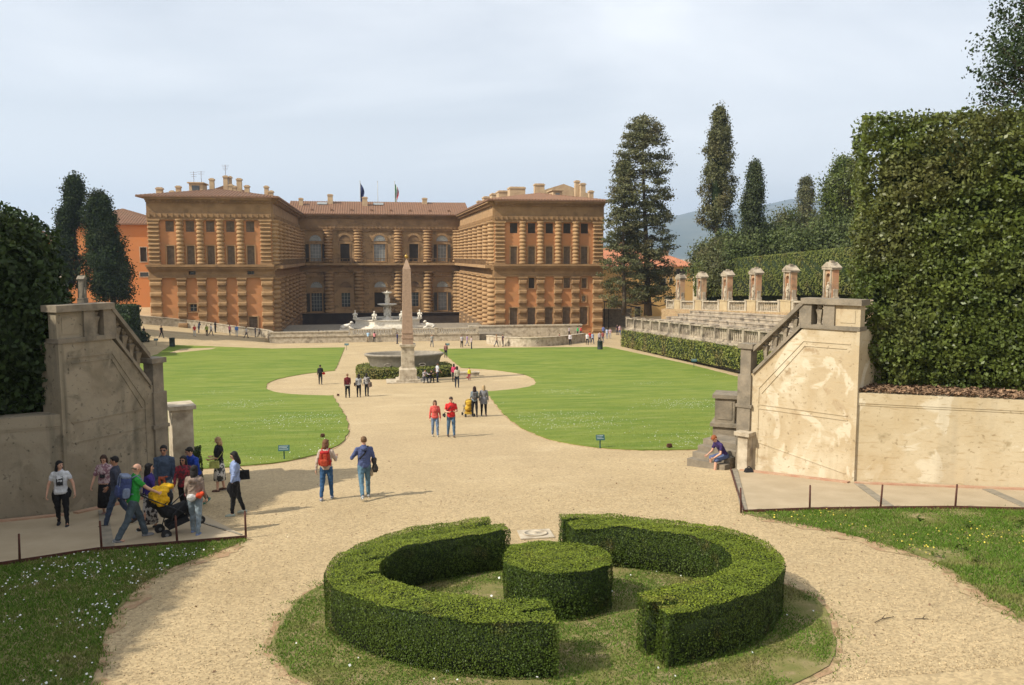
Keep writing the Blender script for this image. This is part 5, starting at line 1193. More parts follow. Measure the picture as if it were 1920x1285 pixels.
for px, py, Y, r in ((8, 462, 25, (1.2, 1.2, 1.0)), (36, 480, 25, (.62, .8, .95)), (-30, 490, 25, (1.4, 1.3, 1.2)), (48, 545, 25, (.68, 1, 1.1)), (20, 540, 24.6, (1.2, 1.2, 1.5)), (84, 600, 24.2, (.62, .9, 1.2)), (30, 640, 24.2, (1.2, 1.2, 1.5)), (86, 690, 24.1, (.58, .8, 1.1)), (88, 650, 24.1, (.5, .7, .9)), (30, 720, 24.3, (1.2, 1, .9)), (-40, 600, 24.3, (1.5, 1.3, 3)), (88, 742, 24.1, (.42, .5, .5)), (-15, 745, 23.8, (1.3, .8, .5))):
    bl.append((wp(px, py, Y), r))
hedge('tall_hedge', [(-12.4, 23.6), (-13.4, 18), (-13.8, 10), (-13.4, 1), (-16, 1), (-17, 10), (-16.4, 18), (-15, 24)], 8.6, lambda x, y: float(np.interp(y, [11, 14], [16.9, 15.9])), 130, .16, M['ilex_dk'], 'continuation of the dark clipped hedge beyond the left edge of the view', lump=.1)
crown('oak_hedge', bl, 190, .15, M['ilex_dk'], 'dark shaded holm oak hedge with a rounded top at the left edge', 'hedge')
mb = MB(); mb.prism([(-13.2, 24), (-13.2, 8), (-17, 8), (-17, 24)], 5, 9.4); tag(mb.build('bank_wall', M['stucco_shade']), 'dark retaining wall of the bank outside the left edge', 'wall')

# ------------------------------------------------------------------ trees
def tree(name, label, base, h, prof, m, nclump, per, size, sig, t0=.1, r0=.3, branches=30, group=None, lean=(0, 0), droop=0.0, corer=0.0, seed=0, cat='tree', outer=.6, flatn=False, taper=.15, lobes=.0):
    global rng
    rs = np.random.default_rng(seed+11); t = empty(name, label, cat, base, 0, group)
    tr = MB(); n = 9; ax = lambda u: Vector((lean[0]*u+.15*math.sin(u*5+seed), lean[1]*u+.15*math.cos(u*4+seed)-.15, h*u))
    tr.tube([ax(i/n*.97) for i in range(n+1)], [r0*(1-.9*(i/n))*(1.25 if i == 0 else 1)+.02 for i in range(n+1)], 8)
    P = []; Nn = []
    us = t0+(1-t0)*rs.random(nclump)**.9
    for i, u in enumerate(us):
        a = rs.random()*2*math.pi; R = prof(u)*(1+lobes*(math.sin(3*a+u*11+seed)+.8*math.sin(2*a-u*23+seed*2))); rr = R*(outer+(1.04-outer)*rs.random()**.6)
        c = ax(u)+Vector((math.cos(a)*rr, math.sin(a)*rr, -droop*rr+.3*rs.normal()))
        if i < branches: 
            b0_ = ax(max(.02, u-.04-.3*rr/h*(1 if droop <= 0 else -.2))); mid = b0_.lerp(c, .5)+Vector((0, 0, -.1*rr)); tr.tube([b0_, mid, c], [r0*.22*(1.1-u)+.02, r0*.13*(1.1-u)+.015, .012], 5)
        k = per; d = rs.normal(size=(k, 3)); d *= np.array([sig, sig, sig*(.45 if flatn else 1.1)])
        P.append(np.array(c)+d); o = np.array([math.cos(a), math.sin(a), .5]); Nn.append(np.tile(o/np.linalg.norm(o), (k, 1)))
    core = None
    if corer:
        core = MB(); core.lathe([(max(.02, prof(u)*corer), h*u) for u in np.linspace(t0+.03, .97, 12)], (lean[0]*.5, lean[1]*.5, 0), 10)
    tr.build('trunk', M['bark'], t)
    leafmesh('crown', np.concatenate(P), np.concatenate(Nn), size, [m, M['core']], .9, core=core, parent=t)
    return t
def base(px, py, Y):
    q = atY(px, py, Y); return q
# A tall cedar right of the palace
A_ = base(1213, 592, 126); hA = atY(1195, 222, 126).z-A_.z
pA = lambda u: 3.75*np.interp(u, [0, .12, .3, .42, .6, .78, .9, .97, 1], [.8, 1.0, 1.05, .98, 1.02, 1.08, .85, .6, .3])
tree('cedar', 'tall open-branched dark cedar standing beside the right end of the palace', tuple(A_), hA, pA, M['cedar'], 430, 85, .30, .46, t0=.09, r0=.55, branches=200, lean=(-1.2, 0), droop=.12, seed=1, outer=.35, flatn=True)
# a denser second stem to its left
A2 = base(1168, 590, 124); hA2 = atY(1160, 262, 124).z-A2.z
tree('cedar', 'lower dense dark evergreen pressed against the left side of the tall cedar', tuple(A2), hA2*.86, lambda u: 2.9*np.interp(u, [0, .08, .3, .6, .85, 1], [.8, 1.25, 1.2, .95, .6, .1]), M['cedar'], 230, 80, .30, .44, t0=.04, r0=.3, branches=60, seed=2, outer=.2, flatn=True)
def spire(px, ytop, ybase, Y, wpx, m, label, nC, per, size, sig, t0=.08, r0=.25, prof=None, group=None, seed=0, corer=.45, outer=.55, br=20, name='cypress', lean=(0,0), lobes=.14):
    b = atY(px, ybase, Y); tp = atY(px, ytop, Y); k = Y/F*1.03; R = wpx/2*k
    pr = prof or (lambda u: np.interp(u, [0, .08, .25, .5, .75, .9, 1], [.45, .85, 1, .92, .68, .42, .08]))
    return tree(name, label, tuple(b), (tp.z-b.z), lambda u: R*float(pr(u)), m, nC, per, size, sig, t0, r0, br, group, seed=seed, corer=corer, outer=outer, lean=lean, lobes=lobes)
spire(1343, 206, 452, 118, 66, M['cedar'], 'tallest free-standing cypress on the skyline above the right hedge', 330, 80, .27, .33, t0=.10, prof=lambda u: np.interp(u, [0, .1, .16, .3, .55, .8, .93, 1], [.3, .6, .95, 1, .80, .55, .3, .1]), seed=3, outer=.35, corer=.35, br=80)
spire(1409, 310, 470, 112, 40, M['cyp'], 'shorter dark cypress right of the tallest skyline cypress', 230, 80, .26, .34, t0=.03, seed=4, outer=.4)
spire(1507, 338, 440, 170, 28, M['cedar'], 'slim pale grey-green cypress far off between the dark cypress and the oak', 140, 70, .32, .36, seed=5, t0=.02, prof=lambda u: np.interp(u, [0, .2, .7, .93, 1], [.8, 1, .95, .7, .2]))
spire(1579, 306, 440, 105, 76, M['ilex'], 'round-headed holm oak rising above the wood near the tall hedge', 260, 90, .3, .5, seed=6, name='holm_oak', t0=.15, r0=.35, prof=lambda u: np.interp(u, [0, .2, .45, .75, .92, 1], [.4, .85, 1, .85, .5, .2]), outer=.3, br=60)
# left cypresses
pc = lambda u: np.interp(u, [0, .06, .25, .45, .6, .7, .85, .95, 1], [.2, .75, 1, .92, .62, .45, .50, .40, .15])
spire(212, 370, 572, 124, 70, M['cyp_shade'], 'broad dark bulging cypress directly in front of the orange house', 460, 110, .26, .40, t0=.06, r0=.35, prof=pc, seed=7, corer=.62, lobes=.2, lean=(-1.1, 0))
spire(150, 336, 566, 126, 26, M['cyp_shade'], 'tall thin-topped cypress left of the broad one, bare trunk below', 170, 100, .26, .40, t0=.63, r0=.28, prof=lambda u: np.interp(u, [.60, .67, .75, .9, 1], [.15, .6, 1.0, .85, .3]), seed=8, corer=.0, outer=.2, br=20, lobes=.2)
spire(128, 398, 566, 125, 40, M['cyp_shade'], 'smaller forked cypress crown leaning left below the thin-topped cypress', 230, 100, .26, .42, t0=.16, r0=.22, prof=lambda u: np.interp(u, [.1, .25, .45, .65, .78, 1], [.4, .9, 1.0, .7, .4, .35]), seed=9, corer=.0, outer=.2, br=30, lobes=.25)
# the wood above the right hedge: trees one can tell apart
wd = [(1326, 466, 50, 122), (1352, 452, 64, 116), (1392, 446, 60, 124), (1346, 478, 44, 112), (1432, 432, 66, 116), (1470, 404, 56, 128), (1478, 438, 62, 108), (1520, 412, 60, 122), (1540, 430, 64, 104), (1560, 402, 56, 116), (1598, 398, 66, 108), (1600, 424, 60, 100), (1498, 452, 60, 104), (1630, 400, 60, 112), (1420, 452, 50, 108), (1376, 462, 50, 108)]
pos_ = ['leftmost and lowest by the yellow house', 'under the left side of the tallest cypress', 'under the dark shorter cypress, left side', 'low in front at the left end', 'just right of the dark shorter cypress', 'highest left of the slim pale cypress', 'in front of the slim pale cypress', 'just right of the slim pale cypress', 'in front below the round oak, left side', 'directly under the round oak', 'between the round oak and tall hedge', 'in front at the right end', 'low in the middle of the row', 'half hidden behind the tall hedge', 'low right of the dark cypress', 'low beneath the dark shorter cypress']
rs_ = np.random.default_rng(3)
for i, ((px, yt, wpx, Y), lb) in enumerate(zip(wd, pos_)):
    spire(px, yt, yt+66, Y, wpx*1.15, M['wood'], 'bushy green tree above the clipped hedge, '+lb, 70, 95, .34, .75, t0=.1, r0=.2, prof=lambda u: np.interp(u, [0, .3, .6, .85, 1], [.8, 1, .95, .65, .2]), group='trees of the wood above the right hedge', seed=20+i, corer=.6, outer=.55, br=6, name='broadleaf_tree')
# tree over the tall hedge
q = atY(1950, 250, 31); 
tree('holm_oak', 'leafy holm oak whose branches rise over the tall hedge in the top right corner', (q.x+.6, q.y, zR), (atY(1950, -60, 31).z-zR)*1.0, lambda u: 3.0*float(np.interp(u, [0, .5, .62, .8, .93, 1], [0, .2, .8, 1.0, .8, .3])), M['ilex_dk'], 330, 70, .14, .24, t0=.60, r0=.3, branches=150, seed=40, outer=.2)
# shrubs by the left path
crown('shrub', [((*tuple(gp(262, 640))[:2], gp(262, 640).z+.5), (1.2, .8, .9)), ((*tuple(gp(250, 640))[:2], gp(250, 640).z+.6), (1, .8, .9))], 120, .2, M['ilex_dk'], 'dark low shrub behind the left stair railing near the sand', 'shrub')

M['box_top'] = leafmat('sunlit_young_box_leaves', (.11,.15,.010), (.155,.19,.014), (.18,.16,.03), sc3=1.2, lo3=.60, hi3=.78, trans=.15, isl=.5)
# ------------------------------------------------------------------ ring hedge in the foreground
RC = (3.02, 13.5); GZ = lambda x, y: G(x, y)+.01
def arc(a, b, cx, cy, t0, t1, n): return [(cx+a*math.cos(t0+(t1-t0)*i/n), cy+b*math.sin(t0+(t1-t0)*i/n)) for i in range(n+1)]
def angx(a, cx, x, up): v = math.acos(max(-1, min(1, (x-cx)/a))); return v if up else 2*math.pi-v
ao, bo, cyo = 3.74, 3.2, 13.48; ai, bi, cyi = 2.92, 2.12, 13.35; cx = RC[0]
HT = .80
def ctop(x, y): return G(x, y)+HT+.016*math.sin(3*x)+.016*math.sin(2.3*y)+.010*math.sin(9*x+4*y)+.008*math.sin(13*y-7*x)
# left C
xb, xf = 2.55, 2.36
oL = arc(ao, bo, cx, cyo, angx(ao, cx, xb-.22, True), angx(ao, cx, xf, False), 40)
iL = arc(ai, bi, cx, cyi, angx(ai, cx, xf, False), angx(ai, cx, xb, True), 34)
mo = lambda x, up: (cyo+cyi)/2+(1 if up else -1)*(bo+bi)/2*math.sqrt(max(0, 1-((x-cx)/((ao+ai)/2))**2))
# slots between the two bands at both ends
yo = oL[-1][1]; yi = iL[0][1]; ym = (yo+yi)/2+.02
slotF = [(xf, ym-.05), (xf-.42, ym-.02), (xf-.42, ym+.06), (xf+.02, ym+.08)]
yo2 = oL[0][1]; yi2 = iL[-1][1]; ym2 = (yo2+yi2)/2
slotB = [(xb, ym2-.02), (xb-.5, ym2-.05), (xb-.5, ym2+.07), (xb-.22, ym2+.10)]
# two nicks on the inner edge at the left
iL2 = []
for i, (x, y) in enumerate(iL):
    iL2.append((x, y))
    if i in (15, 20): v = Vector((x-cx, y-cyi)).normalized(); iL2 += [(x+v.x*.26, y+v.y*.26), (x+v.x*.26+.05, y+v.y*.26+.08), (iL[i+1][0]*.6+x*.4, iL[i+1][1]*.6+y*.4)]
pl = oL+slotF+iL2+slotB
k = min(range(len(pl)), key=lambda i: (pl[i][0]+.25 if i > 45 else 99)**2+(pl[i][1]-13.1)**2)
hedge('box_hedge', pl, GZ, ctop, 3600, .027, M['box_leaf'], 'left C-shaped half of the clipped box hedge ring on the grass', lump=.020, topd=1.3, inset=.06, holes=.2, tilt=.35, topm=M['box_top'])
xb, xf = 3.78, 3.84
oR = arc(ao, bo, cx, cyo, angx(ao, cx, xf, False)-2*math.pi, angx(ao, cx, xb, True), 40)
iR = arc(ai, bi, cx, cyi, angx(ai, cx, xb, True), angx(ai, cx, xf-.12, False)-2*math.pi, 34)
yo = oR[-1][1]; yi = iR[0][1]; ym = (yo+yi)/2+.12
sB = [(xb-.02, ym+.05), (xb+.55, ym+.0), (xb+.55, ym-.08), (xb+.02, ym-.08)]
yo = oR[0][1]; yi = iR[-1][1]; ym = (yo+yi)/2
sF = [(xf-.12, ym+.05), (xf+.32, ym+.08), (xf+.32, ym-.02), (xf, ym-.05)]
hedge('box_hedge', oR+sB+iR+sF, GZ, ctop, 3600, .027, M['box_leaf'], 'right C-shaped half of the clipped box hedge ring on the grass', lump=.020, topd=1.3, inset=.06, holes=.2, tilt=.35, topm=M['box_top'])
dk = [(3.03+.90*math.cos(a), 13.42+.95*math.sin(a)) for a in [2*math.pi*i/30 for i in range(30)]]
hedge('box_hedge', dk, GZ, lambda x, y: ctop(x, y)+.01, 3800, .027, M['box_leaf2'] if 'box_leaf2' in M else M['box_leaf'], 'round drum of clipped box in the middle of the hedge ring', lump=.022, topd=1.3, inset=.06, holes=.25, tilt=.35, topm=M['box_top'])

# ------------------------------------------------------------------ grass, daisies, twigs
def grass(poly, dens, h, name, label, m, inset_r=0, fn=None, edge=0):
    Pq = polysample(poly, dens)
    if edge:
        E_ = []
        for a_, b_ in zip(poly, poly[1:]+poly[:1]):
            a_ = np.array(a_); b_ = np.array(b_); k_ = int(np.linalg.norm(b_-a_)*dens*edge*1.2); t_ = rng.random(k_)[:, None]; E_.append(a_+(b_-a_)*t_+rng.normal(size=(k_, 2))*edge)
        E_ = np.concatenate(E_); E_ = E_[(np.sin(E_[:, 0]*6+E_[:, 1]*5)+np.sin(E_[:, 1]*9-E_[:, 0]*7)+rng.normal(size=len(E_))*.6) > 0]; Pq = np.concatenate([Pq, E_])

    if fn is not None: Pq = Pq[fn(Pq)]
    n = len(Pq); z = np.array([G(a, b) for a, b in Pq])+.015; a = rng.random(n)*2*math.pi; hh = h*(.5+rng.random(n)); w_ = .006+.006*rng.random(n)
    dx, dy = np.cos(a)*w_, np.sin(a)*w_; lx, ly = rng.normal(size=n)*hh*.6, rng.normal(size=n)*hh*.6
    V = np.stack([np.column_stack([Pq[:, 0]-dx, Pq[:, 1]-dy, z]), np.column_stack([Pq[:, 0]+dx, Pq[:, 1]+dy, z]), np.column_stack([Pq[:, 0]+lx, Pq[:, 1]+ly, z+hh])], 1).reshape(-1, 3)
    me = bpy.data.meshes.new(name); me.vertices.add(3*n); me.vertices.foreach_set('co', V.ravel()); me.loops.add(3*n); me.loops.foreach_set('vertex_index', np.arange(3*n))
    me.polygons.add(n); me.polygons.foreach_set('loop_start', np.arange(0, 3*n, 3)); me.polygons.foreach_set('loop_total', np.full(n, 3)); me.materials.append(m); me.update(calc_edges=True)
    return tag(link(name, me), label, 'grass', kind='stuff')
def patchy(P, s=1.6, th=-.9): return (np.sin(P[:, 0]*s+P[:, 1]*s*.7)+np.sin(P[:, 1]*s*1.9-P[:, 0]*s*.6)+np.sin(P[:, 0]*s*2.7+1)*.7+rng.normal(size=len(P))*.5) > th
LBv = [p for p in LB if p[0] > -11] ; LBg = [(-2.8, 19.1), (-4.2, 18.9), (-5.76, 18.7), (-7.3, 17.9), (-9.5, 17.0), (-9, 8.5), (-4.2, 8.5)]+LB[8:]
RBg = [(9.0, 19.05), (10.7, 18.95), (12.4, 18.68), (14.2, 18.3), (15.5, 17.9), (16, 9), (10.5, 9)]+RB[8:]
grass(LBg, 1700, .05, 'grass', 'dark green grass of the shaded bank at the bottom left', M['grass'], edge=.10)
grass(RBg, 1500, .055, 'grass', 'bright green weedy grass of the sunlit bank at the right edge', M['grass'], fn=lambda P: patchy(P, 1.4, -1.4), edge=.14)
grass([p for p in offset(ISL, -.05)], 2300, .03, 'grass', 'short patchy grass around and inside the box hedge ring', M['grass'], fn=lambda P: patchy(P, 1.9, -1.1), edge=.16)
nearp = lambda pl: [p for p in pl]
M['lawn_blade'] = leafmat('lawn_blades', (.105,.162,.014), (.165,.205,.026), (.24,.235,.08), sc3=.5, lo3=.52, hi3=.75, trans=.2, rough=.7, isl=.5)
for pl_, s_ in ((LR, 'right'), (LL, 'left')):
    grass([(x, min(y, 56)) for x, y in offset(pl_, -.02) if y < 63], 190, .055, 'grass', 'mown grass blades on the near part of the %s lawn' % s_, M['lawn_blade'], fn=lambda P: (rng.random(len(P)) > (P[:, 1]-30)/28) & (np.abs(P[:, 0]-AX) < 19))
def flowers(poly, dens, size, m, name, label, fn=None, zoff=.07):
    Pq = polysample(poly, dens)
    if fn is not None: Pq = Pq[fn(Pq)]
    z = np.array([G(a, b) for a, b in Pq])+zoff
    tag(leafmesh(name, np.column_stack([Pq, z]), np.tile([0, -.4, 1.], (len(Pq), 1)), size, [m], .3, aspect=1.0), label, 'flowers', kind='stuff')
flowers(LBg, 24, .032, M['daisy'], 'daisies', 'small white daisies scattered in the shaded bank', fn=lambda P: patchy(P, 1.1, -.3))
flowers(RBg, 16, .035, M['butter'], 'buttercups', 'small yellow flowers in the sunlit bank at the right', fn=lambda P: patchy(P, .9, 1.0))
flowers(offset(ISL, -.2), 1.2, .035, M['daisy'], 'daisies', 'few white daisies on the island grass')
nearR = lambda P: (np.sin(P[:, 0]*.55+P[:, 1]*.21)+np.sin(P[:, 1]*.42-P[:, 0]*.33)+rng.normal(size=len(P))*.5-(P[:, 1]-31)*.05) > .15
flowers([p for p in offset(LR, -.2)], 14, .027, M['daisy'], 'daisies', 'white daisies speckling the right lawn', fn=nearR, zoff=.06)
flowers([p for p in offset(LL, -.2)], 14, .027, M['daisy'], 'daisies', 'white daisies speckling the left lawn', fn=nearR, zoff=.06)
# weeds on the right bank
Pq = polysample(RBg, 1.6); Pq = Pq[patchy(Pq, 1.3, .3)]; PP = []
for x, y in Pq:
    k = 14; d = rng.normal(size=(k, 2))*.07; PP.append(np.column_stack([x+d[:, 0], y+d[:, 1], np.full(k, G(x, y))+.04+rng.random(k)*.09]))
PP = np.concatenate(PP); tag(leafmesh('weeds', PP, np.tile([0, 0, 1.], (len(PP), 1)), .09, [M['box_leaf']], .5), 'broad-leaved weeds growing in the sunlit bank', 'weeds', kind='stuff')
# twigs on the gravel
def twig(px, py, pts, label):
    p = gp(px, py); mb = MB(); mb.tube([(a, b, .01-.088*b*1) for a, b in pts], [.007]*(len(pts)-1)+[.003], 5); mb.tube([(pts[1][0], pts[1][1], .012-.088*pts[1][1]), (pts[1][0]+.12, pts[1][1]+.1, .04-.02)], [.008, .003], 4); o = mb.build('twig', M['bark']); o.location = p+Vector((0, 0, .012)); tag(o, label, 'twig')
twig(1640, 1170, [(0, 0), (.2, .12), (.42, .17), (.46, .2)], 'longer bare forked twig lying on the gravel right of the hedge ring')
twig(1715, 1163, [(0, 0), (.12, -.02), (.2, -.05)], 'small bare twig lying on the gravel just right of the longer one')
n_ = 700; pp = np.column_stack([rng.uniform(-3, 12, n_), rng.uniform(10.3, 30, n_)]); PPn = np.column_stack([pp, [G(a, b)+.012 for a, b in pp]])
tag(leafmesh('fallen_leaves', PPn, np.tile([0, 0, 1.], (n_, 1)), .05, [M['litter']], .3), 'dry leaves and crumbs scattered over the gravel', 'leaves', kind='stuff')
n_ = 90000; pp = np.column_stack([rng.uniform(-4.5, 11, n_), 9.6+rng.random(n_)**1.5*14]); PPn = np.column_stack([pp, [G(a, b)+.004 for a, b in pp]])
M['peb'] = mat('pebbles', (.42,.32,.18), (.32,.235,.13), scale=3, rough=.9, coords='World', island=.45)
tag(leafmesh('pebbles', PPn, np.tile([0, 0, 1.], (n_, 1)), .021, [M['peb']], .35, aspect=1.2), 'loose pebbles of the gravel path in the foreground', 'pebbles', kind='stuff')

# ------------------------------------------------------------------ signs, bins, lights
def sign(x, y, w_, h, H, label, group=None, face=0):
    t = empty('garden_sign', label, 'sign', (x, y, G(x, y)+.03), face, group)
    mb = MB(); mb.box(-.02, .02, -.02, .02, -.1, H); mb.build('post', M['sign'], t)
    mb = MB(); mb.T = Matrix.Translation((0, -.03, H)) @ Matrix.Rotation(rad(-25), 4, 'X'); mb.box(-w_/2, w_/2, -.012, .012, -h/2, h/2)
    mb.mi = 1
    for k in range(3): mb.box(-w_/2+.03, w_/2-.05-.04*(k % 2), -.015, -.012, h/2-.05-.055*k, h/2-.035-.055*k)
    mb.T = None; mb.build('board', [M['sign'], M['signw']], t); return t
p = gp(533, 863); sign(p.x, p.y, .40, .22, .42, 'small teal information sign on the left lawn near the gravel')
p = gp(1125, 841); sign(p.x, p.y, .34, .22, .40, 'small teal information sign on the near edge of the right lawn')
p = gp(1301, 690); sign(p.x, p.y, .6, .3, .75, 'small pale sign on a stake by the path under the long right hedge')
for px, py, lb in ((650, 657, 'stake sign at the far inner corner of the left lawn'), (839, 657, 'stake sign at the far inner corner of the right lawn'), (293, 648, 'stake sign at the far left corner of the left lawn')):
    p = gp(px, py); sign(p.x, p.y, .55, .28, .75, lb)
for px, py, lb in ((323, 650, 'dark cylindrical litter bin on the sand behind the left lawn'), (1125, 656, 'dark cylindrical litter bin at the far right corner of the right lawn')):
    p = gp(px, py); mb = MB(); mb.lathe([(.36, 0), (.36, .1), (.33, .12), (.33, 1.05), (.37, 1.08), (.37, 1.15), (.28, 1.17), (.28, 1.0)], seg=16)
    for k in range(12): a_ = math.pi*k/6; mb.box(.33*math.cos(a_)-.02, .33*math.cos(a_)+.02, .33*math.sin(a_)-.02, .33*math.sin(a_)+.02, .12, 1.05)
    o = mb.build('litter_bin', M['bin']); o.location = p; tag(o, lb, 'bin')
for px, py, lb in ((1255, 842, 'small dark ground spotlight on the near edge of the right lawn'), (605, 822, 'small dark ground spotlight on the edge of the left lawn by the walking couple'), (634, 744, 'small dark ground spotlight at the left lawn corner by the circle')):
    p = gp(px, py); mb = MB(); mb.box(-.10, .10, -.07, .07, .05, .17, .02); mb.tube([(0, 0, 0), (0, 0, .06)], .03, 6); mb.T = Matrix.Translation((0, -.07, .11)) @ Matrix.Rotation(rad(90), 4, 'X'); mb.lathe([(.06, 0), (.07, .02), (.05, .02)], seg=10); mb.T = None
    o = mb.build('ground_light', M['steel']); o.location = p+Vector((0, 0, .03)); tag(o, lb, 'spotlight')
p = gp(1397, 886); mb = MB(); mb.box(-.13, .13, -.09, .09, 0, .13, .03); mb.tube([(-.1, 0, .12), (0, 0, .2), (.1, 0, .12)], .015, 5); o = mb.build('metal_box', M['black']); o.location = (p.x+.05, p.y-.15, p.z+.03); tag(o, 'small dark metal box with a handle lying at the foot of the right stair wall', 'box')
# ------------------------------------------------------------------ people
BAKE = []
fold = bpy.data.textures.new('cloth_folds', 'CLOUDS'); fold.noise_scale = .07; fold.noise_depth = 1
fold2 = bpy.data.textures.new('coat_folds', 'CLOUDS'); fold2.noise_scale = .10; fold2.noise_depth = 2
def dirv(p, a, out, side):            # a forward angle, out sideways angle, degrees, from hanging down
    a, o = rad(a), rad(out); return Vector((side*math.sin(o), math.cos(o)*math.sin(a), -math.cos(o)*math.cos(a)))
def capsule(mb, p, q, r0, r1, seg=10):
    p, q = Vector(p), Vector(q); d = (q-p); Ln = d.length; d = d.normalized() if Ln > 1e-6 else Vector((0, 0, 1))
    pts = [p-d*r0*.98, p-d*r0*.8, p-d*r0*.4, p, q, q+d*r1*.4, q+d*r1*.8, q+d*r1*.98]; rr = [r0*.15, r0*.6, r0*.92, r0, r1, r1*.92, r1*.6, r1*.15]
    mb.tube(pts, rr, seg)
def loft(mb, rings, seg=14):           # rings: (centre, rx, ry) stacked roughly in z, local axes
    vs = []
    for c, rx, ry in rings:
        for i in range(seg): a = 2*math.pi*i/seg; vs.append((c[0]+rx*math.cos(a), c[1]+ry*math.sin(a), c[2]))
    n = len(rings); fs = [(j*seg+i, j*seg+(i+1) % seg, (j+1)*seg+(i+1) % seg, (j+1)*seg+i) for j in range(n-1) for i in range(seg)]+[tuple(range(seg))[::-1], tuple(range((n-1)*seg, n*seg))]
    mb.add(vs, fs, True)
def bake(mb, name, m, parent, vox, extra=None, smooth=3):
    o = mb.build(name, m, parent); r = o.modifiers.new('r', 'REMESH'); r.mode = 'VOXEL'; r.voxel_size = vox; r.use_smooth_shade = True
    s = o.modifiers.new('s', 'SMOOTH'); s.factor = .6; s.iterations = smooth
    if name != 'body': dm = o.modifiers.new('d', 'DISPLACE'); dm.texture = fold; dm.strength = .030; dm.mid_level = .45; dm.texture_coords = 'LOCAL'
    BAKE.append((o, m, extra)); return o
MC = {}
def cm(c, rough=.85):
    k = tuple(round(x, 3) for x in c)
    if k not in MC: MC[k] = mat('cloth', c, tuple(x*.62 for x in c), scale=7, rough=rough, bump=1.2, bscale=13)
    return MC[k]
def pattern(c1, c2, scale):
    k = (c1, c2, scale)
    if k not in MC: MC[k] = mat('patterned_cloth', c1, c2, scale=scale, lo=.47, hi=.53, detail=2)
    return MC[k]
SK = {'fair': mat('skin', (.55,.32,.22), (.48,.26,.17), scale=8, rough=.55), 'tan': mat('skin_tan', (.40,.21,.13), (.34,.17,.10), scale=8, rough=.55)}
FEAT = flat('face_features', (.04,.02,.015)); LIP = flat('lips', (.32,.10,.08))
def hand(mb, w, d, side, fw, s, curl=25, flip=1):
    """palm, four unequal fingers with two bends and a thumb from the side of the palm; w wrist, d pointing direction, fw forward reference"""
    d = d.normalized(); across = (fw-d*fw.dot(d)); across = across.normalized() if across.length > .1 else d.orthogonal().normalized()
    pn = d.cross(across)*(-side)       # palm normal, towards the thigh
    c = w+d*.045*s
    M3 = Matrix((across, pn, d)).transposed()
    mb.ball(c, (.040*s, .017*s, .052*s), 10, 7, M=M3)
    for k, (off, ln) in enumerate(((.030, .070), (.010, .080), (-.010, .075), (-.029, .058))):
        p0 = c+across*off*s+d*.040*s; cur = rad(curl+6*k); d1 = (d*math.cos(cur)+pn*math.sin(cur)); p1 = p0+d1*ln*.5*s; d2 = (d*math.cos(cur*2.2)+pn*math.sin(cur*2.2)); p2 = p1+d2*ln*.5*s
        mb.tube([p0-d*.012*s, p0, p1, p2], [.0085*s, .0088*s, .0078*s, .0055*s], 6)
    t0 = c+across*.032*s-d*.012*s; t1 = t0+(across*.7+d*.6+pn*.3).normalized()*.034*s; t2 = t1+(across*.25+d*.9+pn*.35).normalized()*.028*s
    mb.tube([t0-across*.01, t0, t1, t2], [.011*s, .011*s, .0095*s, .006*s], 6)
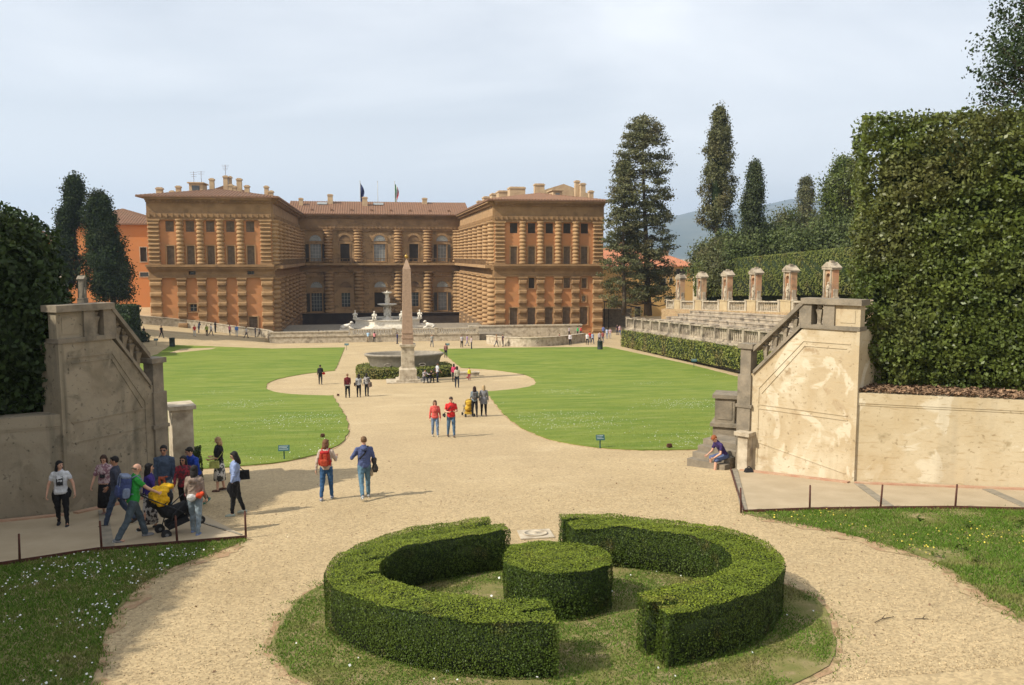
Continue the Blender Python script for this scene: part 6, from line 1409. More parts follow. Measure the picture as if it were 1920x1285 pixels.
def person(label, px, py, h, head, top, bottom, hair, legs=((20, 6), (-14, 22)), arms=((-18, 8, 15), (18, 8, 20)), sleeve=1.0, skin='fair', near=True, kind='trousers', hairlen=0, lean=0, headyaw=0, headpitch=8, group=None, shoes=(.05,.05,.06), female=False, fat=1.0, skirt=None, seat=None, glasses=False, coat=0, bald=False, pos=None, tee=None, jacket=None, flare=0, child=False, toplen=0.0, open_=None, strap=None):
    """head = heading in degrees: 0 looks away from the camera, 90 to the right, 180 to the camera"""
    s = h/1.75; g_ = pos if pos is not None else gp(px, py)
    t = empty('person', label, 'person', (g_.x, g_.y, g_.z), rad(-head), group)
    vox = (.016 if near else .028)*s; B = MB()
    hw = .085; hip = [Vector((-hw, 0, .92)), Vector((hw, 0, .92))]; L1, L2 = .43, .42; kn = []; an = []
    for i, (a, k) in enumerate(legs):
        sp = 3 if not seat else 8
        K = hip[i]+dirv(0, a, sp, (-1, 1)[i])*L1; A = K+dirv(0, a-k, sp*.5, (-1, 1)[i])*L2; kn.append(K); an.append(A)
    zlow = min(A.z for A in an)-.075
    if seat is not None: dz = seat-(hip[0].z-.09)/1.0
    else: dz = -zlow
    up = Vector((0, 0, dz)); hip = [p+up for p in hip]; kn = [p+up for p in kn]; an = [p+up for p in an]
    LR_ = Matrix.Rotation(rad(-lean), 3, 'X'); pc_ = Vector((0, 0, .94+dz))
    tr = lambda v: pc_+LR_ @ (Vector(v)-Vector((0, 0, .94)))
    wS = .165 if female else .185
    if child: wS = .15
    sh = [tr((-wS, 0, 1.395)), tr((wS, 0, 1.395))]; el = []; wr = []; hd = []
    for i, am in enumerate(arms):
        a, o, e = am[:3]; o2 = am[3] if len(am) > 3 else o*.4
        sd_ = (-1, 1)[i]; E = sh[i]+dirv(0, a+lean, o, sd_)*.285; d2 = dirv(0, a+e+lean, o2, sd_); W = E+d2*.25; el.append(E); wr.append(W); hd.append(d2)
    S = lambda v: Vector(v)*s
    # body
    def torso(mb, inf, z0=.90, z1=1.46, fem=female):
        q = [(.88, .150, .105), (.95, .160, .112), (1.02, .150, .102), (1.10, .132 if fem else .145, .092), (1.20, .142 if fem else .155, .100 if not fem else .108), (1.30, .158, .110 if not fem else .12), (1.38, .152, .098), (1.43, .118, .082), (1.47, .075, .060)]
        rr = []
        for z, a, b in q:
            if z < z0-.03 or z > z1+.03: continue
            c = tr((0, .01, z)); rr.append((c*s, (a*fat+inf)*s, (b*fat+inf)*s))
        loft(mb, rr)
    torso(B, 0)
    for i in range(2):
        capsule(B, S(hip[i]+Vector((0, 0, .0))), S(kn[i]), .083*s*fat, .053*s); capsule(B, S(kn[i]), S(an[i]), .054*s, .036*s)
        capsule(B, S(sh[i]), S(el[i]), .047*s, .037*s); capsule(B, S(el[i]), S(wr[i]), .037*s, .025*s)
        capsule(B, S(tr((0, 0, 1.425))), S(sh[i]), .052*s, .047*s)
        ft = Vector((0, 1, 0)); capsule(B, S(an[i]+Vector((0, -.02, -.03))), S(an[i]+ft*.13+Vector((0, 0, -.05))), .035*s, .025*s)
    nk = tr((0, .005, 1.44)); hc = tr((0, .02, 1.625)); 
    HM = LR_ @ Matrix.Rotation(rad(-headyaw), 3, 'Z') @ Matrix.Rotation(rad(-headpitch), 3, 'X')
    capsule(B, S(nk), S(hc-Vector((0, .01, .06))), .055*s, .052*s)
    hs_ = 1.1 if child else 1.0
    H = lambda v: S(hc+HM @ (Vector(v)*hs_))
    B.ball(S(hc), (.074*s*hs_, .092*s*hs_, .098*s*hs_), 16, 12, M=HM); B.ball(H((0, .025, -.045)), (.052*s, .062*s, .065*s), 12, 8, M=HM); B.ball(H((0, .05, -.085)), (.030*s, .030*s, .025*s), 8, 6, M=HM)
    ex = MB(); ex.mi = 0
    for i in range(2):
        if near: hand(ex, S(wr[i]), hd[i], (-1, 1)[i], Vector((0, 1, 0)), s)
        else: ex.ball(S(wr[i]+hd[i]*.07), (.03*s, .03*s, .06*s), 6, 5)
        ex.ball(H(((-.078, .078)[i], -.005, -.015)), (.012*s, .022*s, .032*s), 8, 6, M=HM)
    if near:
        ex.tube([H((0, .088, .012)), H((0, .108, -.022)), H((0, .096, -.036))], [.009*s, .016*s, .011*s], 7)
        for q in (-1, 1):
            ex.mi = 2; ex.ball(H((q*.031, .083, .008)), (.013*s, .008*s, .007*s), 8, 5, M=HM); ex.tube([H((q*.014, .089, .030)), H((q*.046, .078, .030))], .005*s, 5); 
        ex.mi = 1; ex.ball(H((0, .089, -.062)), (.022*s, .008*s, .007*s), 8, 5, M=HM); ex.mi = 0
    sk = SK[skin]
    bake(B, 'body', [sk, LIP, FEAT], t, vox*.8 if near else vox, ex, 2)
    # hair
    if not bald:
        hm_ = cm(hair, .7); hb_ = MB(); hb_.ball(H((0, -.020, .022)), (.084*s*hs_, .090*s*hs_, .094*s*hs_), 16, 12, M=HM)
        if hairlen > 0:
            Lh = .09+.14*hairlen; hb_.ball(H((0, -.048, -.03-Lh*.45)), ((.075+.02*hairlen)*s, .058*s, (.06+Lh*.62)*s), 12, 10, M=HM)
            for q in (-1, 1): hb_.ball(H((q*.072, -.012, -.02-Lh*.3)), (.028*s, .05*s, (.05+Lh*.5)*s), 8, 8, M=HM)
        hb_.tube([H((-.062, .048, .066)), H((0, .062, .080)), H((.062, .048, .066))], [.016*s, .020*s, .016*s], 8)
        hb_.build('hair', hm_, t)
    else:
        hb_ = MB(); hb_.tube([H((-.076, .02, -.005)), H((-.07, -.05, -.01)), H((0, -.092, -.012)), H((.07, -.05, -.01)), H((.076, .02, -.005))], [.012*s, .02*s, .026*s, .02*s, .012*s], 8); hb_.build('hair', cm(hair, .7), t)
    # top
    Tm = top if not isinstance(top, tuple) else cm(top); U = MB(); torso(U, .016, .90-toplen if not skirt else .96)
    for i in range(2):
        capsule(U, S(tr((0, 0, 1.42))), S(sh[i]), .062*s, .058*s); 
        if sleeve <= 1: capsule(U, S(sh[i]), S(sh[i].lerp(el[i], min(1, sleeve*1.4) if sleeve < .7 else 1)), .060*s, (.054 if sleeve < .7 else .047)*s)
        if sleeve > .6: capsule(U, S(el[i]), S(el[i].lerp(wr[i], sleeve-.06)), .047*s, .037*s)
    if coat:
        loft(U, [(tr((0, 0, 1.05))*s, .165*s, .125*s), ((tr((0, 0, .95)))*s, .185*s, .145*s), (Vector((0, 0, dz+.92-coat))*s, (.20+.05*coat)*s, (.16+.05*coat)*s)])
    capsule(U, S(tr((0, -.005, 1.44))), S(tr((0, 0, 1.475))), .068*s, .064*s)
    bake(U, 'top', Tm, t, vox, None, 5)
    # bottom
    if skirt:
        K_ = MB(); zz = .96+dz; ln = skirt; mv = (kn[0]+kn[1])/2
        loft(K_, [((0, 0, (zz+.06)*s), .150*s, .108*s), ((0, 0, zz*s), .168*s, .125*s), ((mv.x*.4*s, mv.y*.4*s, (zz-ln*.5)*s), (.20+.02*flare)*s, .17*s), ((mv.x*.7*s, mv.y*.7*s, (zz-ln)*s), (.22+.06*flare)*s, (.19+.05*flare)*s)], 18); K_.build('skirt', bottom if not isinstance(bottom, tuple) else cm(bottom), t)
    else:
        D = MB(); shortf = .35 if kind == 'shorts' else 1.0
        torso(D, .010, .88, 1.0)
        for i in range(2):
            capsule(D, S(hip[i]), S(kn[i]), .098*s*fat, .070*s)
            if kind != 'shorts': capsule(D, S(kn[i]), S(kn[i].lerp(an[i], .93 if kind == 'trousers' else .6)), .070*s, (.052+flare*.02)*s)
        bake(D, 'shorts' if kind == 'shorts' else 'trousers', bottom if not isinstance(bottom, tuple) else cm(bottom), t, vox)
    for i in range(2):
        sh_ = MB(); a = an[i]; toe = 0 if (seat is not None or a.z < an[1-i].z+.03) else -.03
        M2 = Matrix.Rotation(rad(0 if toe == 0 else -25), 3, 'X')
        f_ = lambda v: S(a+M2 @ Vector(v))
        sh_.tube([f_((0, -.075, -.045)), f_((0, -.06, -.04)), f_((0, .0, -.03)), f_((0, .08, -.042)), f_((0, .15, -.05)), f_((0, .178, -.055))], [.022*s, .036*s, .047*s, .043*s, .034*s, .014*s], 10)
        sh_.mi = 1; sh_.tube([f_((0, -.07, -.068)), f_((0, .05, -.068)), f_((0, .17, -.068))], [.02*s, .03*s, .016*s], 6)
        sh_.build('shoe', [cm(shoes), M['daisy'] if near else cm(shoes)], t)
    if glasses:
        gl = MB()
        for q in (-1, 1): gl.ball(H((q*.033, .09, .008)), (.026*s, .009*s, .018*s), 10, 6, M=HM); gl.tube([H((q*.056, .085, .012)), H((q*.08, 0, .01))], .004*s, 4)
        gl.tube([H((-.012, .095, .012)), H((.012, .095, .012))], .004*s, 4); gl.build('sunglasses', M['black'], t)
    R = Matrix.Rotation(rad(-head), 4, 'Z')
    W = lambda v: Vector((g_.x, g_.y, g_.z))+(R.to_3x3() @ S(v))
    return dict(t=t, s=s, R=R, W=W, tr=tr, wr=wr, el=el, sh=sh, dz=dz, H=H, g=g_, an=an, kn=kn, hd=hd)
def placed(p, mb, name, m, label, cat, group=None):
    """an object worn or held: built in the wearer's frame, but a thing of its own"""
    mb.v = [tuple(Vector(v)*p['s']) for v in mb.v]
    o = mb.build(name, m); o.location = p['g']; o.rotation_euler = (0, 0, p['t'].rotation_euler.z); return tag(o, label, cat, group)
def backpack(p, c, c2, label, sz=1.0):
    mb = MB(); tr = p['tr']; 
    def sq(c, r, e=.55):
        o0 = len(mb.v); mb.ball((0, 0, 0), (1, 1, 1), 18, 12)
        for i in range(o0, len(mb.v)):
            v = mb.v[i]; v = [math.copysign(abs(q)**e, q) for q in v]; w_ = tr((c[0]+v[0]*r[0], c[1]+v[1]*r[1], c[2]+v[2]*r[2])); mb.v[i] = tuple(w_)
    sq((0, -.19, 1.22), (.15*sz, .095*sz, .21*sz)); sq((0, -.19-.10*sz, 1.13), (.11*sz, .04*sz, .10*sz)); mb.mi = 1; sq((0, -.20, 1.22+.19*sz), (.135*sz, .085*sz, .035*sz))
    for q in (-1, 1): sq((q*.15*sz, -.19, 1.12), (.02*sz, .06*sz, .09*sz)); sq((q*.07*sz, -.19-.098*sz, 1.24), (.008, .012, .17*sz))
    for q in (-1, 1):
        mb.tube([tr((q*.09, -.13, 1.40)), tr((q*.105, 0, 1.485)), tr((q*.11, .115, 1.40)), tr((q*.125, .12, 1.22)), tr((q*.15, .0, 1.10)), tr((q*.12, -.13, 1.08))], .017, 6)
    return placed(p, mb, 'backpack', [cm(c), cm(c2)], label, 'backpack')
def shoulderbag(p, c, side, label, z=.95, y=-.05, sz=1.0, cross=True, c2=None):
    mb = MB(); q = side; mb.T = Matrix.Translation((q*.27, y, z+p['dz'])); mb.box(-.055*sz, .055*sz, -.15*sz, .15*sz, -.11*sz, .11*sz, .015); mb.box(-.06*sz, -.052*sz, -.12*sz, .12*sz, -.02, .11*sz); mb.T = None; tr = p['tr']
    if cross: mb.tube([(q*.25, y-.05, z+.1+p['dz']), tr((q*.10, -.13, 1.25)), tr((-q*.12, -.03, 1.50)), tr((-q*.06, .13, 1.32)), tr((q*.12, .14, 1.12)), (q*.25, y+.05, z+.1+p['dz'])], .012, 5)
    else: mb.tube([(q*.26, y-.08, z+.1+p['dz']), tr((q*.17, -.05, 1.30)), tr((q*.15, 0, 1.485)), tr((q*.19, .06, 1.30)), (q*.26, y+.08, z+.1+p['dz'])], .012, 5)
    return placed(p, mb, 'shoulder_bag', cm(c), label, 'bag')
def bundle(p, pts, c, name, label, cat, m=None):
    mb = MB()
    for a, r in pts: mb.ball(a, r, 12, 8)
    o = placed(p, mb, name, m or cm(c), label, cat); r = o.modifiers.new('r', 'REMESH'); r.mode = 'VOXEL'; r.voxel_size = .016; r.use_smooth_shade = True; s_ = o.modifiers.new('s', 'SMOOTH'); s_.iterations = 3
    dm = o.modifiers.new('d', 'DISPLACE'); dm.texture = fold2; dm.strength = .05; dm.mid_level = .5; dm.texture_coords = 'LOCAL' if False else 'LOCAL'; return o
JEANS = (.06,.10,.16); BLACKC = (.012,.012,.014)
# --- the group in the shade at the left
p = person('dark-haired girl in a white printed tee and black trousers walking with arms out', 118, 988, 1.64, 172, (.62,.62,.63), BLACKC, (.01,.008,.008), legs=((8, 4), (-8, 10)), arms=((6, 26, 12), (4, 22, 14)), sleeve=.35, hairlen=.9, female=True, headyaw=-45, shoes=(.03,.03,.035), flare=-.4)
m_ = MB(); m_.box(-.075, .075, .128, .136, 1.12, 1.30); m_.ball((0, .136, 1.17), (.055, .012, .06), 10, 6); m_.ball((0, .136, 1.27), (.05, .01, .02), 8, 5); m_.mi = 1; m_.box(-.085, .085, .122, .129, 1.09, 1.36)
m_.v = [tuple(Vector((a, b, c+p['dz']))*p['s']) for a, b, c in m_.v]; m_.build('shirt_print', [cm((.03,.03,.03)), cm((.35,.35,.36))], p['t'])
bundle(p, [((-.02, -.02, .98+p['dz']), (.19, .15, .06)), ((.15, -.1, .78+p['dz']), (.09, .08, .22)), ((-.13, -.08, .86+p['dz']), (.10, .09, .15)), ((0, -.12, .85+p['dz']), (.15, .06, .17))], BLACKC, 'tied_jacket', 'black jacket tied round the waist of the girl in the white tee', 'jacket')
p = person('short-haired woman in a patterned blouse and long black skirt beside the shaded wall', 200, 968, 1.60, 185, pattern((.40,.30,.30), (.20,.10,.12), 14), BLACKC, (.06,.03,.018), legs=((6, 5), (-6, 8)), arms=((5, 22, 10), (12, 18, 20)), sleeve=.55, hairlen=.25, female=True, headpitch=28, fat=1.08, skirt=.68, toplen=.08, shoes=(.35,.22,.18), flare=.1)
cam_ = MB(); cam_.box(-.06, .06, .14, .20, 1.13+p['dz'], 1.21+p['dz']); cam_.T = Matrix.Translation((0, .2, 1.17+p['dz'])) @ Matrix.Rotation(rad(-90), 4, 'X'); cam_.lathe([(.03, 0), (.03, .05)], seg=10); cam_.T = None; cam_.tube([(-.05, .16, 1.2+p['dz']), (-.07, .08, 1.47+p['dz']), (0, -.07, 1.5+p['dz']), (.07, .08, 1.47+p['dz']), (.05, .16, 1.2+p['dz'])], .006, 4)
placed(p, cam_, 'camera', M['black'], 'black camera hanging on the chest of the woman in the patterned blouse', 'camera')
person('dark-haired man in a dark shirt and jeans half hidden by the blue backpack', 222, 986, 1.76, 265, (.05,.055,.08), (.05,.07,.11), (.015,.012,.01), legs=((20, 5), (-16, 18)), skin='tan', shoes=(.07,.05,.04), sleeve=.9)
p = person('bald man in a bright green tee and loose grey jeans pushing the stroller', 252, 1013, 1.80, 62, (.03,.30,.045), (.085,.11,.13), (.16,.12,.08), legs=((22, 8), (-20, 12)), arms=((34, 4, 14), (38, 6, 12)), sleeve=.38, bald=True, lean=8, flare=.9, fat=1.05, shoes=(.25,.25,.26), headpitch=14)
gm = p; backpack(p, (.06,.08,.20), (.20,.24,.34), 'large blue and grey backpack on the back of the man in green', 1.25)
person('dark long-haired woman in a purple top and patterned skirt behind the man in green', 283, 994, 1.62, 70, (.05,.03,.20), pattern((.04,.035,.04), (.45,.42,.40), 12), (.012,.01,.01), hairlen=.9, female=True, skirt=.75, legs=((12, 6), (-12, 12)), shoes=(.03,.03,.03))
p = person('tall man in sunglasses and a blue sweater, red jumper round his waist', 312, 966, 1.84, 178, (.06,.085,.13), (.16,.22,.26), (.012,.01,.009), glasses=True, legs=((14, 5), (-10, 16)), arms=((4, 6, 14), (-2, 6, 14)), sleeve=.95, skin='tan', fat=.95, toplen=.06)
bundle(p, [((0, .0, .98+p['dz']), (.175, .15, .032)), ((.04, .14, .95+p['dz']), (.045, .04, .045)), ((.10, .13, .86+p['dz']), (.035, .03, .12)), ((-.02, .14, .84+p['dz']), (.035, .03, .11)), ((0, -.13, .86+p['dz']), (.15, .05, .14))], (.40,.09,.04), 'tied_jumper', 'red jumper tied round the waist of the tall man in the blue sweater', 'jumper')
p = person('man with glasses in a royal blue tee leaning forward behind the group', 372, 952, 1.74, 225, (.012,.045,.30), (.07,.06,.055), (.015,.012,.01), lean=16, legs=((18, 6), (-18, 16)), arms=((16, 22, 40), (10, 26, 36)), sleeve=.38, glasses=True, shoes=(.12,.30,.22), headyaw=20)
p = person('dark-haired woman in sunglasses and a dark red checked shirt hidden behind the woman in taupe', 348, 968, 1.60, 185, pattern((.22,.02,.03), (.05,.02,.025), 16), BLACKC, (.012,.01,.01), hairlen=.7, female=True, glasses=True, skin='tan', headyaw=10)
p = person('dark-haired woman in a taupe hooded sweater and pale jeans seen from behind', 368, 1002, 1.63, 12, (.25,.19,.15), (.22,.27,.30), (.015,.012,.011), hairlen=.35, female=True, legs=((10, 6), (-8, 10)), arms=((4, 12, 20), (-2, 12, 26)), fat=1.1, shoes=(.20,.26,.42), flare=.3, toplen=.1)
bundle(p, [((0, -.12, 1.40+p['dz']), (.10, .07, .06)), ((-.05, -.13, 1.36+p['dz']), (.06, .05, .05)), ((.05, -.13, 1.36+p['dz']), (.06, .05, .05))], (.27,.20,.16), 'hood', 'taupe hood lying on the shoulders of the woman in taupe', 'hood')
bundle(p, [((.17, -.16, 1.02+p['dz']), (.075, .075, .075)), ((.24, -.12, 1.07+p['dz']), (.06, .06, .06))], (.65,.07,.02), 'ball', 'orange red ball hanging at the back of the woman in taupe', 'ball')
bundle(p, [((-.02, -.16, .97+p['dz']), (.13, .05, .10))], (.55,.54,.52), 'white_bag', 'white cloth bag low on the back of the woman in taupe', 'bag')
p = person('blond woman in a black top and patterned skirt with a pale yellow bag', 413, 921, 1.62, 275, BLACKC, pattern((.55,.53,.50), (.05,.05,.05), 9), (.42,.27,.13), hairlen=.15, female=True, skirt=.60, legs=((5, 3), (-4, 5)), arms=((4, 8, 70, -14), (2, 8, 80, -14)), sleeve=.6, fat=1.1, shoes=(.12,.06,.04), headpitch=18)
shoulderbag(p, (.42,.44,.12), -1, 'pale yellow green bag hanging beside the patterned skirt', z=.92, y=.08)
p = person('dark-haired woman in a light blue jacket over black, carrying a dark coat, facing left', 444, 966, 1.66, 262, (.25,.32,.52), BLACKC, (.015,.012,.011), hairlen=.7, female=True, glasses=True, legs=((10, 4), (-8, 10)), arms=((8, 10, 12), (-4, 14, 16)), sleeve=.7, shoes=(.40,.44,.36), toplen=.1, flare=-.3, headpitch=22)
shoulderbag(p, BLACKC, 1, 'black shoulder bag behind the woman in the light blue jacket', z=1.02, y=-.20, sz=1.1)
bundle(p, [((-.22, .14, .80+p['dz']), (.07, .09, .18)), ((-.20, .10, .62+p['dz']), (.06, .07, .10))], BLACKC, 'dark_coat', 'dark coat hanging from the hand of the woman in the light blue jacket', 'coat')
# --- walking couple
p = person('woman in a cream sweater and blue jeans walking away with a red backpack', 613, 937, 1.70, 8, (.52,.42,.34), (.035,.10,.22), (.16,.075,.035), hairlen=.05, female=True, legs=((-8, 12), (10, 4)), arms=((-12, 16, 8), (14, 18, 84, -6)), shoes=(.30,.32,.36), flare=-.3, headyaw=25, toplen=.08)
backpack(p, (.38,.05,.02), (.45,.02,.02), 'red and orange backpack on the woman in the cream sweater', 1.0)
p = person('man in a blue denim hooded jacket and jeans walking away, coats under his right arm', 684, 935, 1.76, -8, (.075,.10,.22), (.10,.19,.26), (.16,.09,.04), legs=((-22, 18), (12, 4)), arms=((-6, 34, 112, -38), (0, 16, 62, -4)), shoes=(.35,.36,.36), fat=1.08, toplen=.08)
bundle(p, [((0, -.12, 1.42+p['dz']), (.11, .06, .06))], (.07,.095,.21), 'hood', 'denim hood on the back of the walking man', 'hood')
bundle(p, [((.27, .03, 1.05+p['dz']), (.07, .12, .12)), ((.27, -.02, .88+p['dz']), (.06, .10, .16)), ((.33, .0, .82+p['dz']), (.05, .08, .12))], (.045,.04,.035), 'dark_coat', 'dark coats bundled under the arm of the man in denim', 'coat')
bundle(p, [((.20, .0, .74+p['dz']), (.05, .07, .13))], (.38,.30,.20), 'tan_bag', 'tan bag hanging below the dark coats of the man in denim', 'bag')
m_ = MB(); m_.tube([tuple(p['tr']((-.14, -.13, 1.15))), tuple(p['tr']((0, -.15, 1.3))), tuple(p['tr']((.10, -.08, 1.48))), tuple(p['tr']((.05, .12, 1.40)))], .02, 6); placed(p, m_, 'strap', cm(BLACKC), 'black strap across the back of the man in denim', 'strap')
p = person('woman in a coral long-sleeved top and pale blue jeans walking to the camera', 816, 819, 1.62, 183, (.60,.10,.08), (.17,.24,.36), (.12,.06,.035), hairlen=.3, female=True, legs=((6, 3), (-4, 6)), arms=((4, 12, 8), (-4, 12, 10)), shoes=(.45,.38,.28), flare=-.3, headpitch=20)
p = person('man in a red tee and jeans with a camera on his hip', 846, 820, 1.78, 178, (.60,.025,.025), (.09,.16,.25), (.05,.03,.02), legs=((8, 4), (-6, 10)), arms=((8, 14, 86, -30), (8, 14, 84, -30)), sleeve=.42, fat=1.05, shoes=(.10,.07,.05), flare=-.2, headpitch=24)
m_ = MB(); m_.box(.24, .36, -.02, .08, .92+p['dz'], 1.02+p['dz']); m_.tube([(.30, .08, .96+p['dz']), (.30, .22, .95+p['dz'])], .045, 10); m_.tube([(.30, 0, 1.02+p['dz']), (.05, .15, 1.30+p['dz']), (-.12, .02, 1.50+p['dz']), (.02, -.13, 1.3+p['dz']), (.28, -.02, 1.02+p['dz'])], .012, 5); placed(p, m_, 'camera', M['black'], 'black camera with a long lens at the hip of the man in red', 'camera')
m_ = MB(); m_.box(-.04, .04, .30, .36, 1.17+p['dz'], 1.19+p['dz']); placed(p, m_, 'phone', M['black'], 'dark phone held by the man in red', 'phone')
p = person('dark-haired woman in a grey-blue top and black trousers walking away with a grey backpack', 890, 782, 1.66, 4, (.22,.27,.31), BLACKC, (.03,.012,.01), hairlen=.6, female=True, legs=((8, 4), (-6, 8)), arms=((28, 6, 30), (28, 6, 30)), flare=-.4)
bw_ = p; backpack(p, (.10,.095,.09), (.14,.13,.12), 'grey backpack on the dark-haired woman pushing the yellow stroller', .9)
p = person('blond woman in a long grey coat and black trousers walking away', 907, 781, 1.70, 6, (.23,.225,.24), BLACKC, (.45,.32,.17), hairlen=.3, female=True, legs=((5, 3), (-4, 6)), arms=((0, 12, 8), (4, 12, 8)), coat=.22, flare=-.4)
p = person('person in black walking away over the sand circle carrying something red', 601, 721, 1.72, 2, BLACKC, (.02,.022,.03), (.015,.01,.01), legs=((8, 4), (-6, 10)), near=False)
bundle(p, [((.30, -.05, .98+p['dz']), (.14, .08, .12))], (.55,.02,.02), 'red_bag', 'bright red bag held by the person in black', 'bag')
backpack(p, (.02,.02,.025), (.03,.03,.03), 'black backpack on the person in black on the circle', .9)
p = person('man in a dark red top and black trousers standing, white jumper round his waist', 652, 746, 1.72, 350, (.14,.015,.02), BLACKC, (.25,.14,.08), legs=((3, 2), (-2, 2)), near=False)
bundle(p, [((0, 0, .90+p['dz']), (.19, .14, .07))], (.6,.58,.55), 'tied_jumper', 'white jumper round the waist of the man in dark red', 'jumper')
p = person('woman in a pale grey top with a brown shoulder bag, middle of three', 673, 745, 1.66, 10, (.34,.34,.35), BLACKC, (.02,.012,.01), hairlen=.7, female=True, legs=((4, 2), (-4, 4)), near=False, flare=-.4)
shoulderbag(p, (.09,.05,.04), -1, 'dark brown bag on the left shoulder of the woman in pale grey', z=.98)
p = person('woman in a patterned grey top holding a large brown bag, right of three', 688, 743, 1.68, 20, pattern((.34,.32,.30), (.10,.09,.09), 10), BLACKC, (.015,.012,.01), hairlen=.5, female=True, legs=((4, 2), (-4, 4)), near=False, toplen=.1)
shoulderbag(p, (.16,.11,.08), 1, 'large brown bag beside the woman in the patterned top', z=.88, sz=1.5)
# --- at the obelisk
sp = gp(795, 720)
p = person('person in a light shirt and dark trousers sitting on the obelisk step', 790, 718, 1.70, 160, (.40,.36,.37), (.03,.03,.035), (.015,.012,.01), seat=.42, legs=((82, 80), (76, 84)), arms=((35, 8, 40), (30, 8, 40)), lean=22, near=False, pos=Vector((OX+1.35, OY-1.15, G(OX, OY-1.2)+.0)))
p = person('person in black sitting hunched at the right end of the obelisk step', 798, 719, 1.66, 140, BLACKC, BLACKC, (.015,.012,.01), seat=.42, legs=((82, 80), (76, 84)), arms=((45, 8, 40), (40, 8, 40)), lean=28, near=False, pos=Vector((OX+1.80, OY-1.1, G(OX, OY-1.2)+.0)))
p = person('person in a white shirt and navy trousers standing beside the obelisk step', 809, 718, 1.74, 70, (.55,.56,.60), (.02,.025,.05), (.05,.03,.02), legs=((3, 2), (-2, 2)), near=False, sleeve=.4, skin='tan', pos=Vector((OX+2.55, OY-.9, G(OX, OY-.9)+.0)))
shoulderbag(p, (.02,.025,.06), -1, 'navy bag of the person in the white shirt at the obelisk', z=1.1)
p = person('woman in pink and black standing just behind the beige-shirted person', 851, 716, 1.62, 30, (.55,.06,.13), BLACKC, (.02,.012,.01), hairlen=.6, female=True, near=False, legs=((3, 2), (-2, 2)))
p = person('dark-haired person in a beige shirt by the end of the basin hedge', 857, 727, 1.76, 5, (.46,.42,.32), (.025,.03,.045), (.02,.012,.01), near=False, legs=((8, 4), (-6, 8)), female=True, hairlen=.3)
p = person('child in a bright yellow top squatting by the basin hedge', 880, 713, 1.15, 200, (.65,.60,.02), (.30,.05,.06), (.02,.012,.01), near=False, child=True, legs=((20, 30), (10, 25)))
bundle(p, [((.28, .05, .40+p['dz']), (.10, .08, .13))], (.40,.03,.04), 'red_bag', 'small red bag beside the child in yellow', 'bag')
p = person('person with dark hair behind the right end of the granite basin', 836, 671, 1.70, 0, (.30,.14,.12), (.03,.03,.04), (.015,.012,.01), near=False, legs=((2, 2), (-2, 2)))
# --- man seated on the steps
p = person('red-haired man in a navy tee and denim shorts sitting on the stone steps', 1352, 878, 1.76, 262, (.045,.025,.11), (.10,.13,.24), (.30,.09,.03), seat=.36, legs=((74, 66), (80, 82)), arms=((-24, 10, 46, -14), (-20, 10, 48, -14)), lean=34, kind='shorts', sleeve=.4, shoes=(.55,.54,.52), headpitch=30, pos=Vector((11.30, 25.55, G(11.3, 25.55)-.02)))
# --- strollers
def stroller(g_, head, label, cloth, s=1.0, blanket=None, tilt=0):
    t = empty('stroller', label, 'stroller', tuple(g_), rad(-head)); R_ = Matrix.Rotation(rad(tilt), 4, 'X')
    def b(mb, n, m): mb.v = [tuple((R_ @ Vector(v))*s) for v in mb.v]; return mb.build(n, m, t)
    mb = MB()
    for q in (-1, 1):
        mb.tube([(q*.24, -.30, .08), (q*.24, -.05, .45), (q*.22, .35, .62)], .013, 6); mb.tube([(q*.24, .42, .08), (q*.24, .05, .50), (q*.24, -.42, 1.00)], .013, 6)
    mb.tube([(-.24, -.42, 1.0), (0, -.47, 1.03), (.24, -.42, 1.0)], .017, 8); mb.tube([(-.24, .30, .12), (.24, .30, .12)], .01, 5); b(mb, 'frame', M['black'])
    mb = MB(); mb.tube([(0, -.22, .80), (0, -.12, .48), (0, .0, .40), (0, .25, .42), (0, .33, .30)], [.12, .15, .15, .13, .07], 10); mb.v = [(x*1.4, y, z) for x, y, z in mb.v]; b(mb, 'seat', cloth)
    mb = MB(); mb.ball((0, -.14, .80), (.235, .26, .22), 14, 8); b(mb, 'hood', cloth)
    mb = MB(); mb.box(-.19, .19, -.22, .22, .14, .26, .02); b(mb, 'basket', cloth)
    for x in (-.25, .25):
        for y, r in ((-.32, .10), (.42, .085)):
            for dx in (-.025, .025):
                w_ = MB(); w_.tube([(x+dx-.014, y, r), (x+dx-.012, y, r), (x+dx+.012, y, r), (x+dx+.014, y, r)], [r*.8, r, r, r*.8], 16, False); w_.mi = 1; w_.tube([(x+dx-.018, y, r), (x+dx+.018, y, r)], r*.35, 10, False); b(w_, 'wheel', [M['black'], M['bin2']])
    return t, R_, s
M['bin2'] = flat('grey_plastic', (.16,.16,.16), .6)
dv = Vector((math.sin(rad(62)), math.cos(rad(62)), 0)); sg_ = Vector((gm['g'].x, gm['g'].y, 0))+dv*.98; sg_.z = G(sg_.x, sg_.y)+.10
st_t, _, _ = stroller(sg_, 62, 'black stroller under a yellow coat, pushed by the man in green', cm((.018,.018,.02)), 1.08, tilt=16)
def setdown(t, pts, c, name, label, cat, m=None):
    mb = MB()
    for a, r in pts: mb.ball(a, r, 12, 8)
    o = mb.build(name, m or cm(c)); o.location = t.location; o.rotation_euler = t.rotation_euler; r = o.modifiers.new('r', 'REMESH'); r.mode = 'VOXEL'; r.voxel_size = .018; r.use_smooth_shade = True; d_ = o.modifiers.new('s', 'SMOOTH'); d_.iterations = 2
    dm = o.modifiers.new('d', 'DISPLACE'); dm.texture = fold2; dm.strength = .09; dm.mid_level = .5; return tag(o, label, cat)
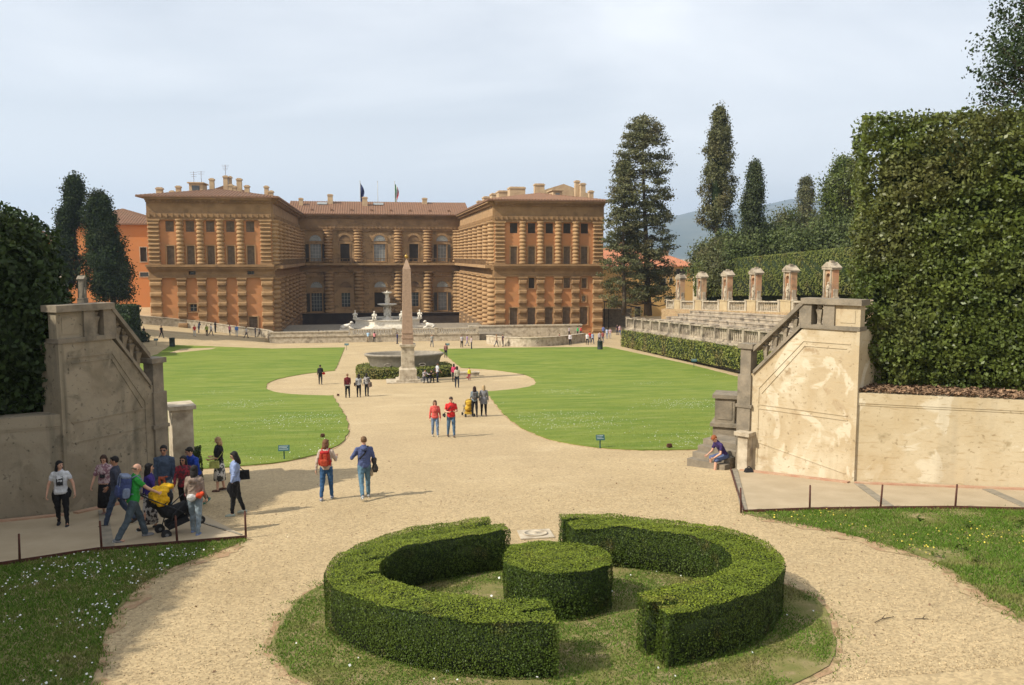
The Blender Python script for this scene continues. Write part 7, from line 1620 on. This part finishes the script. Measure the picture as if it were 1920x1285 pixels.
setdown(st_t, [((0, -.40, .97), (.26, .20, .10)), ((.05, -.55, .85), (.20, .10, .16)), ((-.1, -.22, 1.02), (.20, .16, .07)), ((.22, -.40, .80), (.05, .17, .16))], (.75,.42,.01), 'yellow_coat', 'bright yellow coat thrown over the hood of the black stroller', 'coat')
cpos = Vector(sg_); setdown(st_t, [((0, .22, .78), (.07, .10, .07)), ((.02, .32, .90), (.05, .06, .10))], (.42,.02,.05), 'toy', 'red and pink soft toy standing up in the black stroller', 'toy')
dv = Vector((math.sin(rad(4)), math.cos(rad(4)), 0)); s2 = Vector((bw_['g'].x-.28, bw_['g'].y+.45, 0)); s2.z = G(s2.x, s2.y)
stroller(s2, -8, 'small yellow stroller in front of the dark-haired woman with the grey backpack', cm((.62,.38,.04)), .95)
# --- far people
FARP = [  # label, px, py, h, heading, top, bottom, hair
 ('person in a red top and pale shorts on the far left ramp', 256, 610, 1.6, 100, (.5,.05,.04), (.45,.40,.36), (.1,.05,.03)),
 ('person all in black standing on the sand at the far left', 303, 634, 1.75, 120, BLACKC, BLACKC, (.02,.015,.01)),
 ('person in a red top and white trousers by the left sloping wall', 365, 631, 1.65, 180, (.50,.06,.05), (.50,.50,.48), (.04,.02,.015)),
 ('person in dark clothes leaning on the left sloping wall', 373, 624, 1.72, 20, (.03,.035,.06), (.03,.03,.04), (.02,.015,.01)),
 ('person in a lime top and black trousers by the left sloping wall', 388, 630, 1.66, 190, (.30,.34,.06), BLACKC, (.03,.02,.015)),
 ('person in a white top and dark shorts by the left sloping wall', 396, 629, 1.70, 100, (.60,.60,.60), (.12,.12,.12), (.03,.02,.015)),
 ('person in black with a big bag by the left sloping wall', 404, 624, 1.72, 30, BLACKC, BLACKC, (.02,.015,.01)),
 ('person in a pink top and dark shorts in front of the left wing', 431, 629, 1.62, 200, (.55,.16,.22), (.04,.04,.05), (.04,.02,.015)),
 ('person in a light blue shirt and white trousers in front of the left wing', 444, 631, 1.74, 180, (.12,.22,.50), (.55,.55,.52), (.04,.02,.015)),
 ('person in white with dark trousers walking right in front of the left wing', 462, 634, 1.72, 90, (.60,.60,.58), (.06,.06,.07), (.05,.03,.02)),
 ('person in a black jacket at the right end of the left wing', 479, 632, 1.66, 60, (.03,.03,.035), (.05,.05,.06), (.02,.015,.01)),
 ('smaller person in grey beside the one in black by the left wing', 486, 632, 1.45, 70, (.12,.12,.12), (.03,.03,.03), (.03,.02,.015)),
 ('person in a pale pink shirt leaning on the terrace wall, left of the pair', 598, 639, 1.72, 0, (.60,.40,.40), BLACKC, (.04,.02,.015)),
 ('person in a pale pink shirt and red shorts at the terrace wall', 606, 640, 1.68, 10, (.62,.38,.38), (.50,.10,.12), (.04,.02,.015)),
 ('person in a white and blue top leaning over the terrace wall', 690, 642, 1.70, 10, (.35,.50,.62), (.42,.33,.22), (.30,.2,.1)),
 ('person in a coral shirt bending over the terrace wall, black trousers', 702, 642, 1.66, 5, (.60,.22,.22), BLACKC, (.04,.02,.015)),
 ('person in a navy jacket standing at the terrace wall left of the obelisk', 745, 645, 1.66, 90, (.03,.03,.10), (.05,.05,.08), (.04,.02,.015)),
 ('person in grey walking right of the obelisk', 810, 651, 1.78, 170, (.33,.32,.28), (.16,.17,.18), (.10,.06,.04)),
 ('person in a white top and black jacket walking behind the right lawn', 866, 652, 1.74, 180, (.45,.42,.42), BLACKC, (.03,.02,.015)),
 ('person in lilac between two walkers behind the right lawn', 876, 649, 1.60, 90, (.36,.25,.45), (.32,.30,.35), (.03,.02,.015)),
 ('person in a pale top and dark backpack striding left behind the right lawn', 884, 655, 1.72, 265, (.50,.38,.38), (.03,.035,.05), (.03,.02,.015)),
 ('person in a tan top striding right, left of the pair at the right wing', 931, 650, 1.74, 100, (.40,.28,.18), (.10,.10,.12), (.30,.16,.07)),
 ('person in black with a dark bag, right of the pair at the right wing', 943, 650, 1.70, 250, (.06,.03,.04), BLACKC, (.02,.015,.01)),
 ('person in brown walking along the curved wall', 1049, 647, 1.66, 270, (.18,.08,.06), (.06,.03,.03), (.04,.02,.015)),
 ('person in a white top and black trousers in front of the curved wall', 1069, 648, 1.74, 200, (.58,.52,.52), BLACKC, (.04,.02,.015)),
 ('person in a white shirt and black trousers at the left of the gate crowd', 1101, 647, 1.74, 190, (.62,.62,.62), BLACKC, (.03,.02,.015)),
 ('person in a red top in the gate crowd behind the one in white', 1106, 643, 1.68, 0, (.55,.05,.04), (.08,.08,.1), (.03,.02,.015)),
 ('person in light blue in the gate crowd next to the red top', 1111, 645, 1.68, 170, (.32,.40,.55), (.05,.06,.10), (.03,.02,.015)),
 ('person in navy and white stepping past the right litter bin', 1124, 645, 1.80, 180, (.42,.36,.38), (.03,.03,.05), (.03,.02,.015)),
 ('person in dull red beside the right litter bin', 1130, 643, 1.72, 10, (.30,.08,.07), (.15,.14,.16), (.03,.02,.015)),
 ('person in pale blue walking toward the gate wall', 1138, 636, 1.76, 20, (.45,.50,.62), (.25,.28,.35), (.03,.02,.015)),
 ('person in pink and white near the gate wall', 1144, 635, 1.66, 200, (.52,.36,.40), (.40,.38,.36), (.05,.03,.02)),
 ('person in blue near the gate wall, back of the crowd', 1131, 631, 1.72, 30, (.12,.15,.35), (.06,.06,.10), (.03,.02,.015)),
 ('person in pink with blue jeans by the hedge corner at the gate', 1162, 629, 1.74, 190, (.50,.34,.36), (.12,.15,.25), (.04,.02,.015)),
 ('person in dark clothes at the hedge corner by the gate, left of the pink one', 1157, 628, 1.70, 150, (.08,.05,.07), (.06,.06,.09), (.03,.02,.015)),
 ('seated dark figure in the shade behind the left stair railing', 270, 634, 1.6, 120, BLACKC, (.04,.04,.05), (.03,.02,.015)),
]
for i, (lb, px, py, h, hd_, tp, bt, hr) in enumerate(FARP):
    st_ = ((18, 6), (-14, 18)) if i % 2 else ((4, 3), (-4, 5))
    fem = i % 3 == 0
    person(lb, px, py, h, hd_, tp, bt, hr, near=False, legs=st_, arms=((8, 10, 25), (-8, 10, 25)) if i % 2 else ((4, 9, 12), (2, 9, 30)), female=fem, hairlen=.5 if fem else 0, sleeve=.45 if i % 4 else .95, lean=(24 if 'over' in lb or 'leaning' in lb else 0))
# people on the terrace ramp behind the curved wall, seen from the waist up
for px, py, tp, lb in ((1083, 633, (.03,.38,.10), 'person in a bright green top behind the curved wall'), (1089, 634, (.55,.04,.04), 'person in a red top behind the curved wall'), (1067, 632, (.40,.33,.34), 'person in a pale pink top walking on the ramp behind the curved wall')):
    q = atY(px, py, 132.6); person(lb, px, py, 1.68, 100, tp, BLACKC, (.03,.02,.015), near=False, legs=((8, 4), (-8, 8)), pos=Vector((q.x, 132.6, G(q.x, 132.6))))
# bake the bodies
bpy.context.view_layer.update(); dg = bpy.context.evaluated_depsgraph_get()
for o, m, ex in BAKE:
    me = bpy.data.meshes.new_from_object(o.evaluated_get(dg)); old = o.data; o.modifiers.clear()
    me.materials.clear()
    for mm in (m if isinstance(m, list) else [m]): me.materials.append(mm)
    if ex is not None:
        bm = bmesh.new(); bm.from_mesh(me)
        for f in bm.faces: f.material_index = 0; f.smooth = True
        base_ = [bm.verts.new(v) for v in ex.v]
        for f, mi_, sm__ in zip(ex.f, ex.m, ex.sm):
            try: nf = bm.faces.new([base_[i] for i in f]); nf.material_index = mi_; nf.smooth = sm__
            except ValueError: pass
        bm.to_mesh(me); bm.free()
    else: me.polygons.foreach_set('material_index', [0]*len(me.polygons))
    o.data = me; me.name = o.name; bpy.data.meshes.remove(old)
n_obj = len(C.objects); print('objects', n_obj, 'faces', sum(len(o.data.polygons) for o in C.objects if o.type == 'MESH'))
